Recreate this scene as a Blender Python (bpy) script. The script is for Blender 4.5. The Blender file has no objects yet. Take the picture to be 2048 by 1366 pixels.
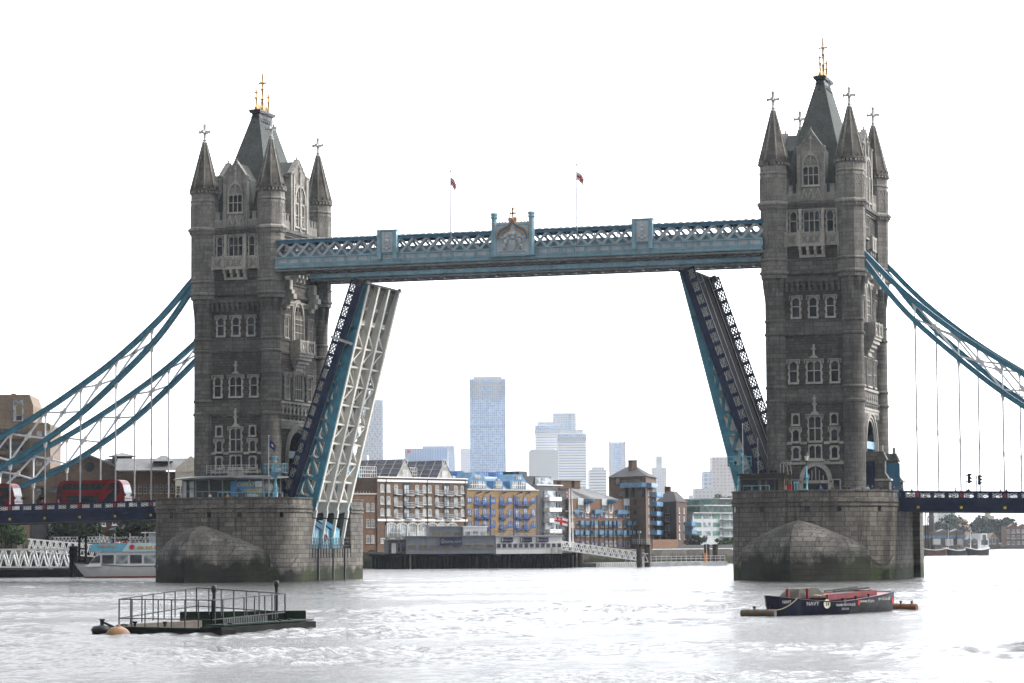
import bpy, math, random
import numpy as np
from mathutils import Matrix, Vector
R = math.radians
sc = bpy.context.scene
C = sc.collection
random.seed(7)
# ------------------------------------------------------------------ camera
CX, CY, CZ = 110.62, -356.989, 4.929
YAW, PITCH, ROLL, FPX = -0.30921, 0.07488, -0.00654, 5382.2
def cam_axes():
    cy, sy, cp, sp = math.cos(YAW), math.sin(YAW), math.cos(PITCH), math.sin(PITCH)
    f = Vector((sy*cp, cy*cp, sp)); r = Vector((cy, -sy, 0)); u = r.cross(f)
    c, s = math.cos(ROLL), math.sin(ROLL)
    return c*r+s*u, -s*r+c*u, f
RX, UX, FX = cam_axes()
cd = bpy.data.cameras.new('camera'); cam = bpy.data.objects.new('camera', cd); C.objects.link(cam)
mw = Matrix((RX, UX, -FX)).transposed().to_4x4(); mw.translation = (CX, CY, CZ); cam.matrix_world = mw
cd.sensor_width = 36; cd.lens = FPX/2048*36; cd.clip_start = 1; cd.clip_end = 20000
sc.camera = cam
# ------------------------------------------------------------------ sky, sun, exposure
SKY_BACK, SKY_FRONT, SKY_GLARE = .54, 1.85, 4.6
SUN_EL, SUN_AZ = R(40), R(14)      # azimuth measured from +x (south, the right of the view) towards +y (downstream)
wd = bpy.data.worlds.new('World'); sc.world = wd; wd.use_nodes = True
nt = wd.node_tree; nt.nodes.clear()
sky = nt.nodes.new('ShaderNodeTexSky'); sky.sky_type = 'NISHITA'; sky.sun_disc = False
sky.sun_elevation = SUN_EL; sky.sun_rotation = R(90)-SUN_AZ; sky.dust_density = 4; sky.air_density = 1
tc = nt.nodes.new('ShaderNodeTexCoord'); cn = nt.nodes.new('ShaderNodeTexNoise'); cn.inputs['Scale'].default_value = 2.2; cn.inputs['Detail'].default_value = 6
nt.links.new(tc.outputs['Generated'], cn.inputs['Vector'])
cr = nt.nodes.new('ShaderNodeValToRGB'); cr.color_ramp.elements[0].position = .25; cr.color_ramp.elements[0].color = (.55,.55,.55,1)
cr.color_ramp.elements[1].position = .55; cr.color_ramp.elements[1].color = (1,1,1,1)
nt.links.new(cn.outputs['Fac'], cr.inputs['Fac'])
mx = nt.nodes.new('ShaderNodeMix'); mx.data_type = 'RGBA'; mx.inputs[7].default_value = (9.1, 9.3, 9.7, 1)
nt.links.new(cr.outputs['Color'], mx.inputs[0]); nt.links.new(sky.outputs['Color'], mx.inputs[6])
bg = nt.nodes.new('ShaderNodeBackground'); bg.inputs['Strength'].default_value = 0.13
wo = nt.nodes.new('ShaderNodeOutputWorld')
# sky brightened downstream, plus a high bright lobe added for the river to reflect
vd = nt.nodes.new('ShaderNodeVectorMath'); vd.operation = 'DOT_PRODUCT'; vd.inputs[1].default_value = (.25, .95, .15); nt.links.new(tc.outputs['Generated'], vd.inputs[0])
mr = nt.nodes.new('ShaderNodeMapRange'); mr.interpolation_type = 'SMOOTHSTEP'
for i, v in ((1, -.6), (2, .95), (3, SKY_BACK), (4, SKY_FRONT)): mr.inputs[i].default_value = v
nt.links.new(vd.outputs['Value'], mr.inputs[0])
vg = nt.nodes.new('ShaderNodeVectorMath'); vg.operation = 'DOT_PRODUCT'; vg.inputs[1].default_value = (.2, .78, .59); nt.links.new(tc.outputs['Generated'], vg.inputs[0])
mg = nt.nodes.new('ShaderNodeMapRange'); mg.interpolation_type = 'SMOOTHSTEP'
for i, v in ((1, .66), (2, .96), (3, 0), (4, SKY_GLARE)): mg.inputs[i].default_value = v
nt.links.new(vg.outputs['Value'], mg.inputs[0])
ad = nt.nodes.new('ShaderNodeMath'); nt.links.new(mr.outputs[0], ad.inputs[0]); nt.links.new(mg.outputs[0], ad.inputs[1])
sm = nt.nodes.new('ShaderNodeVectorMath'); sm.operation = 'SCALE'; nt.links.new(mx.outputs[2], sm.inputs[0]); nt.links.new(ad.outputs[0], sm.inputs['Scale'])
nt.links.new(sm.outputs[0], bg.inputs['Color']); nt.links.new(bg.outputs[0], wo.inputs[0])
sl = bpy.data.lights.new('sun', 'SUN'); sl.energy = 3.0; sl.angle = R(2); sl.color = (1, .95, .87)
so = bpy.data.objects.new('sun', sl); C.objects.link(so)
sd = Vector((math.cos(SUN_AZ)*math.cos(SUN_EL), math.sin(SUN_AZ)*math.cos(SUN_EL), math.sin(SUN_EL)))
so.rotation_euler = sd.to_track_quat('Z', 'Y').to_euler(); so.location = (60, -60, 140)
sc.view_settings.view_transform = 'Standard'; sc.view_settings.look = 'None'
sc.view_settings.exposure = 0.0; sc.view_settings.gamma = 1.0
sc.cycles.max_bounces = 6; sc.cycles.diffuse_bounces = 3; sc.cycles.glossy_bounces = 3; sc.cycles.transmission_bounces = 3
sc.cycles.transparent_max_bounces = 8; sc.cycles.volume_bounces = 0
sc.cycles.caustics_reflective = False; sc.cycles.caustics_refractive = False
# ------------------------------------------------------------------ view to world helpers (real positions from bearings)
def pj(P):
    d = Vector(P)-Vector((CX, CY, CZ)); w = d.dot(FX)
    return 1024+FPX*d.dot(RX)/w, 683-FPX*d.dot(UX)/w
FH = Vector((FX.x, FX.y, 0)).normalized(); RH = Vector((RX.x, RX.y, 0)).normalized()
def V(u, d, z=0.0):
    """ground point at bearing u (pixel column) and distance d along the view"""
    k = (u-1024)/FPX
    for _ in range(6):
        P = Vector((CX, CY, 0))+FH*d+RH*(k*d); P.z = z
        k += (u-pj(P)[0])/FPX
    return Vector((CX, CY, 0))+FH*d+RH*(k*d)+Vector((0, 0, z))
def ZV(u, d, v):
    a, b = -60., 500.
    P = V(u, d, 5.)
    for _ in range(50):
        m = (a+b)/2; P.z = m
        if pj(P)[1] > v: a = m
        else: b = m
    return m
# ------------------------------------------------------------------ materials
MATS = {}
def _bsdf(name):
    m = bpy.data.materials.new(name); m.use_nodes = True
    t = m.node_tree; b = t.nodes['Principled BSDF']; return m, t, b
def N(t, k, **kw):
    n = t.nodes.new(k)
    for a, v in kw.items(): setattr(n, a, v)
    return n
def mixc(t, fac, a, b, mode='MIX'):
    n = N(t, 'ShaderNodeMix', data_type='RGBA', blend_type=mode)
    for i, x in ((0, fac), (6, a), (7, b)):
        if hasattr(x, 'is_linked') or hasattr(x, 'links'): t.links.new(x, n.inputs[i])
        elif i == 0: n.inputs[0].default_value = x
        else: n.inputs[i].default_value = (*x, 1) if len(x) == 3 else x
    return n.outputs[2]
def ramp(t, src, p0, c0, p1, c1):
    n = N(t, 'ShaderNodeValToRGB'); e = n.color_ramp.elements
    e[0].position = p0; e[0].color = (*c0, 1) if len(c0) == 3 else c0
    e[1].position = p1; e[1].color = (*c1, 1) if len(c1) == 3 else c1
    t.links.new(src, n.inputs[0]); return n.outputs[0]
def noise(t, scale, detail=4, vec=None, rough=.55):
    n = N(t, 'ShaderNodeTexNoise'); n.inputs['Scale'].default_value = scale; n.inputs['Detail'].default_value = detail; n.inputs['Roughness'].default_value = rough
    if vec is not None: t.links.new(vec, n.inputs['Vector'])
    return n.outputs['Fac']
def pos(t): return N(t, 'ShaderNodeNewGeometry').outputs['Position']
def scaled(t, vec, s):
    n = N(t, 'ShaderNodeMapping'); n.inputs['Scale'].default_value = s; t.links.new(vec, n.inputs['Vector']); return n.outputs[0]
def bump(t, b, h, strength=.3, dist=.05):
    n = N(t, 'ShaderNodeBump'); n.inputs['Strength'].default_value = strength; n.inputs['Distance'].default_value = dist
    t.links.new(h, n.inputs['Height']); t.links.new(n.outputs[0], b.inputs['Normal'])
def paint(name, col, rough=.45, metal=0., var=.25, scale=.8, grime=(.02, .02, .02), gam=.25, spec=.4):
    """painted or plain surface with soft patches, streaks and grime"""
    m, t, b = _bsdf(name); p = pos(t)
    n1 = noise(t, scale, 5, p); n2 = noise(t, 1.0, 5, scaled(t, p, (2.2, 2.2, .25)))
    c = mixc(t, ramp(t, n1, .35, (0, 0, 0), .7, (1, 1, 1)), tuple(x*(1-var) for x in col), tuple(min(1, x*(1+var*.6)) for x in col))
    g = ramp(t, n2, .52, (0, 0, 0), .75, (gam, gam, gam))
    c = mixc(t, g, c, grime)
    t.links.new(c, b.inputs['Base Color']); b.inputs['Roughness'].default_value = rough; b.inputs['Metallic'].default_value = metal
    b.inputs['Specular IOR Level'].default_value = spec
    MATS[name] = m; return m
def stone(name, c1, c2, mort, bw, rh, ms=.018, stain=.5, bstr=.5, algae=None, tide=0., dark=(.03, .028, .026), rough=.9, rock=0., streak=.6):
    m, t, b = _bsdf(name); p = pos(t)
    uv = N(t, 'ShaderNodeUVMap').outputs[0]
    br = N(t, 'ShaderNodeTexBrick'); br.inputs['Scale'].default_value = 1; br.inputs['Brick Width'].default_value = bw; br.inputs['Row Height'].default_value = rh
    br.inputs['Mortar Size'].default_value = ms; br.inputs['Mortar Smooth'].default_value = .3; br.inputs['Bias'].default_value = 0
    br.inputs['Color1'].default_value = (*c1, 1); br.inputs['Color2'].default_value = (*c2, 1); br.inputs['Mortar'].default_value = (*mort, 1)
    br.offset = .5; br.squash = 1.25; br.squash_frequency = 3
    t.links.new(uv, br.inputs['Vector'])
    c = br.outputs['Color']
    n0 = noise(t, 3.5, 5, p)
    c = mixc(t, .55, c, ramp(t, n0, .3, (.55, .55, .55), .7, (1.25, 1.22, 1.18)), 'MULTIPLY')
    n1 = noise(t, .22, 6, p, .6)
    c = mixc(t, ramp(t, n1, .42, (0, 0, 0), .68, (stain, stain, stain)), c, dark)
    n2 = noise(t, 1, 5, scaled(t, p, (1.6, 1.6, .1)))
    c = mixc(t, ramp(t, n2, .52, (0, 0, 0), .72, (streak, streak, streak)), c, dark)
    if algae:
        sx = N(t, 'ShaderNodeSeparateXYZ'); t.links.new(p, sx.inputs[0])
        ad = N(t, 'ShaderNodeMath', operation='MULTIPLY_ADD'); t.links.new(noise(t, .5, 5, p), ad.inputs[0]); ad.inputs[1].default_value = -3.2-tide; t.links.new(sx.outputs['Z'], ad.inputs[2])
        f = ramp(t, ad.outputs[0], 0, (1, 1, 1), 1, (0, 0, 0))
        mr = N(t, 'ShaderNodeMapRange'); mr.inputs[1].default_value = -.35; mr.inputs[2].default_value = .5+tide*.2; mr.inputs[3].default_value = .92; mr.inputs[4].default_value = 0
        t.links.new(ad.outputs[0], mr.inputs[0])
        gcol = ramp(t, noise(t, .16, 4, p), .42, (.012, .011, .009), .62, algae)
        c = mixc(t, mr.outputs[0], c, gcol)
    t.links.new(c, b.inputs['Base Color']); b.inputs['Roughness'].default_value = rough; b.inputs['Specular IOR Level'].default_value = .2
    h = br.outputs['Fac']; iv = N(t, 'ShaderNodeMath', operation='MULTIPLY_ADD'); t.links.new(h, iv.inputs[0]); iv.inputs[1].default_value = -1; iv.inputs[2].default_value = 1
    hh = iv.outputs[0]
    if rock:
        ad2 = N(t, 'ShaderNodeMath', operation='MULTIPLY_ADD'); t.links.new(noise(t, 2.6, 6, p, .7), ad2.inputs[0]); ad2.inputs[1].default_value = rock; t.links.new(hh, ad2.inputs[2]); hh = ad2.outputs[0]
    bump(t, b, hh, bstr, .06)
    MATS[name] = m; return m
def glass(name, col=(.02, .025, .03), rough=.12, var=1.5, scale=.6):
    m, t, b = _bsdf(name); p = pos(t)
    c = mixc(t, ramp(t, noise(t, scale, 2, p), .45, (0, 0, 0), .62, (1, 1, 1)), col, tuple(min(1, x*(1+var)) for x in col))
    t.links.new(c, b.inputs['Base Color']); b.inputs['Roughness'].default_value = rough; b.inputs['Specular IOR Level'].default_value = .5
    MATS[name] = m; return m
def facade(name, glassc, framec, bw, rh, ms, var=.5, rough=.3):
    """curtain wall: a grid of panes in mullions, each pane a slightly different tone"""
    m, t, b = _bsdf(name)
    uv = N(t, 'ShaderNodeUVMap').outputs[0]
    br = N(t, 'ShaderNodeTexBrick'); br.offset = 0; br.squash = 1
    for k, v in (('Scale', 1), ('Brick Width', bw), ('Row Height', rh), ('Mortar Size', ms), ('Mortar Smooth', .1), ('Bias', -.3)): br.inputs[k].default_value = v
    br.inputs['Color1'].default_value = (*glassc, 1); br.inputs['Color2'].default_value = (*[min(1, g*(1+var)+.1*var) for g in glassc], 1); br.inputs['Mortar'].default_value = (*framec, 1)
    t.links.new(uv, br.inputs['Vector'])
    t.links.new(br.outputs['Color'], b.inputs['Base Color']); b.inputs['Roughness'].default_value = rough
    MATS[name] = m; return m
# ------------------------------------------------------------------ mesh builder
class MB:
    def __init__(s): s.v = []; s.f = []; s.uv = []; s.m = []; s.s = []
    def face(s, pts, uv=None, m=0, sm=False):
        i = len(s.v); s.v += [tuple(p) for p in pts]; s.f.append(tuple(range(i, i+len(pts)))); s.uv.append(uv); s.m.append(m); s.s.append(sm)
    def grid(s, P, uvs=None, m=0, sm=True, closed=False):
        """P[i][j] rows of points, shared vertices"""
        nr, ncol = len(P), len(P[0]); b = len(s.v)
        for r in P: s.v += [tuple(p) for p in r]
        for i in range(nr-1):
            for j in range(ncol if closed else ncol-1):
                j2 = (j+1) % ncol
                s.f.append((b+i*ncol+j, b+i*ncol+j2, b+(i+1)*ncol+j2, b+(i+1)*ncol+j))
                if uvs:
                    u2 = uvs[i][j+1] if j+1 < len(uvs[i]) else uvs[i][0]; u3 = uvs[i+1][j+1] if j+1 < len(uvs[i+1]) else uvs[i+1][0]
                    s.uv.append((uvs[i][j], u2, u3, uvs[i+1][j]))
                else: s.uv.append(None)
                s.m.append(m); s.s.append(sm)
    def box(s, x0, x1, y0, y1, z0, z1, m=0):
        p = [(x, y, z) for z in (z0, z1) for y in (y0, y1) for x in (x0, x1)]
        for q in ((0, 2, 3, 1), (4, 5, 7, 6), (0, 1, 5, 4), (2, 6, 7, 3), (0, 4, 6, 2), (1, 3, 7, 5)): s.face([p[i] for i in q], m=m)
        return s
    def hexa(s, b4, t4, m=0):
        """bottom quad and top quad (same winding, counter-clockwise from above)"""
        s.face(b4[::-1], m=m); s.face(t4, m=m)
        for i in range(4):
            j = (i+1) % 4; s.face([b4[i], b4[j], t4[j], t4[i]], m=m)
        return s
    def bar(s, p, q, w, h=None, up=(0, 0, 1), m=0):
        h = w if h is None else h
        p, q = Vector(p), Vector(q); d = (q-p)
        if d.length < 1e-6: return s
        d.normalize(); up = Vector(up)
        if abs(d.dot(up)) > .98: up = Vector((1, 0, 0)) if abs(d.x) < .9 else Vector((0, 1, 0))
        a = d.cross(up).normalized(); b = a.cross(d).normalized()
        o = [(-a*w/2-b*h/2), (a*w/2-b*h/2), (a*w/2+b*h/2), (-a*w/2+b*h/2)]
        A = [p+x for x in o]; B = [q+x for x in o]
        s.face(A, m=m); s.face(B[::-1], m=m)
        for i in range(4):
            j = (i+1) % 4; s.face([A[j], A[i], B[i], B[j]], m=m)
        return s
    def tube(s, pts, r, n=8, m=0, cap=True):
        pts = [Vector(p) for p in pts]; rs = r if isinstance(r, (list, tuple)) else [r]*len(pts)
        rows = []; a = None
        for i, p in enumerate(pts):
            d = (pts[min(i+1, len(pts)-1)]-pts[max(i-1, 0)]).normalized()
            if a is None:
                a = d.cross(Vector((0, 0, 1)) if abs(d.z) < .9 else Vector((1, 0, 0))).normalized()
            a = (a-d*a.dot(d)).normalized(); b = d.cross(a)
            rows.append([p+(a*math.cos(k*2*math.pi/n)+b*math.sin(k*2*math.pi/n))*rs[i] for k in range(n)])
        s.grid(rows, m=m, closed=True)
        if cap: s.face(rows[0][::-1], m=m); s.face(rows[-1], m=m)
        return s
    def lathe(s, prof, n=16, c=(0, 0), rot=0., m=0, sm=True, cap=True, k=1.0):
        """prof: (radius, z) list around a vertical axis at c; k squashes y"""
        rows = []; uvs = []
        for r, z in prof:
            rows.append([(c[0]+r*math.cos(rot+i*2*math.pi/n), c[1]+k*r*math.sin(rot+i*2*math.pi/n), z) for i in range(n)])
        L = 0; us = []
        rm = sum(max(r, .3) for r, _ in prof)/len(prof)
        for r, z in prof: us.append([(i*2*math.pi/n*rm, z) for i in range(n+1)])
        s.grid(rows, us, m=m, sm=sm, closed=True)
        if cap:
            if prof[0][0] > 1e-4: s.face(rows[0][::-1], m=m)
            if prof[-1][0] > 1e-4: s.face(rows[-1], m=m)
        return s
    def prism(s, poly, z0, z1, m=0, sides=True):
        """plan polygon (counter-clockwise) extruded in z"""
        s.face([(x, y, z0) for x, y in poly][::-1], m=m); s.face([(x, y, z1) for x, y in poly], m=m)
        if sides:
            L = 0
            for i in range(len(poly)):
                a, b = poly[i], poly[(i+1) % len(poly)]; l = math.dist(a, b)
                s.face([(*a, z0), (*b, z0), (*b, z1), (*a, z1)], uv=[(L, z0), (L+l, z0), (L+l, z1), (L, z1)], m=m); L += l
        return s
    def plate(s, poly, y0, y1, m=0):
        """polygon in (x, z), extruded from y0 (front) to y1 (back)"""
        s.face([(x, y0, z) for x, z in poly], m=m); s.face([(x, y1, z) for x, z in poly][::-1], m=m)
        for i in range(len(poly)):
            a, b = poly[i], poly[(i+1) % len(poly)]
            s.face([(a[0], y0, a[1]), (a[0], y1, a[1]), (b[0], y1, b[1]), (b[0], y0, b[1])], m=m)
        return s
    def xplate(s, poly, x0, x1, m=0):
        """polygon in (y, z), extruded in x"""
        s.face([(x1, y, z) for y, z in poly], m=m); s.face([(x0, y, z) for y, z in poly][::-1], m=m)
        for i in range(len(poly)):
            a, b = poly[i], poly[(i+1) % len(poly)]
            s.face([(x1, a[0], a[1]), (x0, a[0], a[1]), (x0, b[0], b[1]), (x1, b[0], b[1])], m=m)
        return s
    def ring(s, outer, inner, y0, y1, m=0, closed=True):
        """frame between two outlines of equal count in (x, z)"""
        n = len(outer)
        for i in range(n if closed else n-1):
            j = (i+1) % n; a, b, c, d = outer[i], outer[j], inner[j], inner[i]
            s.face([(p[0], y0, p[1]) for p in (a, b, c, d)], m=m)
            s.face([(a[0], y0, a[1]), (a[0], y1, a[1]), (b[0], y1, b[1]), (b[0], y0, b[1])], m=m)
            s.face([(c[0], y0, c[1]), (c[0], y1, c[1]), (d[0], y1, d[1]), (d[0], y0, d[1])], m=m)
        return s
    def ball(s, c, r, n=8, k=(1, 1, 1), m=0):
        rows = []
        for i in range(n//2+1):
            a = math.pi*i/(n//2); rr = max(math.sin(a), 1e-3)
            rows.append([(c[0]+r*k[0]*rr*math.cos(j*2*math.pi/n), c[1]+r*k[1]*rr*math.sin(j*2*math.pi/n), c[2]-r*k[2]*math.cos(a)) for j in range(n)])
        s.grid(rows, m=m, closed=True); return s
    def build(s, name, mats, parent=None, loc=None, rz=None):
        me = bpy.data.meshes.new(name); me.from_pydata(s.v, [], s.f)
        if not isinstance(mats, (list, tuple)): mats = [mats]
        for x in mats: me.materials.append(MATS[x])
        me.polygons.foreach_set('material_index', s.m); me.polygons.foreach_set('use_smooth', s.s)
        ul = me.uv_layers.new(name='UVMap'); V3 = s.v; out = []
        for f, u in zip(s.f, s.uv):
            if u is None:
                a, b, c = V3[f[0]], V3[f[1]], V3[f[2]]
                nx = ny = nz = 0.
                for i in range(len(f)):
                    p, q = V3[f[i]], V3[f[(i+1) % len(f)]]
                    nx += (p[1]-q[1])*(p[2]+q[2]); ny += (p[2]-q[2])*(p[0]+q[0]); nz += (p[0]-q[0])*(p[1]+q[1])
                l = math.sqrt(nx*nx+ny*ny+nz*nz) or 1; nx /= l; ny /= l; nz /= l
                h = math.hypot(nx, ny)
                if h < .25: out += [x for i in f for x in (V3[i][0], V3[i][1])]
                else:
                    tx, ty = -ny/h, nx/h
                    k = 1/max(h, .3)
                    out += [x for i in f for x in (V3[i][0]*tx+V3[i][1]*ty, V3[i][2]*k)]
            else: out += [x for p in u for x in p]
        ul.data.foreach_set('uv', out); me.validate(); me.update()
        return link(name, me, parent, loc, rz)
def link(name, me, parent=None, loc=None, rz=None):
    o = bpy.data.objects.new(name, me); C.objects.link(o)
    if parent is not None: o.parent = parent
    if loc is not None: o.location = loc
    if rz is not None: o.rotation_euler = (0, 0, rz)
    return o
def tag(o, label=None, cat=None, group=None, kind=None):
    if label: o['label'] = label
    if cat: o['category'] = cat
    if group: o['group'] = group
    if kind: o['kind'] = kind
    return o
def thing(name, label, cat, loc=(0, 0, 0), rz=0., group=None):
    o = bpy.data.objects.new(name, None); C.objects.link(o); o.location = loc; o.rotation_euler = (0, 0, rz); o.empty_display_size = .5
    return tag(o, label, cat, group)
KIDS = {}
def copy_tree(o, parent=None, label=None):
    kids = list(o.children)
    c = o.copy(); C.objects.link(c); c.parent = parent
    if label: c['label'] = label
    for k in kids: copy_tree(k, c)
    return c
def text_mesh(name, s, size, m, parent=None, loc=(0, 0, 0), rot=(R(90), 0, 0), ext=.01, align='CENTER', sx=1.0):
    cu = bpy.data.curves.new(name, 'FONT'); cu.body = s; cu.size = size; cu.extrude = ext; cu.align_x = align; cu.resolution_u = 2
    o = bpy.data.objects.new(name, cu); C.objects.link(o)
    dg = bpy.context.evaluated_depsgraph_get(); dg.update()
    me = bpy.data.meshes.new_from_object(o.evaluated_get(dg)); bpy.data.objects.remove(o); bpy.data.curves.remove(cu)
    me.materials.clear(); me.materials.append(MATS[m])
    r = link(name, me, parent, loc); r.rotation_euler = rot; r.scale = (sx, 1, 1); return r
def spline(pts, n):
    """Catmull-Rom through 2-D or 3-D points"""
    P = [np.array(p, float) for p in pts]; out = []
    P = [2*P[0]-P[1]]+P+[2*P[-1]-P[-2]]
    for i in range(1, len(P)-2):
        for k in range(n):
            t = k/n; a, b, c, d = P[i-1:i+3]
            out.append(tuple(.5*((2*b)+(-a+c)*t+(2*a-5*b+4*c-d)*t*t+(-a+3*b-3*c+d)*t**3)))
    out.append(tuple(P[-2])); return out
def garch(w, z0, zs, zp, n=6):
    """pointed-arch outline, open at the bottom: from lower left up over the apex to lower right"""
    L = [(-w/2, z0)]
    for i in range(n+1):
        a = i/n*math.pi/2
        L.append((-w/2*math.cos(a)**1.0 if i < n else 0, zs+(zp-zs)*math.sin(a)**.9))
    return L+[(-x, z) for x, z in L[:-1][::-1]]
# ------------------------------------------------------------------ the paints and stones of the place
stone('ashlar', (.19, .184, .173), (.118, .114, .107), (.05, .047, .044), 1.15, .58, .024, stain=.5, bstr=.4, streak=.5)
stone('ashlar_pale', (.27, .262, .246), (.19, .184, .173), (.085, .08, .074), 1.15, .58, .02, stain=.35, bstr=.35, streak=.4)
stone('belfry_stone', (.36, .348, .325), (.25, .242, .226), (.17, .16, .145), 1.05, .6, .012, stain=.5, bstr=.25, dark=(.06, .055, .05), streak=.5)
stone('rubble', (.128, .123, .115), (.076, .073, .069), (.04, .038, .035), .75, .38, .03, stain=.5, bstr=.9, rock=1.2)
stone('portland', (.54, .52, .485), (.43, .414, .386), (.3, .29, .26), 1.1, .5, .008, stain=.45, bstr=.2, dark=(.13, .125, .115))
stone('granite', (.215, .202, .18), (.13, .121, .108), (.03, .028, .025), 1.25, .62, .032, stain=.5, bstr=.6, algae=(.032, .046, .012), streak=.75)
stone('dome_granite', (.21, .202, .19), (.125, .119, .111), (.03, .028, .026), 1.3, .72, .034, stain=.75, bstr=.7, algae=(.02, .026, .011), tide=2.2, streak=.7, dark=(.02, .02, .019))
stone('spire_stone', (.2, .188, .168), (.13, .122, .11), (.12, .115, .105), .9, .62, .012, stain=.7, bstr=.3, streak=.5)
stone('slate', (.115, .128, .124), (.085, .097, .093), (.05, .055, .055), .32, .26, .012, stain=.4, bstr=.4, streak=.3)
paint('lead', (.02, .021, .023), .5); paint('gold', (.5, .32, .11), .4, .6, .3); paint('gilt_paint', (.6, .34, .17), .5, 0, .2)
paint('cross_white', (.62, .62, .6), .6); glass('window_dark', (.008, .009, .011), .15, 3.5, .55); MATS['window_dark'].node_tree.nodes['Principled BSDF'].inputs['Specular IOR Level'].default_value = .25
paint('pale_blue', (.25, .43, .52), .42, 0, .2, gam=.3); paint('mid_blue', (.055, .2, .33), .42, 0, .2); paint('teal', (.022, .115, .17), .45, 0, .25, gam=.35)
paint('navy', (.012, .022, .066), .5, 0, .3, spec=.2); paint('chain_blue', (.045, .215, .31), .45, 0, .25, gam=.3); paint('panel_grey', (.33, .33, .32), .6, 0, .2); paint('cyan_paint', (.19, .5, .62), .4, 0, .15); paint('lattice_grey', (.52, .57, .6), .5, 0, .15)
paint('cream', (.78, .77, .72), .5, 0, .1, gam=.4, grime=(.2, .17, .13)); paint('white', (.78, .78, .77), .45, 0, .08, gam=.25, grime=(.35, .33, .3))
paint('soffit_cream_shaded', (.33, .33, .315), .7, 0, .25, gam=.6, grime=(.08, .07, .06)); paint('soffit', (.075, .07, .062), .7); paint('black_iron', (.014, .014, .016), .5); paint('red_paint', (.42, .02, .02), .4); paint('yellow_paint', (.7, .5, .05), .5)  # soffit cream carries the shade between the girders in its colour, besides dirt
paint('asphalt', (.05, .05, .052), .85, 0, .3); paint('paving', (.27, .26, .24), .85, 0, .2); paint('grey_metal', (.25, .26, .27), .5, .2)
paint('light_grey', (.5, .51, .52), .5); paint('dark_grey', (.06, .062, .066), .6); paint('leaf_road', (.012, .012, .014), .9, 0, .3, spec=.05)
# ------------------------------------------------------------------ water and banks
def water_material():
    m, t, b = _bsdf('river'); p = pos(t)
    n = noise(t, .05, 4, p)
    b.inputs['Roughness'].default_value = .12; b.inputs['IOR'].default_value = 1.33
    c = mixc(t, ramp(t, n, .35, (0, 0, 0), .7, (1, 1, 1)), (.045, .046, .044), (.08, .08, .074))
    t.links.new(c, b.inputs['Base Color'])
    h = noise(t, 1, 6, scaled(t, p, (3.4, 4.4, 1)), .66)
    bump(t, b, h, .8, .2)
    MATS['river'] = m
water_material()
def build_water():
    nr, nc, half, d0, d1 = 1350, 760, R(13.5), 80., 1500.
    dd = d0*(d1/d0)**(np.arange(nr)/(nr-1)); aa = np.linspace(-half, half, nc)
    D, A = np.meshgrid(dd, aa, indexing='ij')
    f = math.atan2(FH.y, FH.x); X = CX+D*np.cos(f-A)/np.cos(A); Y = CY+D*np.sin(f-A)/np.cos(A)
    rng = np.random.default_rng(5); Z = np.zeros_like(X); sp = D*max(math.log(d1/d0)/(nr-1), 2*half/(nc-1)*1.0)
    pat = np.zeros_like(X)
    for k in range(7):
        th = rng.uniform(0, 2*math.pi); L = rng.uniform(22, 75); pat += np.sin((X*math.cos(th)+Y*math.sin(th))*2*math.pi/L+rng.uniform(0, 6))
    pat = np.clip(.7+.33*pat, .18, 1.9)
    for k in range(50):
        L = .38*math.exp(rng.uniform(0, 2.25)); th = R(-70)+rng.normal(0, .8)
        q = (X*math.cos(th)+Y*math.sin(th))*2*math.pi/L+rng.uniform(0, 6.28)
        wob = .9*np.sin((X*math.cos(th+1.3)+Y*math.sin(th+1.3))*2*math.pi/(L*rng.uniform(2.5, 5))+rng.uniform(0, 6))
        fade = np.clip((L/sp-2.2)/2., 0, 1)
        Z += L**.72*.0088*rng.uniform(.6, 1.3)*fade*(1-np.abs(np.sin((q+wob)/2)))*1.9
    Z = (Z-Z.mean())*pat*1.0-.06
    V0 = np.stack([X, Y, Z], -1).reshape(-1, 3)
    i, j = np.meshgrid(np.arange(nr-1), np.arange(nc-1), indexing='ij'); a = (i*nc+j).ravel()
    F = np.stack([a, a+nc, a+nc+1, a+1], -1)
    S = 14000.; nv = len(V0)
    V0 = np.vstack([V0, [(-S, -S, -.55), (S, -S, -.55), (S, S, -.55), (-S, S, -.55)]]); F = np.vstack([F, [[nv, nv+1, nv+2, nv+3]]])
    me = bpy.data.meshes.new('water'); me.vertices.add(len(V0)); me.vertices.foreach_set('co', V0.ravel())
    me.loops.add(F.size); me.loops.foreach_set('vertex_index', F.ravel().astype(np.int32))
    me.polygons.add(len(F)); me.polygons.foreach_set('loop_start', (np.arange(len(F))*4).astype(np.int32)); me.polygons.foreach_set('loop_total', np.full(len(F), 4, np.int32))
    me.polygons.foreach_set('use_smooth', np.ones(len(F), bool)); me.materials.append(MATS['river']); me.update(calc_edges=True); me.validate()
    o = link('water', me)
    # make sure the normals look up
    if me.polygons[0].normal.z < 0: me.flip_normals()
    tag(o, kind='structure')
build_water()
stone('quay', (.14, .13, .115), (.1, .095, .085), (.05, .05, .045), 1.4, .6, .02, stain=.7, algae=(.03, .04, .012))
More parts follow.
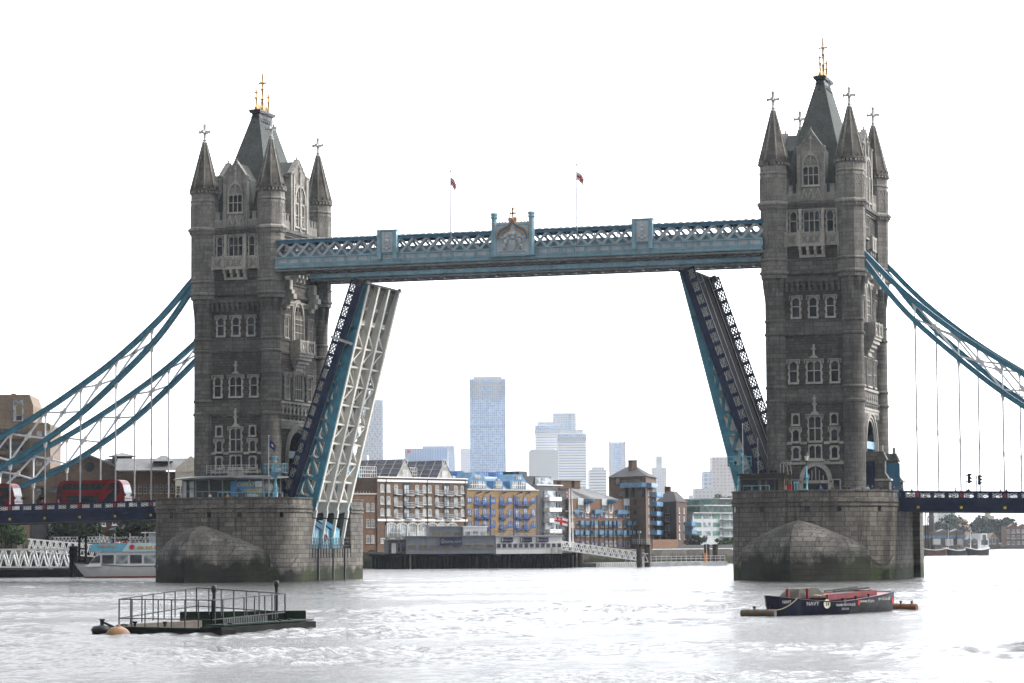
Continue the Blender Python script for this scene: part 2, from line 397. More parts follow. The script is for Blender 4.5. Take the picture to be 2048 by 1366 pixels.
def bank():
    g = [(-900, 455), (60, 468), (330, 500), (700, 566), (757, 567), (1120, 580), (1290, 598), (1470, 640), (1640, 900)]
    pts = [V(u, d) for u, d in g]; far = [V(1700, 9000), V(-1500, 9000)]
    MB().prism([(p.x, p.y) for p in pts+far], -2, 3.3).build('river_bank', 'quay')['kind'] = 'structure'
    g = [(1640, 1500), (1900, 1650), (2300, 1750), (2600, 1700)]
    pts = [V(u, d) for u, d in g]; far = [V(2600, 9000), V(1660, 9000)]
    MB().prism([(p.x, p.y) for p in pts+far], -2, 2.6).build('far_bank', 'quay')['kind'] = 'structure'
bank()
# ------------------------------------------------------------------ piers
PX, PY, PR = 10.67, 10.5, 10.5
def pier_plan(off=0., n=22):
    """rounded-end plan, counter-clockwise from the channel side (+x)"""
    out = []
    for sgn in (1, -1):
        for i in range(n+1):
            a = math.pi*i/n
            x, y = (PX+off)*math.cos(a), PY+(PR+off)*math.sin(a)
            out.append((x, y) if sgn > 0 else (-x, -y))
    return out
def notch_plan(off, w, xin, sides=(1,), wl=8.3, xl=.9):
    """pier plan with the bascule chamber cut into +x and the shallow bearing recess into -x"""
    P = pier_plan(off); h = len(P)//2
    return P[:h]+[(-(PX+off), wl), (-(PX+off)+xl, wl), (-(PX+off)+xl, -wl), (-(PX+off), -wl)]+P[h:]+[(PX+off, -w), (xin, -w), (xin, w), (PX+off, w)]
def make_pier(label):
    t = thing('bridge_pier', label, 'bridge pier', group='stone piers of the bridge')
    b = MB(); W = 7.4
    P0 = pier_plan(); h = len(P0)//2
    low = P0[:h]+[(-PX, 8.3), (-PX+.9, 8.3), (-PX+.9, -8.3), (-PX, -8.3)]+P0[h:]
    b.prism(low, -2.5, 4.4)
    b.prism(notch_plan(0, W, 4.2), 4.4, 9.45)
    b.build('pier_wall', 'granite', t)
    b = MB()   # three roll mouldings and the parapet course
    for z0, z1, o in ((9.45, 9.68, .16), (9.68, 9.9, .06), (9.9, 10.12, .2), (10.12, 10.3, .1), (10.3, 10.36, .04)): b.prism(notch_plan(o, W, 4.2, xl=.9+o), z0, z1)
    b.build('string_course', 'granite', t)
    n = 2*h
    for nm, oo, ii, z0, z1 in (('parapet', .02, -.6, 10.362, 11.3), ('coping', .14, -.72, 11.302, 11.47)):
        O, I = pier_plan(oo), pier_plan(ii)
        for half in (0, 1):
            b = MB()
            for i in range(half*h, half*h+h-1):
                a, c, d, e = O[i], O[i+1], I[i+1], I[i]
                b.hexa([(*a, z0), (*c, z0), (*d, z0), (*e, z0)], [(*a, z1), (*c, z1), (*d, z1), (*e, z1)])
            sg = 1 if half == 0 else -1
            for x, y0, y1 in ((PX, 7.4, 10.5), (-PX, 9.3, 10.5)):
                xa = x+np.sign(x)*oo; xb = x+np.sign(x)*ii; b.box(min(xa, xb), max(xa, xb), min(sg*y0, sg*y1), max(sg*y0, sg*y1), z0, z1)
            b.build(nm, 'granite', t)
    # drain holes
    for sg in (1, -1):
        for a in (28, 62, 96, 118, 152):
            A = R(a) if sg > 0 else R(a+180); x, y = PX*math.cos(A), sg*PY+PR*math.sin(A)
            o = MB().box(-.05, .05, -.27, .27, 8.75, 9.4).build('drain_hole', 'window_dark', t, (x, y, 0), A)
    for sg, nm in ((1, 0), (-1, math.pi)):   # pointed cutwater with a domed cap
        b = MB(); rows = []; z0 = 2.7; S = 40; T = 14; uvs = []
        tip = 26.5-PY
        for i in range(S+1):
            s = i/S; q = abs(2*s-1); sx = 1 if s < .5 else -1
            th = (1-q)*math.pi/2
            o = Vector((sx*(PX-.02)*q*(1.5-.5*q), PY+tip*(1-q*(.62+.38*q)), 0))
            a = math.pi*s; inn = Vector(((PX-.3)*math.cos(a), PY+(PR-.3)*math.sin(a), 0))
            H = 2.9+4.75*(1-q**1.3)**1.8
            col = [(o.x, o.y, -2.5), (o.x, o.y, z0*.5), (o.x, o.y, z0)]; u = i*.85; cu = [(u, -2.5), (u, z0*.5), (u, z0)]; L = z0; last = col[-1]
            for k in range(1, T+1):
                t_ = k/T*math.pi/2; pt = o+(inn-o)*(1-math.cos(t_))**1.05; pt.z = z0+(H-z0)*math.sin(t_)**1.05; pt = tuple(pt); L += math.dist(pt, last); last = pt
                col.append(pt); cu.append((u*(1-.45*k/T)+.45*k/T*17, L))
            rows.append(col); uvs.append(cu)
        for half in (rows[:S//2+1], rows[S//2:]):
            k = 0 if half is not rows and half[0] == rows[0] else S//2
            b.grid(half[::-1], uvs[k:k+len(half)][::-1], sm=True)
        b.build('cutwater', 'dome_granite', t, None, nm)
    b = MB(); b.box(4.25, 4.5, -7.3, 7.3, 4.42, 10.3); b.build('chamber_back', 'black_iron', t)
    # iron rail on the chamber ledge and hanging chains of the mooring gear
    b = MB()
    for z in (4.75, 5.3, 5.85): b.bar((PX-.15, -7.3, z), (PX-.15, 7.3, z), .07)
    for i in range(15): y = -7.3+i*14.6/14; b.bar((PX-.15, y, 4.4), (PX-.15, y, 5.85), .07); b.bar((PX+.06, y, 3.1), (PX+.06, y, 5.0), .08)
    for y in (-5.2, .4, 4.9): b.box(PX+.003, PX+.2, y-.12, y+.12, -.5, 4.4)
    b.build('ledge_railing', 'black_iron', t)
    b = MB()
    for sg in (1, -1):
        for a0, a1 in ((100, 70), (70, 40), (40, 12), (140, 168)):
            pts = []
            for k in range(9):
                a = R(a0+(a1-a0)*k/8) + (math.pi if sg < 0 else 0); s = k/8
                pts.append(((PX+.1)*math.cos(a), sg*PY+(PR+.1)*math.sin(a), 3.1-4*s*(1-s)*1.2))
            b.tube(pts, .05, 5)
    b.build('mooring_chain', 'black_iron', t)
    return t
pier_n = make_pier('river pier in granite under the bridge tower with the glass pavilion'); pier_n.location = (-41.15, 0, 0)
pier_s = copy_tree(pier_n, None, 'river pier in granite beside the moored blue barge, under the tower with the gold crosses nearer the right edge'); pier_s.location = (41.15, 0, 0); pier_s.rotation_euler.z = math.pi
pier_s['label'] = 'granite river pier with a domed cutwater behind the moored blue barge'
# counterweight housings in the open chamber
for i, y in enumerate((-5.0, -1.0, 3.1)):
    t = thing('counterweight_box', ('sky blue box with a sloped cap at the front of the open bascule chamber', 'sky blue box with a sloped cap and a red lifebuoy in the bascule chamber', 'sky blue box with a sloped cap at the back of the open bascule chamber')[i], 'machinery box', (-41.15+9.2, y, 4.41), 0, 'sky blue boxes in the bascule chamber')
    MB().box(-1.2, .9, -1.4, 1.4, 0, 2.55).build('body', 'cyan_paint', t)
    MB().hexa([(-1.3, -1.5, 2.553), (1.0, -1.5, 2.553), (1.0, 1.5, 2.553), (-1.3, 1.5, 2.553)], [(-1.3, -1.5, 4.0), (.6, -1.5, 2.9), (.6, 1.5, 2.9), (-1.3, 1.5, 4.0)]).build('cap', 'mid_blue', t)
    b = MB()
    for yy in (-1.2, -.4, .4, 1.2): b.box(.902, .97, yy-.06, yy+.06, .1, 2.5)
    b.build('rib', 'pale_blue', t)
    if i == 1:
        b = MB(); n = 20; rows = [[(1.0+.09*math.cos(q*math.pi/3), (.42+.11*math.sin(q*math.pi/3))*math.cos(k*2*math.pi/n), 1.5+(.42+.11*math.sin(q*math.pi/3))*math.sin(k*2*math.pi/n)) for q in range(7)] for k in range(n+1)]
        b.grid(rows); b.build('lifebuoy', 'red_paint', t)
# ------------------------------------------------------------------ towers
WY, WX, TX, TY = 9.3, 5.4, 5.1, 8.85
def oct_prof(prof): return prof
def gothic_window(w, h, lights, transoms=(.55,), fr=.14, depth=.26, tooth=True, hood=True, arched=True, blind=None, key={}):
    """returns meshes (surround, tracery, pane) in face coordinates: x along, -y outward, z up from the sill"""
    k = (w, h, lights, transoms, fr, depth, tooth, hood, arched)
    if k in key: return key[k]
    s = MB(); W = w/2
    s.box(-W-fr, -W, -depth, 0, 0, h); s.box(W, W+fr, -depth, 0, 0, h); s.box(-W-fr, W+fr, -depth, 0, h, h+fr); s.box(-W-fr-.08, W+fr+.08, -depth-.1, 0, -.22, 0)
    if tooth:
        n = max(3, int(h/.42))
        for i in range(n):
            if i % 2 == 0:
                z = i*h/n; s.box(-W-fr-.11, -W-fr-.002, -depth+.05, 0, z, z+h/n); s.box(W+fr+.002, W+fr+.11, -depth+.05, 0, z, z+h/n)
    if hood:
        s.box(-W-fr-.16, W+fr+.16, -depth-.2, 0, h+fr+.06, h+fr+.16); s.box(-W-fr-.26, -W-fr-.16, -depth-.16, 0, h-.3, h+fr+.16); s.box(W+fr+.16, W+fr+.26, -depth-.16, 0, h-.3, h+fr+.16)
    t = MB(); lw = w/lights; mt = .055
    t.box(-W, W, -.1, -.02, 0, .05)
    for i in range(1, lights): t.box(-W+i*lw-mt, -W+i*lw+mt, -depth+.04, -.02, 0, h)
    for q in transoms: t.box(-W, W, -depth+.06, -.02, h*q-mt, h*q+mt)
    if arched:
        levels = [h]+[h*q for q in transoms if q > .6]
        for i in range(lights):
            x0 = -W+i*lw; hh = lw*.42
            for z in levels:
                top = z; c = x0+lw/2
                for sg in (-1, 1):
                    e = c+sg*lw/2
                    pts = [(e, top-hh), (e, top), (c, top), (c+sg*lw*.1, top-hh*.16), (c+sg*lw*.27, top-hh*.3), (c+sg*lw*.3, top-hh*.52), (c+sg*lw*.42, top-hh*.62)]
                    if sg < 0: pts = pts[::-1]
                    t.plate(pts[::-1], -depth+.08, -.02)
    p = MB(); p.box(-W, W, -.05, -.015, 0, h)
    key[k] = (s, t, p); return key[k]
GW = {}
def add_window(parent, x, z, face, w, h, lights, **kw):
    """face = (rotation, distance): 'front', 'back', 'right', 'left' wall of the tower"""
    k = (w, h, lights, tuple(sorted(kw.items())))
    rz, d = face
    loc = (math.cos(rz)*x+math.sin(rz)*d, math.sin(rz)*x-math.cos(rz)*d, z)
    if k not in GW:
        s, t, p = gothic_window(w, h, lights, **kw)
        o = s.build('window', 'portland', parent, loc, rz); a = t.build('tracery', 'portland', o) if t.v else None; b = p.build('pane', 'window_dark', o)
        GW[k] = (o.data, a.data if a else None, b.data); return o
    ms = GW[k]; o = link('window', ms[0], parent, loc, rz)
    if ms[1]: link('tracery', ms[1], o)
    link('pane', ms[2], o); return o
def face_obj(b, name, mat, parent, face, x=0., z=0.):
    rz, d = face
    return b.build(name, mat, parent, (math.cos(rz)*x+math.sin(rz)*d, math.sin(rz)*x-math.cos(rz)*d, z), rz)
FR, BK, RT, LF = (0., WY), (math.pi, WY), (math.pi/2, WX), (-math.pi/2, WX)
def finial_cross(mb, z0, h, w, k=1.):
    mb.lathe([(.3*k, z0), (.32*k, z0+.12), (.16*k, z0+.2), (.16*k, z0+.3), (.28*k, z0+.4), (.14*k, z0+.52), (.12*k, z0+h*.45)], 10)
    a = .13*k; zc = z0+h*.58
    mb.box(-a, a, -a, a, z0+h*.44, z0+h*.93)
    for sx, sy in ((1, 0), (-1, 0), (0, 1), (0, -1)):
        mb.bar((0, 0, zc), (sx*w/2, sy*w/2, zc), .24*k, .22*k)
        mb.box(sx*w/2-.08*k-.06*k*abs(sy), sx*w/2+.08*k+.06*k*abs(sy), sy*w/2-.08*k-.06*k*abs(sx), sy*w/2+.08*k+.06*k*abs(sx), zc-.15*k, zc+.15*k)
    mb.lathe([(.2*k, z0+h*.9), (.2*k, z0+h*.95), (.08*k, z0+h*.97), (.13*k, z0+h)], 8)
def make_turret(parent, x, y):
    b = MB()
    r = 1.42
    prof = [(1.78, 10.37), (1.78, 11.0), (1.62, 11.15), (1.62, 11.5), (1.5, 11.75), (r, 12.0)]
    def band(z0, z1, e): return [(r, z0), (r+e, z0+.06), (r+e, z1-.1), (r, z1)]
    for z0, z1, e in ((23.05, 23.5, .16), (24.95, 25.3, .13), (31.95, 32.35, .16), (33.72, 34.05, .12)): prof += band(z0, z1, e)
    prof += [(r, 36.3)]
    b.lathe(prof, 24, sm=False)
    lo = [(r*math.cos(R(22.5/2*k)), r*math.sin(R(22.5/2*k))) for k in range(32)]
    ra = 1.78
    def octp(a, ap):
        q = (math.degrees(a)+22.5) % 45-22.5; rr = ap/math.cos(R(q)); return (rr*math.cos(a), rr*math.sin(a))
    # broached change from round to octagon: the corner facets stay behind as dark spear shapes
    rows = []
    for f, z in ((0, 36.3), (.35, 37.2), (.8, 38.4), (1, 39.3), (1, 39.55)):
        row = []
        for k in range(32):
            a = R(11.25*k); q = abs((11.25*k+22.5) % 45-22.5); near = q < 1
            o = octp(a, ra); c = lo[k]; c = (c[0]*.93, c[1]*.93) if q > 20 and .3 < f and z < 39.4 else c; g = f*(0 if q > 20 and z < 39.4 else .42 if 9 < q < 14 and z < 39.4 else 1)
            row.append((c[0]+(o[0]-c[0])*g, c[1]+(o[1]-c[1])*g, z))
        rows.append(row)
    b.grid(rows, [[(k*.3, z) for k in range(33)] for z in (36.3, 37.2, 38.4, 39.3, 39.55)], sm=False, closed=True)
    Rr = ra/math.cos(R(22.5)); o8 = R(22.5)
    t = b.build('turret', 'ashlar', parent, (x, y, 0)); b = MB()
    prof = [(Rr, 39.55), (Rr, 40.0), (Rr+.2, 40.12), (Rr+.2, 40.36), (Rr, 40.55), (Rr, 41.8), (Rr+.12, 41.9), (Rr+.12, 42.05), (Rr-.03, 42.2), (Rr-.03, 48.6)]
    b.lathe(prof, 8, rot=o8, sm=False); b.build('upper_shaft', 'ashlar_pale', t)
    b = MB(); prof = [(Rr-.03, 48.6), (Rr+.16, 48.8), (Rr+.2, 49.1), (Rr+.42, 49.3), (Rr+.42, 49.55), (Rr+.05, 49.8),
            (Rr+.0, 52.9), (Rr+.0, 53.3), (Rr+.1, 53.4), (Rr+.1, 53.55), (Rr-.02, 53.7), (Rr-.02, 54.45), (Rr+.14, 54.6)]
    b.lathe(prof, 8, rot=o8, sm=False); b.build('belfry', 'belfry_stone', t)
    b = MB()
    for i in range(8):   # blind tracery panels on the belfry stage, brackets under the cornice
        a = R(45*i); ca, sa = math.cos(a), math.sin(a)
        def P(l, o, z): return (ca*(ra+o)-sa*l, sa*(ra+o)+ca*l, z)
        def slab(l0, l1, z0, z1, o0, o1):
            b.hexa([P(l0, o0, z0), P(l0, o1, z0), P(l1, o1, z0), P(l1, o0, z0)], [P(l0, o0, z1), P(l0, o1, z1), P(l1, o1, z1), P(l1, o0, z1)])
        for l in (-.55, .55): slab(l-.07, l+.07, 50.0, 52.9, -.05, .09)
        slab(-.48, .48, 50.0, 50.1, -.05, .08); slab(-.48, .48, 52.8, 52.9, -.05, .08); slab(-.48, .48, 51.1, 51.2, -.05, .06)
        slab(-.06, .06, 50.1, 51.1, -.05, .06); slab(-.36, -.14, 50.5, 50.75, -.05, .05); slab(.14, .36, 50.5, 50.75, -.05, .05)
        for l0, l1, z0, z1 in ((-.48, 0, 51.6, 52.8), (.48, 0, 51.6, 52.8), (-.3, .3, 51.5, 52.3), (.3, -.3, 51.5, 52.3)): b.bar(P(l0, .02, z0), P(l1, .02, z1), .12, .12)
        for l in (-.5, 0, .5): slab(l-.12, l+.12, 54.62, 54.92, -.2, .3); slab(l-.1, l+.1, 48.9, 49.25, -.02, .3)
    b.build('blind_tracery', 'belfry_stone', t)
    b = MB()
    b.lathe([(Rr+.1, 54.9), (Rr+.22, 55.0), (Rr+.2, 55.25), (Rr, 55.3)], 8, rot=o8, sm=False)
    prof = []; n = 11
    for k in range(n):
        f = k/n; g = (k+1)/n; r0 = Rr+(.2-Rr)*f; z0 = 55.3+6.75*f; z1 = 55.3+6.75*g; r1 = Rr+(.2-Rr)*g
        prof += [(r0, z0), (r1+.09, z1)]
    prof += [(.2, 62.05)]
    b.lathe(prof, 8, rot=o8, sm=False)
    rb = MB()
    for i in range(8):
        a = o8+R(45*i); rb.bar((Rr*1.03*math.cos(a), Rr*1.03*math.sin(a), 55.3), (.26*math.cos(a), .26*math.sin(a), 62.05), .16, .16)
    for i in range(16):
        a = R(22.5*i); rr = Rr*.99; b.box(rr*math.cos(a)-.1, rr*math.cos(a)+.1, rr*math.sin(a)-.1, rr*math.sin(a)+.1, 55.3, 55.62)
    b.build('cone_roof', 'spire_stone', t); rb.lathe([(.3, 61.6), (.36, 61.8), (.2, 62.0)], 8); rb.build('cone_rib', 'belfry_stone', t)
    b = MB(); finial_cross(b, 61.95, 2.75, 1.55, 1.35); b.build('cross_finial', 'cross_white', t)
    return t
def make_tower(label):
    t = thing('bridge_tower', label, 'bridge tower', group='Gothic towers of the bridge')
    # body with the road arch through it
    b = MB(); ar = [(-3.9, 10.37)]+[(y, z) for y, z in garch(7.8, 10.37, 16.2, 21.0, 8)[1:-1]]+[(3.9, 10.37)]
    def body(x0, x1, w):
        b.xplate([(-w, 10.37)]+ar+[(w, 10.37), (w, 49.6), (-w, 49.6)], x0, x1)
    body(-WX, WX, WY)
    b.build('wall', 'rubble', t)
    b = MB()   # smooth bands between the strings
    def band(z0, z1, o):
        b.box(-TX+.2, TX-.2, -WY-o, -WY+.05, z0, z1); b.box(-TX+.2, TX-.2, WY-.05, WY+o, z0, z1)
        b.box(WX-.05, WX+o, -TY+.2, TY-.2, z0, z1); b.box(-WX-o, -WX+.05, -TY+.2, TY-.2, z0, z1)
    for z0, z1 in ((23.4, 25.0), (32.3, 33.8), (40.5, 41.85)): band(z0, z1, .05)
    b.build('ashlar_band', 'ashlar', t)
    b = MB()
    for z0, z1, o in ((23.05, 23.25, .2), (23.25, 23.4, .3), (25.0, 25.15, .22), (25.15, 25.27, .12), (31.95, 32.15, .2), (32.15, 32.3, .3), (33.8, 34.02, .2), (40.0, 40.2, .22), (40.2, 40.42, .34), (41.85, 42.08, .2),
                      (48.65, 48.95, .2), (48.95, 49.2, .34), (49.2, 49.62, .56), (15.35, 15.7, .1), (10.4, 11.0, .25)):
        if z0 in (15.35, 10.4):
            for sg in (-1, 1):
                ya, yb = (-WY-o, -WY+.04) if sg < 0 else (WY-.04, WY+o)
                if z0 > 12: b.box(-TX+.2, TX-.2, ya, yb, z0, z1)
                else: b.box(-TX+.2, -1.95, ya, yb, z0, z1); b.box(1.95, TX-.2, ya, yb, z0, z1)
            continue
        band(z0, z1, o)
    b.build('string_course', 'ashlar', t)
    for x in (-TX, TX):
        for y in (-TY, TY): make_turret(t, x, y)
    for fi, F in enumerate((FR, BK)):
        # ground storey: doorway
        b = MB(); o = garch(3.3, 0, 2.2, 4.35, 8); b.ring([(x*1.16, z*1.07) for x, z in o][1:-1], o[1:-1], -.34, 0, closed=False); b.ring([(x*1.3, z*1.12) for x, z in o][1:-1], [(x*1.18, z*1.075) for x, z in o][1:-1], -.2, 0, closed=False)
        b.box(-2.15, -1.66, -.34, 0, 0, 2.25); b.box(1.66, 2.15, -.34, 0, 0, 2.25)
        b.box(-1.62, 1.62, -.2, -.03, 2.1, 2.5); b.box(-1.2, 1.2, -.42, 0, 4.95, 5.25)
        for k in range(-2, 3): b.box(k*.5-.05, k*.5+.05, -.18, -.03, 2.5, 4.2-.3*abs(k)-.12*k*k)
        d = face_obj(b, 'doorway', 'portland', t, F, 0, 11.0-.6)
        b = MB(); b.plate(o[::-1][:] if False else [(x, z) for x, z in o], -.03, .0); b.build('door', 'window_dark', d)
        for x in (-2.75, 2.75): add_window(t, x, 10.8, F, .85, 2.1, 1, transoms=(), tooth=False, hood=False, arched=False)
        # first storey
        add_window(t, 0, 18.05, F, 1.55, 3.2, 2, transoms=(.52,)); add_window(t, 0, 15.75, F, 1.55, 1.7, 2, transoms=(), hood=False, tooth=False)
        b = MB(); b.box(-.14, .14, -.34, 0, 0, .9); b.box(-.32, .32, -.4, 0, .9, 1.05); b.box(-.16, .16, -.32, 0, 1.05, 1.7); b.box(-.26, .26, -.36, 0, 1.7, 1.85); b.box(-.1, .1, -.28, 0, 1.85, 2.2); b.plate([(-.6, -.35), (.6, -.35), (.14, .1), (-.14, .1)], -.34, 0)
        face_obj(b, 'finial', 'portland', t, F, 0, 21.9)
        for x in (-2.55, 2.55):
            add_window(t, x, 15.75, F, .8, 1.5, 1, transoms=(), hood=False); add_window(t, x, 18.0, F, .8, 1.55, 1, transoms=()); add_window(t, x, 20.25, F, .8, 1.3, 1, transoms=(), hood=False, tooth=False)
        b = MB()
        for z in (17.62, 15.28):
            for s in (-1, 1): b.box(min(s*1.15, s*1.95), max(s*1.15, s*1.95), -.1, 0, z, z+.34); b.box(min(s*3.15, s*3.75), max(s*3.15, s*3.75), -.1, 0, z, z+.34)
        b.box(-3.75, 3.75, -.12, 0, 14.98, 15.28); face_obj(b, 'stone_band', 'portland', t, F)
        # second storey
        add_window(t, 0, 25.75, F, 1.75, 2.75, 2)
        for x in (-2.75, 2.75): add_window(t, x, 25.75, F, .95, 2.75, 1)
        b = MB(); b.box(-.12, .12, -.34, 0, 0, .8); b.box(-.3, .3, -.4, 0, .8, .95); b.box(-.14, .14, -.3, 0, .95, 1.5); b.plate([(-.6, -.3), (.6, -.3), (.12, .1), (-.12, .1)], -.34, 0)
        face_obj(b, 'finial', 'portland', t, F, 0, 29.25)
        # third storey
        for x in (-2.3, 0, 2.3): add_window(t, x, 34.35, F, .95, 2.55, 1)
        b = MB(); b.box(-3.6, 3.6, -.62, 0, 39.0, 39.55); b.box(-3.6, 3.6, -.2, 0, 38.6, 39.0)
        for k in range(10):
            x = -3.45+k*.767; b.box(x-.17, x+.17, -.6, 0, 38.25, 39.0); b.box(x-.17, x+.17, -.38, 0, 37.8, 38.25)
        face_obj(b, 'corbel_table', 'ashlar', t, F)
        # balcony of the top storey
        b = MB()
        b.box(-1.85, 1.85, -1.1, 0, 43.6, 43.85); b.box(-1.75, 1.75, -1.05, -.85, 43.85, 45.3); b.box(-1.85, 1.85, -1.15, -.78, 45.3, 45.5)
        for x in (-1.6, 1.6): b.box(x-.22, x+.22, -1.18, -.7, 43.6, 45.62); b.box(x-.2, x+.2, -1.0, 0, 43.85, 45.5)
        for x in (-2.85, 2.85): b.box(x-.95, x+.95, -.42, 0, 43.75, 45.2); b.box(x-1.0, x+1.0, -.5, 0, 45.2, 45.38)
        for x in (-3.6, 3.6): b.box(x-.2, x+.2, -.55, 0, 43.6, 45.6); b.box(x-.17, x+.17, -.4, 0, 42.4, 43.6)
        for x in (-1.5, -.5, .5, 1.5): b.box(x-.18, x+.18, -1.0, 0, 43.1, 43.6); b.box(x-.18, x+.18, -.6, 0, 42.55, 43.1)
        b.box(-1.7, 1.7, -.35, 0, 42.2, 42.55)
        bal = face_obj(b, 'balcony', 'portland', t, F)
        for c, hw, o in ((0, 1.25, -1.12), (-2.75, .6, -.47), (2.75, .6, -.47)):
            b = MB(); n = 3 if hw > 1 else 1
            for k in range(n):
                cx = c-hw+(2*k+1)*hw/n; q = hw/n*.8
                b.bar((cx-q, o, 44.05), (cx+q, o, 45.1), .1); b.bar((cx+q, o, 44.05), (cx-q, o, 45.1), .1); b.ring([(cx+q*.7*math.cos(a*math.pi/4), 44.58+.4*math.sin(a*math.pi/4)) for a in range(8)], [(cx+q*.5*math.cos(a*math.pi/4), 44.58+.28*math.sin(a*math.pi/4)) for a in range(8)], o-.06, o+.05)
            b.build('pierced_panel', 'belfry_stone', bal)
        add_window(t, 0, 45.55, F, 2.05, 2.75, 3)
        for x in (-2.45, 2.45): add_window(t, x, 45.55, F, .8, 2.75, 1)
        b = MB()
        for x in (-1.5, 1.5): b.box(x-.19, x+.19, -.5, 0, 45.5, 48.65); b.box(x-.14, x+.14, -.6, 0, 45.9, 46.4)
        for x in (-3.35, 3.35): b.box(x-.14, x+.14, -.34, 0, 45.4, 48.65)
        b.box(-3.5, 3.5, -.2, 0, 48.4, 48.6)
        face_obj(b, 'pilaster', 'portland', t, F)
        # gabled dormer over the parapet
        gable(t, F, 1.75, 56.4, 58.9, 3, 2.0, 51.75, 2.45)
        for s in (-1, 1):
            b = MB()
            b.box(min(s*1.75, s*4.3), max(s*1.75, s*4.3), -.3, .25, 49.63, 50.75)
            b.box(min(s*2.5, s*3.1), max(s*2.5, s*3.1), -.3, .25, 50.75, 51.7); b.box(min(s*2.45, s*3.15), max(s*2.45, s*3.15), -.36, .31, 51.7, 51.85)
            b.box(min(s*1.8, s*2.0), max(s*1.8, s*2.0), -.3, .25, 50.75, 51.9); b.box(min(s*3.6, s*4.2), max(s*3.6, s*4.2), -.3, .25, 50.75, 51.3)
            face_obj(b, 'battlement', 'belfry_stone', t, F)
    for F in (RT, LF):
        # road arch mouldings
        b = MB(); o = garch(7.8, 10.37, 16.2, 21.0, 8)
        for k, (s0, s1, d) in enumerate(((1.04, 1.0, -.18), (1.09, 1.045, -.34), (1.14, 1.095, -.5))):
            b.ring([(x*s0, 10.37+(z-10.37)*(1+(s0-1)*.8)) for x, z in o], [(x*s1, 10.37+(z-10.37)*(1+(s1-1)*.8)) for x, z in o], d, 0, closed=False)
        face_obj(b, 'road_arch', 'portland', t, F)
        # blue portal beam
        b = MB(); b.box(-3.85, 3.85, -.1, .8, 17.2, 18.2); b.box(-3.8, -3.2, .05, .8, 10.4, 17.2); b.box(3.2, 3.8, .05, .8, 10.4, 17.2)
        face_obj(b, 'portal_frame', 'mid_blue', t, F)
        # cresting panels, oriel, great window
        b = MB(); b.box(-6.6, 6.6, -.32, 0, 22.3, 22.6); b.box(-6.6, 6.6, -.22, 0, 21.9, 22.3)
        for k in range(16): y = -6.2+k*.827; b.box(y-.15, y+.15, -.3, 0, 21.3, 21.9)
        for k in range(9): y = -5.6+k*1.4; b.box(y-.08, y+.08, -.2, 0, 22.6, 24.9); b.bar((y-.55, -.14, 23.0), (y+.55, -.14, 24.6), .12); b.bar((y+.55, -.14, 23.0), (y-.55, -.14, 24.6), .12)
        b.box(-6.6, 6.6, -.26, 0, 24.9, 25.2)
        face_obj(b, 'panel_course', 'portland', t, F)
        add_window(t, 0, 25.6, F, 3.0, 3.7, 4, transoms=(.4,))
        for y in (-4.1, 4.1): add_window(t, y, 25.6, F, 1.3, 3.4, 2, transoms=(.5,))
        b = MB()   # oriel balcony carried on a curved corbel
        for z0, z1, o, w in ((29.7, 30.2, .35, 1.3), (30.2, 30.7, .6, 1.7), (30.7, 31.2, .95, 2.1), (31.2, 31.7, 1.25, 2.45), (31.7, 32.1, 1.45, 2.7), (32.1, 32.3, 1.6, 2.85)): b.box(-w, w, -o, 0, z0, z1)
        b.box(-2.7, 2.7, -1.5, -1.25, 32.3, 33.75); b.box(-2.7, -2.45, -1.25, 0, 32.3, 33.75); b.box(2.45, 2.7, -1.25, 0, 32.3, 33.75); b.box(-2.85, 2.85, -1.6, -1.15, 33.75, 33.98); b.box(-2.85, -2.4, -1.15, 0, 33.75, 33.98); b.box(2.4, 2.85, -1.15, 0, 33.75, 33.98)
        for y in (-2.6, 0, 2.6): b.box(y-.2, y+.2, -1.66, -1.1, 32.2, 34.1)
        ob = face_obj(b, 'oriel_balcony', 'portland', t, F)
        for y in (-1.3, 1.3):
            b = MB()
            for k in (-.55, .55): b.bar((y+k-.4, -1.52, 32.5), (y+k+.4, -1.52, 33.6), .1); b.bar((y+k+.4, -1.52, 32.5), (y+k-.4, -1.52, 33.6), .1)
            b.build('pierced_panel', 'belfry_stone', ob)
        b = MB(); o = garch(3.3, 0, 3.0, 5.4, 8); b.ring([(x*1.2, z*1.06 if z > 0 else z) for x, z in o], o, -.35, 0, closed=False); b.ring([(x*1.34, z*1.1 if z > 0 else z) for x, z in o], [(x*1.22, z*1.065 if z > 0 else z) for x, z in o], -.2, 0, closed=False)
        w = face_obj(b, 'window', 'portland', t, F, 0, 34.0)
        b = MB()
        for k in (-2, -1, 0, 1, 2): b.box(k*.55-.055, k*.55+.055, -.26, -.03, 0, 4.9-abs(k)*.62)
        for z in (1.2, 2.4, 3.1): b.box(-1.6, 1.6, -.24, -.03, z-.06, z+.06)
        for k in (-1.1, -.55, 0, .55, 1.1): b.bar((k-.27, -.15, 3.1), (k, -.15, 3.7), .09); b.bar((k+.27, -.15, 3.1), (k, -.15, 3.7), .09)
        b.build('tracery', 'portland', w); MB().plate(o, -.03, -.002).build('pane', 'window_dark', w)
        for y in (-4.5, 4.5): add_window(t, y, 34.3, F, 1.1, 2.9, 2, transoms=(.5,))
        b = MB(); b.box(-6.7, 6.7, -.3, 0, 39.3, 39.6); b.box(-6.7, 6.7, -.15, 0, 38.9, 39.3)
        for y in (-4.6, 4.6):   # big scrolled brackets under the walkways
            for z0, z1, o in ((38.4, 39.0, .6), (39.0, 39.7, 1.1), (39.7, 40.4, 1.6), (40.4, 41.0, 1.3), (41.0, 42.4, 1.0)): b.box(y-.55, y+.55, -o, 0, z0, z1)
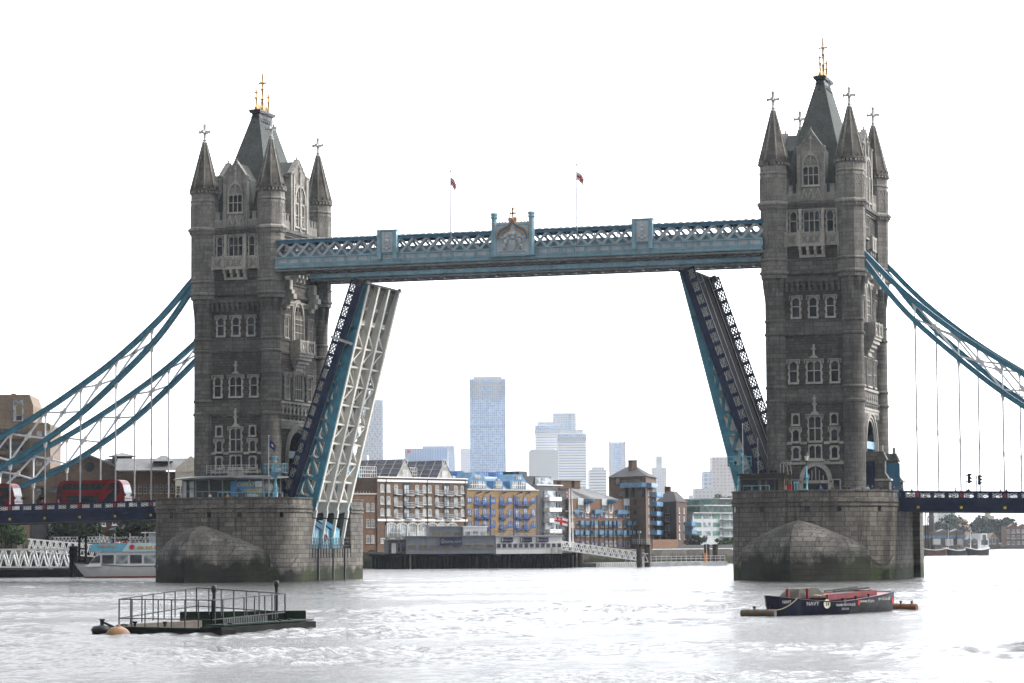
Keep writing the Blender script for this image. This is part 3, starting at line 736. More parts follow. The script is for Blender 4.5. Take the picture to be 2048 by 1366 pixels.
        face_obj(b, 'bracket', 'portland', t, F)
        b = MB()
        b.box(-1.6, 1.6, -1.2, 0, 43.6, 43.9); b.box(-1.55, 1.55, -1.15, -.9, 43.9, 45.3); b.box(-1.7, 1.7, -1.25, -.8, 45.3, 45.5)
        for y in (-1.4, 0, 1.4): b.box(y-.2, y+.2, -1.25, -.8, 43.6, 45.65); b.box(y-.2, y+.2, -1.0, 0, 43.0, 43.6); b.box(y-.2, y+.2, -.6, 0, 42.4, 43.0)
        face_obj(b, 'balcony', 'portland', t, F)
        add_window(t, 0, 45.5, F, 2.4, 2.8, 3)
        gable(t, F, 3.3, 57.4, 60.0, 2, 3.3, 50.4, 3.2)
        for s in (-1, 1):
            b = MB()
            b.box(min(s*3.3, s*7.6), max(s*3.3, s*7.6), -.3, .25, 49.63, 50.9)
            for k in range(4): y = s*(4.1+k*1.0); b.box(y-.3, y+.3, -.3, .25, 50.9, 51.75); b.box(y-.36, y+.36, -.36, .31, 51.75, 51.9)
            face_obj(b, 'battlement', 'belfry_stone', t, F)
    b = MB()   # main roof
    zb, zt = 50.3, 66.25
    B4 = [(-4.7, -8.3), (4.7, -8.3), (4.7, 8.3), (-4.7, 8.3)]; T4 = [(-.62, -2.6), (.62, -2.6), (.62, 2.6), (-.62, 2.6)]
    for i in range(4):
        j = (i+1) % 4; rows = []
        for k in range(13):
            f = k/12; a = [(B4[q][0]+(T4[q][0]-B4[q][0])*f, B4[q][1]+(T4[q][1]-B4[q][1])*f, zb+(zt-zb)*f) for q in (i, j)]; rows.append(a)
        for k in range(12):
            L = lambda p: p[0] if i in (0, 2) else p[1]
            a, bb = rows[k]; d, c = rows[k+1]
            b.face([a, bb, c, d], uv=[(L(p), p[2]*1.03) for p in (a, bb, c, d)])
    b.build('roof', 'slate', t)
    b = MB()
    for z0, z1, x, y in ((66.25, 66.5, .66, 2.64), (66.5, 67.0, .56, 2.5), (67.0, 67.18, .82, 2.8), (67.18, 67.42, .9, 2.9), (67.42, 67.5, .7, 2.7)): b.box(-x, x, -y, y, z0, z1)
    for s in (-1, 1):
        for k in range(7): b.ball((s*.78, -2.1+k*.7, 65.75), .14, 6)
        b.ball((0, s*2.82, 65.6), .2, 6)
        for k in (-.55, .05): b.bar((s*.85, k, 65.6), (s*.85, k, 68.2), .07)
    b.build('ridge_cap', 'lead', t)
    b = MB()
    for s in (-1, 1):
        y = s*2.25; b.lathe([(.3, 67.5), (.3, 67.75), (.14, 68.0), (.14, 69.0), (.26, 69.15), (.14, 69.35), (.13, 70.1), (.08, 70.5)], 8, (0, y)); b.box(-.28, .28, y-.07, y+.07, 69.9, 70.05); b.box(-.07, .07, y-.28, y+.28, 69.9, 70.05)
    b.box(-.09, .09, -2.2, 2.2, 67.5, 67.65); b.box(-.06, .06, -2.2, 2.2, 68.2, 68.3)
    for k in range(11):
        y = -1.9+k*.38; h = 1.0 if k % 2 else .75
        b.bar((0, y, 67.6), (0, y, 67.6+h), .09); b.box(-.06, .06, y-.13, y+.13, 67.6+h*.72, 67.6+h*.82); b.bar((0, y, 67.7), (0, y+.38, 68.2), .07)
    b.lathe([(.34, 67.5), (.34, 67.9), (.2, 68.2), (.2, 69.2), (.3, 69.3), (.14, 69.5), (.16, 70.6), (.3, 70.75), (.17, 70.9), (.16, 72.3), (.12, 73.1)], 8)
    for d in ((1, 0), (0, 1)): b.bar((-d[0]*.5, -d[1]*.5, 71.7), (d[0]*.5, d[1]*.5, 71.7), .22)
    for s in (-1, 1):
        for d in ((1, 0), (0, 1)): b.ball((s*.5*d[0], s*.5*d[1], 71.7), .17, 6); b.bar((0, s*.9*d[1]+s*.3*d[0]*0, 68.3), (0, 0, 69.4), .08)
    b.build('gilded_cresting', 'gold', t)
    return t
def gable(t, F, hw, zs, zp, lights, ww, wz, wh):
    """stone dormer gable: window, blind arch, kneelers and a slate roof running back into the main roof"""
    th = .45
    b = MB(); b.plate([(-hw, 49.63), (hw, 49.63), (hw, zs), (0, zp), (-hw, zs)], -.28, th)
    for s in (-1, 1):
        b.box(s*(hw-.16)-.24, s*(hw-.16)+.24, -.5, .1, 49.63, zs+.35); b.box(s*(hw-.16)-.32, s*(hw-.16)+.32, -.58, .5, zs+.35, zs+.55)
        b.bar((s*(hw+.1), .05, zs-.1), (0, .05, zp+.18), .75, .26, up=(0, 0, 1)); b.box(s*hw*.86-.13, s*hw*.86+.13, -.46, 0, 51.2, 51.6)
        for k in range(1, 5): f = k/5; b.ball((s*hw*(1-f), -.28, zs+(zp-zs)*f+.12), .17, 6)
    b.box(-hw, hw, -.44, 0, 51.45, 51.65); b.box(-hw, hw, -.4, 0, 49.7, 49.95)
    b.lathe([(.2, zp), (.25, zp+.15), (.08, zp+.35), (.14, zp+.5), (.03, zp+.7)], 8, (0, .05))
    g = face_obj(b, 'gable', 'belfry_stone', t, F)
    b = MB(); o = garch(hw*1.25, wz+wh+.1, wz+wh+.35, wz+wh+hw*.8+.3, 6); q = [(x*.86, (wz+wh+.1)+(z-(wz+wh+.1))*.88) for x, z in o]
    b.ring(o, q, -.6, -.2, closed=False)
    for k in range(5): a = R(18+36*k); b.ball((hw*.36*math.cos(a), -.3, wz+wh+.45+hw*.3*math.sin(a)), .13*max(1, hw/2.4), 6)
    b.bar((0, -.34, wz+wh+.4), (0, -.34, zp-.6), .16); b.ball((0, -.36, zp-1.0), .24, 6)
    for k in range(3): x = (k-1)*hw*.52; b.bar((x-hw*.22, -.32, 50.05), (x, -.32, 51.35), .12); b.bar((x+hw*.22, -.32, 50.05), (x, -.32, 51.35), .12)
    for s in (-1, 1): b.bar((s*hw*.62, -.35, wz+wh+.4), (0, -.35, wz+wh+hw*.95+.5), .13); b.ball((s*hw*.45, -.33, wz+wh+hw*.75), .16, 6)
    b.build('carved_relief', 'portland', g)
    if lights == 3: wn = add_window(t, 0, wz, (F[0], F[1]+.28), ww, wh, 3, fr=.16, depth=.16, tooth=False, hood=False)
    else:
        for s in (-1, 1): add_window(t, s*1.2, wz, (F[0], F[1]+.28), .95, wh, 2, fr=.24, depth=.2, tooth=False, hood=False, transoms=(.5,))
        b = MB()
        for s in (-1, 0, 1): b.box(s*2.4-.16, s*2.4+.16, -.6, -.28, 49.7, zs-.2-abs(s)*.4); b.plate([(s*2.4-.22, zs-.2-abs(s)*.4), (s*2.4+.22, zs-.2-abs(s)*.4), (s*2.4, zs+1.0-abs(s)*.4)], -.6, -.28)
        for s in (-1, 1): b.bar((s*1.2-.8, -.4, 54.2), (s*1.2, -.4, 56.6), .18); b.bar((s*1.2+.8, -.4, 54.2), (s*1.2, -.4, 56.6), .18)
        b.build('buttress', 'portland', g)
    b = MB(); L = 4.6 if hw < 2.5 else 3.6
    for s in (-1, 1):
        b.hexa([(s*hw, th, zs-.3), (s*hw, L, zs-.3), (s*(hw-.25), L, zs-.3), (s*(hw-.25), th, zs-.3)][::1 if s < 0 else -1], [(s*hw, th, zs), (s*hw, L, zs), (0.01*s, L, zp-.05), (.01*s, th, zp-.05)][::1 if s < 0 else -1])
        b.box(min(s*hw, s*(hw-.3)), max(s*hw, s*(hw-.3)), th, L, 49.7, zs-.3)
    b.build('dormer_roof', 'slate', g)
tower_n = make_tower('stone bridge tower carrying the landward chains beside the red buses'); tower_n.location = (-41.15, 0, 0)
tower_n['label'] = 'Gothic stone bridge tower rising behind the glass pavilion with the yellow lettered poster'
tower_s = copy_tree(tower_n, None, 'Gothic stone bridge tower rising behind the lamp post and the low brown control cabin'); tower_s.location = (41.15, 0, 0)
# ------------------------------------------------------------------ side spans
def lattice_panel(w, h, t=.1):
    """filigree panel: diagonals, rosette and frame; in x-z, centred on x"""
    b = MB(); d = .05
    b.bar((-w/2, 0, 0), (w/2, 0, h), t, d*2, up=(0, 1, 0)); b.bar((w/2, 0, 0), (-w/2, 0, h), t, d*2, up=(0, 1, 0))
    for a0, a1 in (((-w/2, h/2), (0, h)), ((0, h), (w/2, h/2)), ((w/2, h/2), (0, 0)), ((0, 0), (-w/2, h/2))): b.bar((a0[0], 0, a0[1]), (a1[0], 0, a1[1]), t*.8, d*2, up=(0, 1, 0))
    for cx in (-w/4, w/4):
        o = [(cx+h*.27*math.cos(k*math.pi/5), h/2+h*.27*math.sin(k*math.pi/5)) for k in range(10)]; b.ring(o, [(cx+(x-cx)*.68, h/2+(z-h/2)*.68) for x, z in o], -d, d)
    o = [(h*.2*math.cos(k*math.pi/4), h/2+h*.2*math.sin(k*math.pi/4)) for k in range(8)]; b.ring(o, [(x*.5, h/2+(z-h/2)*.5) for x, z in o], -d, d)
    return b
def make_deck(label):
    t = thing('bridge_deck', label, 'bridge span', group='side spans of the bridge')
    L = 46.; S = -.0165          # built outward along +x from the pier face; falls gently to the shore
    def zz(x): return S*x
    b = MB(); X0 = .12; XE = 78.
    def strip(y0, y1, za, zb, m=0):
        b.hexa([(X0, y0, za+zz(X0)), (XE, y0, za+zz(XE)), (XE, y1, za+zz(XE)), (X0, y1, za+zz(X0))], [(X0, y0, zb+zz(X0)), (XE, y0, zb+zz(XE)), (XE, y1, zb+zz(XE)), (X0, y1, zb+zz(X0))], m)
    for s in (-1, 1):
        ya, yb = sorted((s*8.9, s*8.6)); strip(ya, yb, 8.95, 10.25)
        ya, yb = sorted((s*9.15, s*8.4)); strip(ya, yb, 8.72, 8.95)
        ya, yb = sorted((s*9.08, s*8.5)); strip(ya, yb, 10.05, 10.25); strip(ya, yb, 9.55, 9.68)
    b.build('girder', 'navy', t)
    b = MB(); strip(-8.35, 8.35, 8.8, 9.9); b.build('underside', 'soffit', t)
    b = MB(); strip(-8.3, 8.3, 9.905, 10.3); b.build('road_surface', 'asphalt', t)
    for s in (-1, 1):
        b = MB()
        ya, yb = sorted((s*9.0, s*8.75)); strip(ya, yb, 11.14, 11.42); strip(ya, yb, 10.252, 10.56)
        n = int(XE/1.857)
        for k in range(-1, n):
            x = 2.6+k*1.857; w = .26 if (k % 3) else .34
            if x < .5 or x > XE-.5: continue
            b.box(x-w, x+w, ya, yb, 10.56+zz(x), 11.14+zz(x))
        b.build('parapet', 'navy', t)
        for k in range(-1, n):
            x = 2.6+(k+.5)*1.857
            if x > 50 or x < .9: continue
            if k == -1 and s == -1: pm = None
            if 'dp' not in GW: GW['dp'] = lattice_panel(1.3, .58, .075).build('lattice_panel', 'cream', t, (x, s*8.87, 10.56+zz(x))).data
            else: link('lattice_panel', GW['dp'], t, (x, s*8.87, 10.56+zz(x)))
            if k % 3 == 2 or k == -1:
                xs = 2.6+(k+1)*1.857
                if 'sh' not in GW:
                    GW['sh'] = MB().plate([(-.13, 0), (.13, 0), (.17, .2), (.17, .55), (-.17, .55), (-.17, .2)], -.06, .06).build('red_shield', 'red_paint', t, (xs, s*9.0, 10.6+zz(xs))).data
                    GW['bs'] = MB().plate([(-.16, -.16), (.16, -.16), (.16, .16), (-.16, .16)], -.06, .06).build('gilt_boss', 'yellow_paint', t, (xs, s*8.93, 9.3+zz(xs))).data
                else:
                    link('red_shield', GW['sh'], t, (xs, s*9.0, 10.6+zz(xs))); link('gilt_boss', GW['bs'], t, (xs, s*8.93, 9.3+zz(xs)))
    return t
deck_s = make_deck('navy blue bridge span with lattice parapet under the traffic lights'); deck_s.location = (41.15+PX, 0, 0)
deck_n = copy_tree(deck_s, None, 'navy blue bridge span with lattice parapet carrying the two red buses'); deck_n.location = (-41.15-PX, 0, 0); deck_n.rotation_euler.z = math.pi
# ------------------------------------------------------------------ suspension chains
UP = [(5.6, 43.4), (6.9, 42.4), (9.9, 39.2), (13.27, 36.0), (18.84, 31.55), (24.4, 27.85), (30.0, 24.5), (35.6, 21.5), (41.2, 18.85), (46.8, 16.6), (52.4, 14.7), (60, 12.7)]
LO = [(5.6, 42.7), (6.9, 41.3), (9.9, 37.3), (13.27, 33.45), (18.84, 28.4), (24.4, 23.85), (30.0, 20.15), (35.6, 17.0), (41.2, 14.75), (46.8, 13.2), (52.4, 12.2), (60, 11.6)]
def make_chain(label):
    t = thing('suspension_chain', label, 'bridge chain', group='stiffened suspension chains of the bridge')
    for nm, P in (('upper_chord', UP), ('lower_chord', LO)):
        b = MB(); Q = spline(P, 4)
        for dy0, dy1, h0, h1 in ((-.3, .3, -.26, .26), (-.42, .42, .26, .33), (-.42, .42, -.33, -.26)):
            rows = []
            for i, q in enumerate(Q):
                a, c = Q[max(i-1, 0)], Q[min(i+1, len(Q)-1)]; d = Vector((c[0]-a[0], 0, c[1]-a[1])).normalized(); n = Vector((-d.z, 0, d.x)); n = n if n.z > 0 else -n
                p = Vector((q[0], 0, q[1])); rows.append([p+n*h0+Vector((0, dy0, 0)), p+n*h1+Vector((0, dy0, 0)), p+n*h1+Vector((0, dy1, 0)), p+n*h0+Vector((0, dy1, 0))])
            b.grid(rows, sm=False, closed=True)
        b.build(nm, 'chain_blue', t)
    for i in range(3, 11):
        u, l = UP[i], LO[i]
        b = MB(); b.bar((u[0], 0, u[1]-.3), (l[0], 0, l[1]+.3), .2, .16)
        b.plate([(l[0]-.3, l[1]-.1), (l[0]+.3, l[1]-.1), (l[0]+.12, l[1]-1.05), (l[0]-.12, l[1]-1.05)], -.2, .2)
        b.plate([(u[0]-.4, u[1]-.2), (u[0]+.4, u[1]-.4), (u[0]+.1, u[1]-1.1), (u[0]-.1, u[1]-1.1)], -.08, .08)
        b.build('brace_post', 'white', t)
        if i < 10:
            u2, l2 = UP[i+1], LO[i+1]; b = MB()
            m = Vector(((u[0]+u2[0])/2, 0, (u[1]+u2[1]+l[1]+l2[1])/4))
            for e in ((u[0], u[1]-.3), (l[0], l[1]+.3), (u2[0], u2[1]-.3), (l2[0], l2[1]+.3)):
                e = Vector((e[0], 0, e[1])); b.bar(m, e, .24, .18, up=(0, 1, 0)); f = m+(e-m)*.16; b.bar(m, f, .46, .15, up=(0, 1, 0)); b.bar(e, e+(m-e)*.14, .3, .15, up=(0, 1, 0))
            b.build('cross_brace', 'white', t)
        if l[1] > 13:
            b = MB(); zb = 11.2-.0165*(l[0]-PX); b.tube([(l[0], 0, l[1]-.9), (l[0], 0, zb)], .105, 8); z = zb+(l[1]-zb)*.36; b.tube([(l[0], 0, z), (l[0], 0, z+.7)], .14, 8)
            b.build('hanger_rod', 'light_grey', t)
    return t
ch0 = make_chain('teal stiffened chain sloping down from the tower at right, nearer the viewer'); ch0.location = (41.15, -TY, 0)
ch0['label'] = 'nearer teal suspension chain from the tower beside the traffic lights'
c = copy_tree(ch0, None, 'farther teal suspension chain from the tower beside the traffic lights, mostly behind the nearer one'); c.location = (41.15, TY, 0)
c = copy_tree(ch0, None, 'higher and nearer teal suspension chain above the red buses'); c.location = (-41.15, -TY, 0); c.rotation_euler.z = math.pi
c = copy_tree(ch0, None, 'lower and farther teal suspension chain above the red buses'); c.location = (-41.15, TY, 0); c.rotation_euler.z = math.pi
# ------------------------------------------------------------------ high-level walkways
def make_walkway(label):
    """built for the upstream side: outer face at y=-10.3, inner face at y=-4.4"""
    t = thing('high_walkway', label, 'walkway', group='high-level walkways between the towers')
    X0, X1 = -35.6, 35.6; yo, yi = -10.3, -4.4
    b = MB()
    for s, y in ((-1, yo), (1, yi)):
        a, c = (y, y+.35) if s < 0 else (y-.35, y)
        x0, x1 = (-34.85, 34.7) if s < 0 else (X0, X1)
        def bx(z0, z1, e, x0=x0, x1=x1): b.box(x0, x1, min(a, a-e if s < 0 else a), max(c, c+e if s > 0 else c), z0, z1)
        bx(44.82, 45.02, .22); bx(44.1, 44.82, 0); bx(43.92, 44.1, .1); bx(43.62, 43.92, -.12 if False else 0); bx(43.5, 43.66, .22); bx(43.4, 43.5, .12)
        for k in range(41):
            x = -34.6+k*1.73
            if s < 0: b.box(x-.16, x+.16, y-.1, y, 44.1, 44.82)
            else: b.box(x-.16, x+.16, y, y+.1, 44.1, 44.82)
    b.box(-34.85, -34.6, yo, yi, 43.3, 45.0); b.box(34.45, 34.7, yo, yi, 43.3, 45.0)
    b.build('fascia', 'pale_blue', t)
    bp = MB(); bp.ring([(-.62, 0), (.62, 0), (.62, .56), (-.62, .56)], [(-.52, .1), (.52, .1), (.52, .46), (-.52, .46)], -.07, 0)
    bp.bar((-.5, -.03, .44), (.1, -.03, .12), .08, .06); bp.bar((.5, -.03, .44), (-.1, -.03, .3), .08, .06); bp.bar((-.5, -.03, .14), (-.2, -.03, .42), .06, .06); bp.bar((.5, -.03, .12), (.25, -.03, .42), .07, .06)
    bp.box(-.52, .52, -.005, -.002, .1, .46)
    br = MB(); br.ball((0, -.05, 0), .15, 6, (1, .6, .8))
    for k in range(40):
        x = -34.6+(k+.5)*1.73
        for y, rz in ((yo, 0), (yi, math.pi)):
            if 'wp' not in GW: GW['wp'] = bp.build('fascia_panel', 'lattice_grey', t, (x, y-.003, 44.18), rz).data; GW['wr'] = br.build('rosette', 'gilt_paint', t, (x-.86, y, 43.76), rz).data
            else: link('fascia_panel', GW['wp'], t, (x, y-.003 if rz == 0 else y+.003, 44.18), rz); link('rosette', GW['wr'], t, (x-.86, y, 43.76), rz)
    ylo, yli = yo+.45, yi-.45
    b = MB()
    b.box(X0, X1, ylo-.12, ylo+.12, 47.02, 47.32); b.box(X0, X1, ylo-.26, ylo+.26, 47.32, 47.44); b.box(X0, X1, ylo-.2, ylo+.2, 46.96, 47.02); b.box(X0, X1, yli-.12, yli+.12, 47.15, 47.42)
    b.build('top_beam', 'mid_blue', t)
    for y in (ylo, yli):
        b = MB(); n = 37; st = (X1-X0)/n; H = 1.98 if y == ylo else 2.15
        for k in range(-1, n+1):
            for sg in (1, -1):
                xa = X0+k*st; xb = xa+st*1.35*1; pa, pb = (xa, 45.0), (xa+1.9, 45.0+H)
                if sg < 0: pa, pb = (xa, 45.0+H), (xa+1.9, 45.0)
                # clip to the ends
                if pb[0] < X0+.1 or pa[0] > X1-.1: continue
                f0 = max(0, (X0-pa[0])/1.9); f1 = min(1, (X1-pa[0])/1.9)
                A = (pa[0]+1.9*f0, y-.07*sg, pa[1]+(pb[1]-pa[1])*f0); B = (pa[0]+1.9*f1, y-.07*sg, pa[1]+(pb[1]-pa[1])*f1)
                b.bar(A, B, .32, .12, up=(0, 1, 0))
                b.bar((A[0], y-.1*sg-.04, A[2]), (B[0], y-.1*sg-.04, B[2]), .06, .1, up=(0, 1, 0))
        b.build('lattice', 'lattice_grey', t)
    b = MB(); ym = (yo+yi)/2
    b.hexa([(X0, yo+.1, 47.43), (X1, yo+.1, 47.43), (X1, yi-.1, 47.43), (X0, yi-.1, 47.43)], [(X0, ym-.8, 47.75), (X1, ym-.8, 47.75), (X1, ym+.8, 47.75), (X0, ym+.8, 47.75)])
    for k in range(72): x = X0+.5+k*.99; b.bar((x, yo+.1, 47.5), (x, ym-.8, 47.8), .08, .1)
    b.build('roof', 'lead', t)
    b = MB(); b.box(X0, X1, yo+.5, yi-.5, 43.55, 43.7)
    b.build('floor', 'soffit', t)
    b = MB()
    for y in (yo+.2, yi-.2, ym): b.box(X0, X1, y-.12, y+.12, 43.05, 43.3)
    for k in range(36):
        x = X0+k*1.98; b.bar((x, yo+.2, 43.2), (x, yi-.2, 43.2), .14, .22); b.bar((x, yo+.2, 43.15), (x+1.98, ym, 43.15), .12, .1); b.bar((x+1.98, ym, 43.15), (x, yi-.2, 43.15), .12, .1)
    b.build('underside_bracing', 'grey_metal', t)
    b = MB()
    for y in (yo+1.6, yi-1.6):
        b.box(X0, X1, y-.04, y+.04, 45.05, 46.05)
        for k in range(36): x = X0+k*2.; b.box(x-.05, x+.05, y-.06, y+.06, 46.05, 47.4)
    b.build('glazing_rail', 'pale_blue', t)
    # plaques
    for x in (-18.0, 18.4):
        b = MB(); b.box(-1.35, 1.35, -.36, .5, 45.02, 48.0); b.box(-1.5, 1.5, -.5, .55, 48.0, 48.2)
        for s in (-1, 1): b.box(s*1.15-.26, s*1.15+.26, -.6, .5, 44.1, 48.0); b.box(s*1.15-.1, s*1.15+.1, -.66, -.6, 45.2, 47.7)
        p = b.build('plaque', 'pale_blue', t, (x, yo, 0))
        b = MB(); b.box(-.8, .8, -.42, -.37, 45.1, 47.9)
        for q in ((0, 47.1, .24), (0, 46.6, .34), (0, 46.1, .26), (-.25, 46.75, .16), (.25, 46.3, .16), (-.4, 45.7, .18), (.4, 45.7, .18), (0, 45.5, .22)): b.ball((q[0], -.5, q[1]), q[2], 8, (1, .9, 1))
        b.plate([(-.6, 45.9), (-.7, 45.7), (-.2, 45.62), (0, 45.25), (.2, 45.62), (.7, 45.7), (.6, 45.9)], -.5, -.42)
        b.build('relief', 'lattice_grey', p)
    return t
walk_f = make_walkway('nearer high-level walkway, pale blue lattice with a coat of arms at its middle')
walk_b = copy_tree(walk_f, None, 'farther high-level walkway, seen below and behind the one with the coat of arms'); walk_b.rotation_euler.z = math.pi
for k in [k for k in walk_b.children if k.name.startswith('plaque')]:
    for j in list(k.children): bpy.data.objects.remove(j)
    bpy.data.objects.remove(k)
def coat_of_arms(t, x, y):
    b = MB(); b.box(-2.45, 2.45, -.36, .5, 44.1, 48.5)
    p = b.build('armorial_panel', 'lattice_grey', t, (x, y, 0))
    b = MB()
    for s in (-1, 1):
        b.lathe([(.5, 43.9), (.5, 44.1), (.42, 44.15), (.42, 48.3), (.46, 48.4), (.4, 48.5), (.4, 49.0), (.52, 49.15), (.52, 49.25), (.44, 49.3), (.44, 49.5), (.54, 49.55), (.54, 49.7), (.46, 49.75), (.42, 49.85)], 8, (s*2.65, -.25), R(22.5), sm=False)
        b.box(s*1.5-.95, s*1.5+.95, -.42, .4, 48.0, 48.22)
    b.box(-3.0, 3.0, -.75, .4, 43.8, 44.02)
    b.build('post', 'pale_blue', p)
    # ogee arch, gilt line and cusps
    og = [(-2.2, 46.4), (-2.1, 46.9), (-1.7, 47.45), (-1.0, 47.8), (-.45, 48.15), (-.15, 48.6), (0, 49.0)]
    og = spline(og, 3); full = og+[(-a, z) for a, z in og[:-1][::-1]]
    b = MB(); b.ring([(a*1.0, z+.0) for a, z in full], [(a*.9, z-.28) for a, z in full], -.6, -.3, closed=False); b.build('ogee_arch', 'mid_blue', p)
    b = MB(); b.ring([(a*1.05, z+.14) for a, z in full], [(a*1.0, z+.02) for a, z in full], -.66, -.3, closed=False)
    b.ring([(a*.89, z-.3) for a, z in full], [(a*.85, z-.4) for a, z in full], -.56, -.36, closed=False)
    for a, z in ((-1.6, 46.75), (-1.35, 46.95), (-1.05, 47.15), (-.6, 47.35), (-.4, 47.55)):
        for s in (-1, 1): b.ball((a*s, -.45, z), .17, 6, (1.2, .5, .8))
    for s in (-1, 1):
        b.plate([(s*.1, 48.75), (s*.28, 48.3), (s*.6, 48.6), (s*.62, 49.0), (s*.42, 49.2), (s*.18, 49.1)][::s], -.5, -.2); b.plate([(s*2.5-.2, 48.0), (s*2.5+.2, 48.0), (s*2.5, 48.35)], -.75, -.66); b.box(s*2.2-.25, s*2.2+.25, -.44, -.36, 46.2, 46.35)
        for k in range(3): q = s*(1.15+.42*k); b.bar((q, 0, 48.22), (q, 0, 48.7), .07); b.bar((q-.12, 0, 48.55), (q+.12, 0, 48.55), .07); b.lathe([(.12, 48.22), (.04, 48.35)], 6, (q, 0))
    b.build('gilt_ornament', 'gilt_paint', p)
    b = MB(); b.box(-.1, .1, -.35, -.15, 49.0, 50.45); b.box(-.38, .38, -.35, -.15, 49.6, 49.8); b.box(-.17, .17, -.4, -.1, 50.2, 50.4)
    for s in (-1, 1): b.box(s*.38-.06, s*.38+.06, -.4, -.1, 49.52, 49.88)
    b.lathe([(.12, 50.4), (.1, 50.5), (.02, 50.6)], 6, (0, -.25)); b.build('gilt_cross', 'gilt_paint', p)
    b = MB()
    def el(x, z, r, kx=1., kz=1.): b.ball((x, -.48, z), r, 8, (kx, .95, kz))
    b.plate([(-.45, 46.0), (-.5, 45.3), (-.3, 44.75), (0, 44.5), (.3, 44.75), (.5, 45.3), (.45, 46.0)], -.6, -.36); b.box(-.06, .06, -.66, -.6, 44.7, 45.95); b.box(-.42, .42, -.66, -.6, 45.35, 45.5)
    el(0, 46.35, .34); el(0, 46.8, .42, 1.1, .6)
    for k in range(-2, 3): el(k*.2, 47.1-abs(k)*.04, .12)
    for k in range(9): a = R(200-27*k); el(.75*math.cos(a), 46.4+.6*math.sin(a), .16)
    for s in (-1, 1):
        for q in ((1.0, 45.75, .32, .8, 1.5), (1.05, 46.5, .26, 1, 1), (.9, 46.75, .13, 1, 1), (.72, 46.1, .14, 2, .7), (.8, 45.55, .13, 1.8, .7), (1.2, 45.2, .28, .9, 1.1), (.9, 44.9, .14, .9, 1.8), (1.35, 44.85, .15, .9, 1.9), (1.5, 45.9, .12, .8, 2.6), (1.62, 46.4, .14, 1, 1.2), (1.4, 46.3, .16, 1.6, .8), (1.75, 45.9, .09, 1, 2)): el(s*q[0], q[1], q[2], q[3], q[4])
        b.tube([(0, -.42, 44.45), (s*.6, -.44, 44.6), (s*1.2, -.44, 44.45), (s*1.8, -.42, 44.6), (s*2.0, -.42, 44.4)], .11, 6)
    b.build('heraldic_relief', 'lattice_grey', p)
coat_of_arms(walk_f, .18, -10.3)
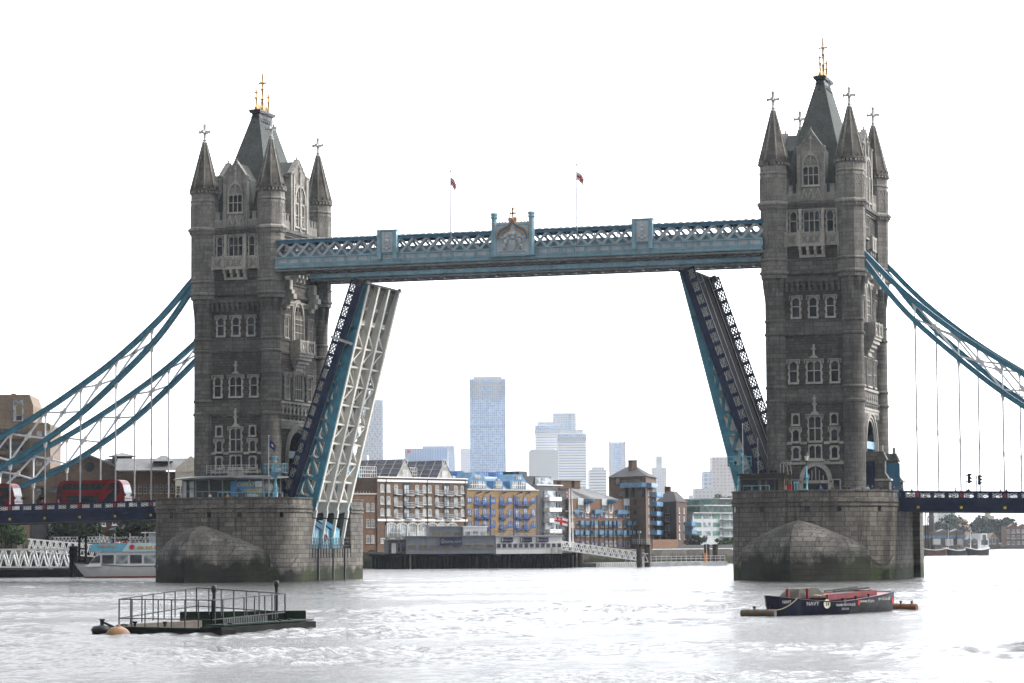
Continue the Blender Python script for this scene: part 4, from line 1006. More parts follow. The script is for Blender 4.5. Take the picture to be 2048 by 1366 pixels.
# ------------------------------------------------------------------ bascules
LS = 31.0
def bdepth(s): return .95+(3.75-.95)*max(0, 1-s/LS)
def make_bascule(label):
    """local x runs up the leaf from the pivot, z is the road side; raised by rotating about y"""
    t = thing('bascule_leaf', label, 'drawbridge leaf', group='raised bascule leaves')
    b = MB(); b.box(0, LS, -7.3, 7.3, -.28, 0); b.build('deck_plate', 'soffit_cream_shaded', t)
    b = MB(); b.box(0, LS, -5.0, 5.0, .003, .1); b.box(0, LS, -7.0, -5.05, .003, .25); b.box(0, LS, 5.05, 7.0, .003, .25)
    b.build('road_surface', 'leaf_road', t)
    b = MB()
    for y in (-5.0, -1.7, 1.7, 5.0): b.box(0, LS, y-.05, y+.05, .252 if abs(y) > 4 else .102, .3 if abs(y) > 4 else .13)
    b.build('kerb_rail', 'grey_metal', t)
    for s in (-1, 1):
        y = s*7.32; b = MB(); b.box(-.6, LS, y-.16, y+.16, -.62, .28); b.box(-.6, LS, y-.14, y+.14, 1.12, 1.28); b.box(-.6, LS, y-.24, y+.24, .2, .3)
        n = 17; st = LS/n
        for k in range(n+1): x = k*st; w = .24; b.box(max(-.6, x-w), min(LS, x+w), y-.12, y+.12, .3, 1.12)
        b.build('parapet', 'navy', t)
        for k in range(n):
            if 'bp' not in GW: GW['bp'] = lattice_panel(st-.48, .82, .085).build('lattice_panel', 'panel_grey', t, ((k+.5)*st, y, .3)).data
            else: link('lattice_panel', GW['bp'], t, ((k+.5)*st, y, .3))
            if 'bq' not in GW: GW['bq'] = lattice_panel(st-.46, .82, .15).build('lattice_shade_back', 'navy', t, ((k+.5)*st, y-s*.1, .3)).data  # navy copy added inside each panel, its colour standing for the shaded inner face
            else: link('lattice_shade_back', GW['bq'], t, ((k+.5)*st, y-s*.1, .3))
    for gi, y in enumerate((-6.1, -2.03, 2.03, 6.1)):
        b = MB(); b2 = MB(); w = .22; pts = 10; bay = 2.75; N0 = 9
        mt = 'cream'
        def lo(s): return -bdepth(s)
        for k in range(N0):   # truss part
            s0, s1 = k*bay, (k+1)*bay
            b.bar((s0, y, lo(s0)+.35), (s1, y, lo(s1)+.35), w*2, .75, up=(0, 0, 1))
            b.bar((s0, y, -.55), (s1, y, -.55), w*2, .55)
            b.bar((s0, y, -.6), (s0, y, lo(s0)+.3), w*1.6, .42, up=(0, 1, 0))
            a, c = ((s0, y, lo(s0)+.4), (s1, y, -.6)) if k % 2 == 0 or True else ((s0, y, -.6), (s1, y, lo(s1)+.4))
            b.bar(a, c, .5, w*1.5, up=(0, 1, 0))
            for e, f in ((a, .12), (c, .12)): pass
            for (cx, cz, dx, dz) in ((s0, lo(s0)+.7, 1, 1), (s1, -.8, -1, -1), (s0, -.8, 1, -1)):
                b.plate([(cx, cz), (cx+.75*dx, cz), (cx, cz+.75*dz)] if dx*dz > 0 else [(cx, cz), (cx, cz+.75*dz), (cx+.75*dx, cz)], y-w*.7, y+w*.7)
        se = N0*bay
        b.plate([(se-.2, lo(se)), (LS, lo(LS)), (LS, -.3), (se-.2, -.3)], y-w, y+w)
        n = 24; fl = [(k*LS/n, lo(k*LS/n)) for k in range(n+1)]
        b.plate([(0, lo(0)), (-1.3, lo(0)-.1), (-2.4, -2.2), (-1.6, -.3), (0, -.3)][::-1], y-w, y+w)
        g = b.build('main_girder', mt, t)
        if gi in (0, 3):   # painted outer face
            sg = -1 if gi == 0 else 1; bo = MB(); ya, yb = sorted((y+sg*(w+.12), y+sg*(w+.3)))
            for k in range(N0):
                s0, s1 = k*bay, (k+1)*bay
                bo.bar((s0, (ya+yb)/2, lo(s0)+.42), (s1, (ya+yb)/2, lo(s1)+.42), .18, .84)
                bo.bar((s0, (ya+yb)/2, lo(s0)+.8), (s1, (ya+yb)/2, -.75), .42, .17, up=(0, 1, 0))
                bo.bar((s0+.02, (ya+yb)/2, -.7), (s0+.02, (ya+yb)/2, lo(s0)+.3), .4, .16, up=(0, 1, 0))
                bo.plate([(s0, lo(s0)+.8), (s0+.9, lo(s0)+.8), (s0, lo(s0)+1.7)], ya, yb); bo.plate([(s1, -.75), (s1-.9, -.75), (s1, -1.5)], ya, yb); bo.plate([(s0, -.7), (s0, -1.2), (s0+.5, -.7)], ya, yb)
            bo.box(0, se, ya, yb, -.9, -.3)
            bo.plate([(se-.3, lo(se)), (LS, lo(LS)), (LS, -.3), (se-.3, -.3)], ya, yb)
            bo.plate([(0, lo(0)), (-1.3, lo(0)-.1), (-2.4, -2.2), (-1.6, -.3), (0, -.3)][::-1], ya, yb)
            bo.build('painted_girder_face', 'chain_blue', g)
        for (a, c) in zip(fl[:-1], fl[1:]): b2.bar((a[0], y, a[1]-.06), (c[0], y, c[1]-.06), .62, .11)
        for k in range(int(LS/.5)): s = .25+k*.5; b2.box(s-.05, s+.05, y-.3, y-.24, lo(s)-.15, lo(s)-.1); b2.box(s-.05, s+.05, y+.24, y+.3, lo(s)-.15, lo(s)-.1)
        b2.build('bottom_flange', 'cream', g)
        b3 = MB(); b3.bar((-1.2, y, -3.75), (-2.3, y, -3.95), .4, .5); b3.bar((-2.5, y, -3.97), (-6.6, y, -4.6), .36, .42); b3.build('tail_arm', 'cream', g)
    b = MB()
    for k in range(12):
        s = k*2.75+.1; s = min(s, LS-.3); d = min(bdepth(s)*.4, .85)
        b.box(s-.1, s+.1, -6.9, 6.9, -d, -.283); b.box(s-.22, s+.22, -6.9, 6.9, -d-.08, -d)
    b.build('cross_beam', 'soffit_cream_shaded', t)
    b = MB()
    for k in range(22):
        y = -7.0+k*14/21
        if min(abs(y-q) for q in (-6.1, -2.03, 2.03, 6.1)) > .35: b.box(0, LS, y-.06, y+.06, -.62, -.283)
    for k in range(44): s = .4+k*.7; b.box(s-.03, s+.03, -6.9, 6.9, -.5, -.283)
    b.build('stringer', 'soffit_cream_shaded', t)
    for k in range(0, 9):
        b = MB(); s = k*2.75; z = -bdepth(s)+.5
        for y0, y1 in ((-6.1, -2.03), (-2.03, 2.03), (2.03, 6.1)):
            if k % 2 == 0: b.bar((s, y0, z), (s, y1, z), .22, .3)
            b.bar((s, y0, z), (s, y1, -.8), .14); b.bar((s, y1, z), (s, y0, -.8), .14)
        b.build('cross_frame', 'cream', t)
    for k in range(0, 9):
        s0, s1 = k*2.75, (k+1)*2.75; z0, z1 = -bdepth(s0)+.28, -bdepth(s1)+.28; b = MB()
        b.box(s0-.11, s0+.11, -6.1, 6.1, z0-.1, z0+.12)
        for y0, y1 in ((-6.1, -2.03), (-2.03, 2.03), (2.03, 6.1)): b.bar((s0, y0 if k % 2 else y1, z0), (s1, y1 if k % 2 else y0, z1), .15, .1)
        b.build('lateral_brace', 'cream', t)
    for y0 in (-4.6, -.6, 3.4):
        b = MB()
        for k in range(3): s = 25.3; b.box(s-.05, s+.6, y0-.6+k*.5, y0-.5+k*.5, -bdepth(s)+.1, -.4)
        b.box(25.3, 25.5, y0-.6, y0+.6, -bdepth(25.3)+.1, -bdepth(25.3)+.3); b.build('grating', 'cream', t)
    b = MB(); b.box(LS, LS+.22, -7.4, 7.4, -.95, .25); b.box(LS-.6, LS+.3, -7.5, -7.0, -.4, .9); b.box(LS+.22, LS+.5, 6.4, 6.9, -.9, -.6); b.box(LS+.22, LS+.5, -7.3, -6.7, -.9, -.5)
    b.build('nose_edge', 'dark_grey', t)
    b = MB(); b.box(22.3, 22.65, -7.65, -7.5, -1.9, 1.5)
    b.build('access_ladder', 'light_grey', t)
    b = MB()
    for y in (-5, 5): b.tube([(LS-.1, y, .2), (LS-.1, y, 1.2), (LS-2, y, 1.5), (LS-2, y, .2)], .03, 5)
    b.build('hand_wire', 'light_grey', t)
    return t
B_ANG = R(70.7)
basc_n = make_bascule('raised bascule leaf showing its white ribbed underside'); basc_n.location = (-41.15+7.55, 0, 12.2); basc_n.rotation_euler = (0, -B_ANG, 0)
basc_s = copy_tree(basc_n, None, 'raised bascule leaf showing its dark road surface and navy parapets'); basc_s.location = (41.15-7.55, 0, 12.2); basc_s.rotation_euler = (0, -B_ANG, math.pi)
# ------------------------------------------------------------------ things on the piers
def railing(t, name, mat, pts, h, posts, rails=(1.0, .55), r=.035, panel=None, pm=None):
    """open railing along a polyline of ground points"""
    b = MB()
    for f in rails:
        for a, c in zip(pts[:-1], pts[1:]): b.bar((a[0], a[1], a[2]+h*f), (c[0], c[1], c[2]+h*f), r*2)
    for a, c in zip(pts[:-1], pts[1:]):
        n = max(1, round(math.dist(a, c)/posts))
        for k in range(n+1):
            p = Vector(a).lerp(Vector(c), k/n); b.bar(p, p+Vector((0, 0, h)), r*2)
    o = b.build(name, mat, t)
    if panel:
        b = MB()
        for a, c in zip(pts[:-1], pts[1:]): b.bar((a[0], a[1], a[2]+h*panel/2), (c[0], c[1], c[2]+h*panel/2), .03, h*panel)
        b.build('mesh_infill', pm, t)
    return o
FL = 10.37
glass('pavilion_glass', (.012, .018, .018), .15, 1.5, .3); MATS['pavilion_glass'].node_tree.nodes['Principled BSDF'].inputs['Specular IOR Level'].default_value = .25; glass('tint_glass', (.05, .06, .065), .1, 1.2, .5)
def pavilion():
    X = -41.15
    t = thing('glass_pavilion', 'low glass pavilion with a thin curved roof on the pier, wall of dark panes', 'pavilion', (X, 0, FL))
    x0, x1, y0, y1, zt = -4.9, 7.1, -16.4, -10.2, 3.75
    MB().box(x0, x1, y0, y1, 0, zt).build('glass_wall', 'pavilion_glass', t)
    b = MB(); n = 14; rows = []
    for y, zz in ((y0-1.6, 3.95), (y0-.6, 4.1), (y1, 4.3)):
        rows.append([(-6.3+14.6*k/n, y+1.6*(abs(2*k/n-1)**2.2) if y < y0 else y, zz-.25*abs(2*k/n-1)**2) for k in range(n+1)])
    low = [[(p[0], p[1], p[2]-.2) for p in r] for r in rows]
    b.grid(rows, sm=False); b.grid([r[::-1] for r in low], sm=False)
    for i in range(n): b.face([low[0][i], low[0][i+1], rows[0][i+1], rows[0][i]])
    for i in (0, 1):
        b.face([low[i][0], rows[i][0], rows[i+1][0], low[i+1][0]]); b.face([low[i][n], low[i+1][n], rows[i+1][n], rows[i][n]])
    b.build('roof', 'grey_metal', t)
    b = MB()
    for k in range(7): x = x0+k*(x1-x0)/6; b.box(x-.09, x+.09, y0-.1, y0-.003, 0, zt)
    b.box(x0, x1, y0-.08, y0-.004, 1.9, 2.0); b.box(x0, x1, y0-.12, y0-.004, 3.5, zt)
    b.box(x0+3.0, x0+3.1, y0-.07, y0-.003, 0, 1.9); b.box(x0+1.9, x0+2.0, y0-.07, y0-.003, 0, zt)
    for k in range(4): y = y0+k*2; b.box(x1+.003, x1+.1, y-.06, y+.06, 0, zt)
    b.build('mullion', 'grey_metal', t)
    b = MB(); b.box(x0+.05, x0+.55, y0-.06, y0-.004, 0, 3.4); b.box(x0+1.05, x0+1.7, y0-.06, y0-.004, 0, 3.4); b.build('frosted_panel', 'light_grey', t)
    q = text_mesh('lettering', 'MOC', .42, 'black_iron', t, (x0+1.38, y0-.075, 2.2))
    b = MB(); rp = [(-1.6, -15.8, 4.25), (3.0, -15.8, 4.3), (4.6, -14.6, 4.3), (5.4, -14.4, 4.3)]
    r = railing(t, 'roof_railing', 'light_grey', rp, 1.25, .62, rails=(1, .75, .5, .25), r=.03)
    # poster
    px0, px1, pz0, pz1 = 2.35, 7.0, .5, 3.3
    p = MB().box(px0, px1, y0-.2, y0-.13, pz0, pz1).build('poster', 'poster_blue', t)
    b = MB(); b.box(6.0, 7.02, y0-.22, y0-.203, 2.5, 3.28); b.box(4.55, 5.95, y0-.22, y0-.203, .55, 1.6); b.box(6.0, 7.02, y0-.22, y0-.203, .55, .95); b.build('poster_photo', 'poster_pale', p)
    b = MB(); b.plate([(2.37, .52), (4.5, .52), (4.5, 1.75), (3.9, 1.6), (3.3, 1.35), (2.37, 1.25)], y0-.222, y0-.203)
    for x, h in ((3.15, .5), (3.35, .8), (3.55, .95), (3.75, .8), (3.95, .5)): b.box(x-.1, x+.1, y0-.222, y0-.204, 1.45, 1.45+h)
    b.build('poster_landmark', 'poster_dark', p)
    b = MB(); b.box(4.55, 5.95, y0-.215, y0-.203, 1.65, 2.4); b.box(6.0, 7.02, y0-.215, y0-.203, 1.0, 2.45); b.build('poster_block', 'grey_metal', p)
    for s, x, z, sz, m in (('COME UP', 4.65, 2.6, .72, 'poster_yellow'), ('LOOK', 5.24, 1.76, .66, 'poster_yellow'), ('OUT', 6.5, 1.8, .6, 'poster_yellow'), ('SEE', 6.45, 1.1, .56, 'poster_yellow')): text_mesh('lettering', s, sz, m, p, (x, y0-.235, z), ext=.012, sx=.86)
paint('poster_blue', (.08, .24, .5), .5, 0, .3); paint('poster_pale', (.6, .66, .7), .5); paint('poster_dark', (.09, .1, .1), .5); paint('poster_yellow', (.85, .75, .04), .5)
pavilion()
def gantry(loc, label, rz=0.):
    t = thing('lamp_gantry', label, 'lamp gantry', loc, rz, 'blue lamp gantries on the piers')
    MB().lathe([(.55, 0), (.55, .25), (.42, .35), (.4, 1.6), (.3, 1.8), (.3, 2.3), (.36, 2.4), (.24, 2.55), (.2, 3.6), (.3, 3.75), (.7, 4.3), (.75, 4.4)], 12).build('post', 'cyan_paint', t)
    MB().box(-1.55, 1.55, -.75, .75, 4.4, 4.52).build('platform', 'mid_blue', t)
    railing(t, 'railing', 'cyan_paint', [(-1.5, -.7, 4.52), (1.5, -.7, 4.52), (1.5, .7, 4.52), (-1.5, .7, 4.52), (-1.5, -.7, 4.52)], 1.15, .75, rails=(1, .5), r=.03)
    MB().lathe([(.16, 4.5), (.16, 6.2), (.22, 6.25), (.16, 6.4), (.3, 6.55), (.36, 6.7), (.1, 6.75)], 10).build('mast', 'cyan_paint', t)
    for x, z in ((-.5, 4.85), (.45, 4.85), (.95, 4.85), (-.5, 6.35), (.4, 5.9)):
        b = MB(); b.lathe([(.09, -.2), (.2, .1), (.2, .16), (.02, .17)], 10); o = b.build('floodlight', 'light_grey' if x > 0 else 'black_iron', t, (x, -.55, z)); o.rotation_euler = (R(75), 0, 0)
    return t
g0 = gantry((-41.15+8.2, -14.8, FL), 'sky blue lamp gantry beside the poster on the glass pavilion')
g1 = copy_tree(g0, None, 'sky blue lamp gantry at the far corner of the pier, behind the raised white leaf'); g1.location = (-41.15+9.2, 10.6, FL)
g2 = copy_tree(g0, None, 'sky blue lamp gantry at the corner of the pier beside the brown control cabin'); g2.location = (41.15-9.4, -12.6, FL); g2.rotation_euler.z = R(8)
def pier_rail(name, label, pts):
    t = thing('safety_railing', label, 'railing', pts[0], 0, 'blue railings on the piers'); o = Vector(pts[0])
    railing(t, 'railing', 'cyan_paint', [tuple(Vector(p)-o) for p in pts], 1.75, 1.3, rails=(1, .52), r=.04, panel=.5, pm='cyan_paint')
pier_rail('a', 'sky blue railing below the yellow lettered poster', [(-41.15+1.5, -18.9, FL), (-41.15+5.4, -18.2, FL), (-41.15+9.2, -14.6, FL)])
pier_rail('b', 'sky blue railing in front of the brown control cabin', [(41.15-9.9, -13.6, FL), (41.15-8.2, -16.0, FL), (41.15-4.3, -18.2, FL)])
def cabin():
    t = thing('control_cabin', 'low brown stone control cabin with a flat roof and dark windows', 'cabin', (41.15-5.75, -14.2, FL))
    MB().box(-2.9, 2.9, -1.7, 1.7, 0, 3.1).build('wall', 'cabin_stone', t)
    MB().box(-3.2, 3.2, -2.0, 2.0, 3.103, 3.35).build('roof', 'cabin_dark', t); MB().box(-3.0, 3.0, -1.8, 1.8, 2.75, 2.9).build('cornice', 'cabin_dark', t)
    for x0, x1, z0 in ((-2.7, -.5, .9), (-.05, .4, .9), (1.8, 2.15, .9)): MB().box(x0, x1, -1.78, -1.703, z0, 2.55).build('window', 'window_dark', t)
    MB().box(.7, 1.6, -1.78, -1.703, 0, 2.55).build('door', 'window_dark', t)
    for y in (-1.1, .3): MB().box(2.903, 2.97, y, y+.5, .9, 2.5).build('window', 'window_dark', t)
    b = MB(); 
    for x in (1.1, 1.7): b.lathe([(.1, 3.35), (.1, 3.5), (.25, 3.6), (.25, 3.75)], 8, (x, -1.2))
    b.build('roof_lamp', 'black_iron', t)
    b = MB()
    for dx in (0, .45): b.tube([(2.2+dx, -.6, 3.35), (2.2+dx, -.6, 4.6), (2.6+dx, -.6, 4.8), (3.1+dx, -.6, 4.3), (3.25+dx, -.6, 3.2)], .035, 6)
    b.build('ladder_hoop', 'light_grey', t)
stone('cabin_stone', (.16, .14, .115), (.12, .105, .088), (.07, .06, .05), .9, .4, stain=.5); paint('cabin_dark', (.035, .028, .024), .6)
cabin()
def red_box():
    t = thing('equipment_box', 'bright red upright cabinet beside the brown cabin', 'cabinet', (41.15-1.75, -17.9, FL))
    MB().box(-.32, .32, -.3, .3, 0, 1.75).build('body', 'red_paint', t); MB().box(-.36, .36, -.34, .34, 1.753, 1.82).build('lid', 'red_paint', t); MB().box(-.42, -.33, -.28, .28, 0, 1.7).build('side_panel', 'white', t)
red_box()
def street_lamp():
    t = thing('street_lamp', 'tall sky blue lamp post with a black lantern before the stone doorway', 'street lamp', (41.15+.6, -18.2, FL))
    MB().lathe([(.28, 0), (.28, .5), (.16, .7), (.13, 1.6), (.1, 1.7), (.09, 2.6)], 10).build('base', 'cyan_paint', t)
    b = MB(); b.lathe([(.09, 2.6), (.2, 2.7), (.2, 2.85), (.09, 2.95), (.07, 4.2)], 10)
    for k in range(4): a = k*math.pi/2; b.tube([(.08*math.cos(a), .08*math.sin(a), 2.3), (.28*math.cos(a), .28*math.sin(a), 2.6), (.3*math.cos(a), .3*math.sin(a), 3.0), (.08*math.cos(a), .08*math.sin(a), 3.2)], .035, 6)
    b.build('post', 'cyan_paint', t); MB().lathe([(.08, 4.2), (.1, 4.45), (.07, 4.5), (.1, 4.75), (.2, 4.85)], 8).build('collar', 'black_iron', t)
    l = MB().lathe([(.18, 4.85), (.3, 5.45)], 6).build('lantern_glass', 'white', t); MB().lathe([(.36, 5.45), (.3, 5.6), (.12, 5.85), (.06, 6.0), (.08, 6.1), (.02, 6.3)], 8).build('lantern_cap', 'black_iron', t)
street_lamp()
def blue_seat():
    t = thing('lamp_barrier', 'sky blue cast iron barrier with twin posts at the foot of the lamp post', 'barrier', (41.15-.2, -18.4, FL))
    for x in (-.75, -.42): MB().lathe([(.16, 0), (.16, .4), (.1, .5), (.1, 1.9), (.17, 2.0), (.17, 2.15), (.05, 2.2)], 8, (x, 0)).build('post', 'cyan_paint', t)
    b = MB()
    for z in (.35, .6, .85, 1.1): b.box(-.3, .7, -.08, .08, z, z+.17)
    b.build('rail', 'cyan_paint', t)
blue_seat()
def portal_porch(label, y):
    t = thing('portal_buttress', label, 'buttress', (41.15+WX+.4, y, FL), 0, 'stepped stone buttresses at the road arch'); s = 1 if y > 0 else -1
    b = MB(); b.box(0, 3.2, -.7, .7, 0, 2.6); b.hexa([(0, -.7, 2.6), (3.2, -.7, 2.6), (3.2, .7, 2.6), (0, .7, 2.6)], [(0, -.6, 3.5), (2.6, -.6, 3.5), (2.6, .6, 3.5), (0, .6, 3.5)])
    b.box(0, 2.6, -.6, .6, 3.5, 5.2); b.hexa([(-.2, -.75, 5.2), (2.9, -.75, 5.2), (2.9, .75, 5.2), (-.2, .75, 5.2)], [(-.2, -.5, 6.3), (2.4, -.5, 6.3), (2.4, .5, 6.3), (-.2, .5, 6.3)])
    b.build('wall', 'ashlar', t); MB().box(-.1, 3.4, -.85, .85, 2.45, 2.7).build('string_course', 'portland', t); MB().box(1.9, 2.3, -.2, .2, 6.3, 7.1).build('finial', 'portland', t)
    MB().box(.05, 1.3 if s < 0 else 3.0, -.93, -.86, 0, 5.0).build('blue_door', 'mid_blue' if s > 0 else 'navy', t)
portal_porch('stepped stone buttress with a dark blue door, nearer side of the road arch', -4.8)
portal_porch('stepped stone buttress with a bright blue door, farther side of the road arch', 5.0)
# ------------------------------------------------------------------ flags
def flag_cloth(name, w, h, colours, fn, t, loc, droop=0., amp=.12, nx=22, ny=16, rz=0.):
    b = MB(); P = []
    for j in range(ny+1):
        r = []
        for i in range(nx+1):
            s, q = i/nx, j/ny
            x = w*s*math.cos(droop*(.35+.65*s)); z = -h*q-w*s*math.sin(droop*(.35+.65*s)); y = amp*math.sin(s*9+q*2.2)*min(1, s*4)
            r.append((x*(1-.25*droop*q), y, z))
        P.append(r)
    for j in range(ny):
        for i in range(nx): b.face([P[j+1][i], P[j+1][i+1], P[j][i+1], P[j][i]], m=fn((i+.5)/nx, (j+.5)/ny), sm=True)
    o = b.build(name, colours, t, loc, rz); return o
paint('flag_white', (.8, .8, .8), .8, 0, .05, gam=0); paint('flag_red', (.55, .02, .04), .8, 0, .1, gam=0); paint('flag_blue', (.01, .02, .12), .8, 0, .1, gam=0)
def george(s, q): return 1 if abs(s-.5) < .085 or abs(q-.5) < .14 else 0
def george_city(s, q): return 1 if abs(s-.5) < .085 or abs(q-.5) < .14 or (abs(s-.2) < .04 and .1 < q < .35) else 0
def union(s, q):
    if abs(s-.5) < .06 or abs(q-.5) < .11: return 1
    if abs(s-.5) < .1 or abs(q-.5) < .18: return 0
    d = min(abs(q-s), abs(q-1+s))
    return 1 if d < .05 else 0 if d < .15 else 2
def ensign(s, q): return union(s/.47, q/.45) if s < .47 and q < .45 else george(s, q)
def flagpole(label, x, y, z0, z1, zf, w, h, cols, fn, droop, rz=0., r=.07, mat='white'):
    t = thing('flagpole', label, 'flagpole', (x, y, z0))
    b = MB(); b.tube([(0, 0, 0), (0, 0, z1-z0)], [r, r*.55], 8); b.ball((0, 0, z1-z0), r*1.3, 8); b.build('pole', mat, t)
    if fn: flag_cloth('flag', w, h, cols, fn, t, (.06, 0, zf-z0), droop, rz=rz)
    return t
CR = ['flag_white', 'flag_red', 'flag_blue']
flagpole('white pole with a limp red, white and blue flag above the walkway', -8.67, -10.75, 44.9, 55.9, 55.0, 1.7, 1.1, CR, union, 1.15, r=.11, mat='grey_metal')
flagpole('white pole with a white flag bearing a red cross above the walkway', 9.31, -10.75, 44.9, 55.9, 54.9, 1.5, 1.1, CR, george_city, .85, r=.11, mat='grey_metal')
flagpole('flagpole with a dark blue flag in front of the tower behind the glass pavilion', -41.15+7.6, -15.6, FL, 19.9, 19.3, 1.3, 1.0, ['flag_blue', 'flag_white'], lambda s, q: 1 if (s-.5)**2+(q-.5)**2 < .03 and (s*13 % 2 < 1.2) else 0, .7)
flagpole('bare white flagpole beside the blue lamp gantry of the cabin', 41.15-8.6, -14.2, FL, 20.2, 0, 0, 0, CR, None, 0)
flagpole('thinner bare white pole just behind the brown cabin roof', 41.15-7.0, -12.4, FL, 18.4, 0, 0, 0, CR, None, 0, r=.045)
# ------------------------------------------------------------------ people
HUMAN = {}
def human(pose, shirt, legs, hair, skin='skin'):
    """one continuous skinned body, standing 1.72 m; hair is a child"""
    k = (pose, shirt, legs, skin)
    if k not in HUMAN:
        me = bpy.data.meshes.new('person')
        J = {'pel': (0, 0, .95), 'waist': (0, 0, 1.08), 'chest': (0, .01, 1.3), 'neckb': (0, .01, 1.44), 'neck': (0, 0, 1.52), 'jaw': (0, -.02, 1.58), 'head': (0, -.01, 1.66), 'crown': (0, 0, 1.73)}
        rad = {'pel': (.16, .12), 'waist': (.14, .1), 'chest': (.17, .115), 'neckb': (.11, .075), 'neck': (.055, .055), 'jaw': (.065, .075), 'head': (.078, .098), 'crown': (.05, .06)}
        lean = {'stand': 0, 'lean': .22, 'walk': .05}[pose]
        E = [('pel', 'waist'), ('waist', 'chest'), ('chest', 'neckb'), ('neckb', 'neck'), ('neck', 'jaw'), ('jaw', 'head'), ('head', 'crown')]
        for s, n in ((-1, 'l'), (1, 'r')):
            st = .2*s if pose == 'walk' else 0
            J.update({'hip'+n: (.09*s, 0, .9), 'knee'+n: (.1*s, st*.6-.02, .5), 'ank'+n: (.1*s, st+.03, .09), 'toe'+n: (.11*s, st-.14, .035)})
            rad.update({'hip'+n: (.095, .095), 'knee'+n: (.06, .062), 'ank'+n: (.04, .045), 'toe'+n: (.035, .03)})
            E += [('pel', 'hip'+n), ('hip'+n, 'knee'+n), ('knee'+n, 'ank'+n), ('ank'+n, 'toe'+n)]
            hand = {'stand': (.25*s, -.05, .82), 'lean': (.18*s, -.42, 1.05), 'walk': (.25*s, -st*.9, .86)}[pose]; elb = {'stand': (.26*s, .03, 1.1), 'lean': (.26*s, -.12, 1.1), 'walk': (.26*s, -st*.3+.04, 1.12)}[pose]
            J.update({'sh'+n: (.19*s, .01, 1.4), 'el'+n: elb, 'wr'+n: hand, 'fi'+n: (hand[0]-.01*s, hand[1]-.04, hand[2]-.1 if pose != 'lean' else hand[2])})
            rad.update({'sh'+n: (.065, .065), 'el'+n: (.045, .045), 'wr'+n: (.03, .028), 'fi'+n: (.022, .014)})
            E += [('neckb', 'sh'+n), ('sh'+n, 'el'+n), ('el'+n, 'wr'+n), ('wr'+n, 'fi'+n)]
        for q in J:
            x, y, z = J[q]
            if z > .95: J[q] = (x, y-lean*(z-.95), z-.06*lean)
        ks = list(J); me.from_pydata([J[q] for q in ks], [(ks.index(a), ks.index(b)) for a, b in E], [])
        o = bpy.data.objects.new('person', me); C.objects.link(o)
        m = o.modifiers.new('skin', 'SKIN'); m.use_smooth_shade = True
        sv = me.skin_vertices[0].data
        for i, q in enumerate(ks): sv[i].radius = rad[q]
        sv[ks.index('pel')].use_root = True
        o.modifiers.new('sub', 'SUBSURF').levels = 1
        dg = bpy.context.evaluated_depsgraph_get(); dg.update(); res = bpy.data.meshes.new_from_object(o.evaluated_get(dg)); bpy.data.objects.remove(o)
        res.materials.clear()
        for x in (skin, shirt, legs, 'black_iron'): res.materials.append(MATS[x])
        for p in res.polygons:
            c = p.center; far = abs(c.x) > .2 and c.z < 1.0
            if pose == 'lean': far = c.y < -.38
            p.material_index = 0 if (c.z > 1.5 or far) else 1 if c.z > .93 else 2 if c.z > .09 else 3
            p.use_smooth = True
        b = MB(); rows = []
        for i in range(5):
            a = i/4*1.75; rows.append([(.088*math.sin(a)*math.cos(q*math.pi/5), .02+.108*math.sin(a)*math.sin(q*math.pi/5)-.03*(a > 1.4)*(math.sin(q*math.pi/5) < -.2)*-1.5, 1.665+.1*math.cos(a)-lean*.05) for q in range(10)])
        b.grid(rows, closed=True)
        HUMAN[k] = (res, b, (0, -lean*.7, 0))
    return HUMAN[k]
HAIRS = {}
def person(label, loc, rz=0., pose='stand', shirt='cloth_blue', legs='cloth_dark', hair='hair_dark', group='people on the bridge', scale=1.):
    me, hb, off = human(pose, shirt, legs, hair)
    o = link('person', me, None, loc, rz); o.scale = (scale,)*3; tag(o, label, 'person', group)
    k = (pose, hair)
    if k not in HAIRS: HAIRS[k] = hb.build('hair', hair, o, off).data
    else: link('hair', HAIRS[k], o, off)
    return o
for n_, c_ in (('skin', (.42, .24, .17)), ('cloth_blue', (.03, .12, .4)), ('cloth_dark', (.02, .02, .028)), ('cloth_white', (.7, .7, .7)), ('cloth_red', (.5, .04, .05)), ('cloth_olive', (.12, .1, .05)), ('cloth_pale', (.35, .5, .65)), ('cloth_grey', (.15, .15, .16)), ('cloth_pink', (.6, .2, .3)), ('cloth_orange', (.7, .25, .05)), ('hair_dark', (.015, .011, .009)), ('hair_brown', (.07, .04, .022)), ('hair_fair', (.3, .2, .1))): paint(n_, c_, .8, 0, .15, gam=0)
X = 41.15
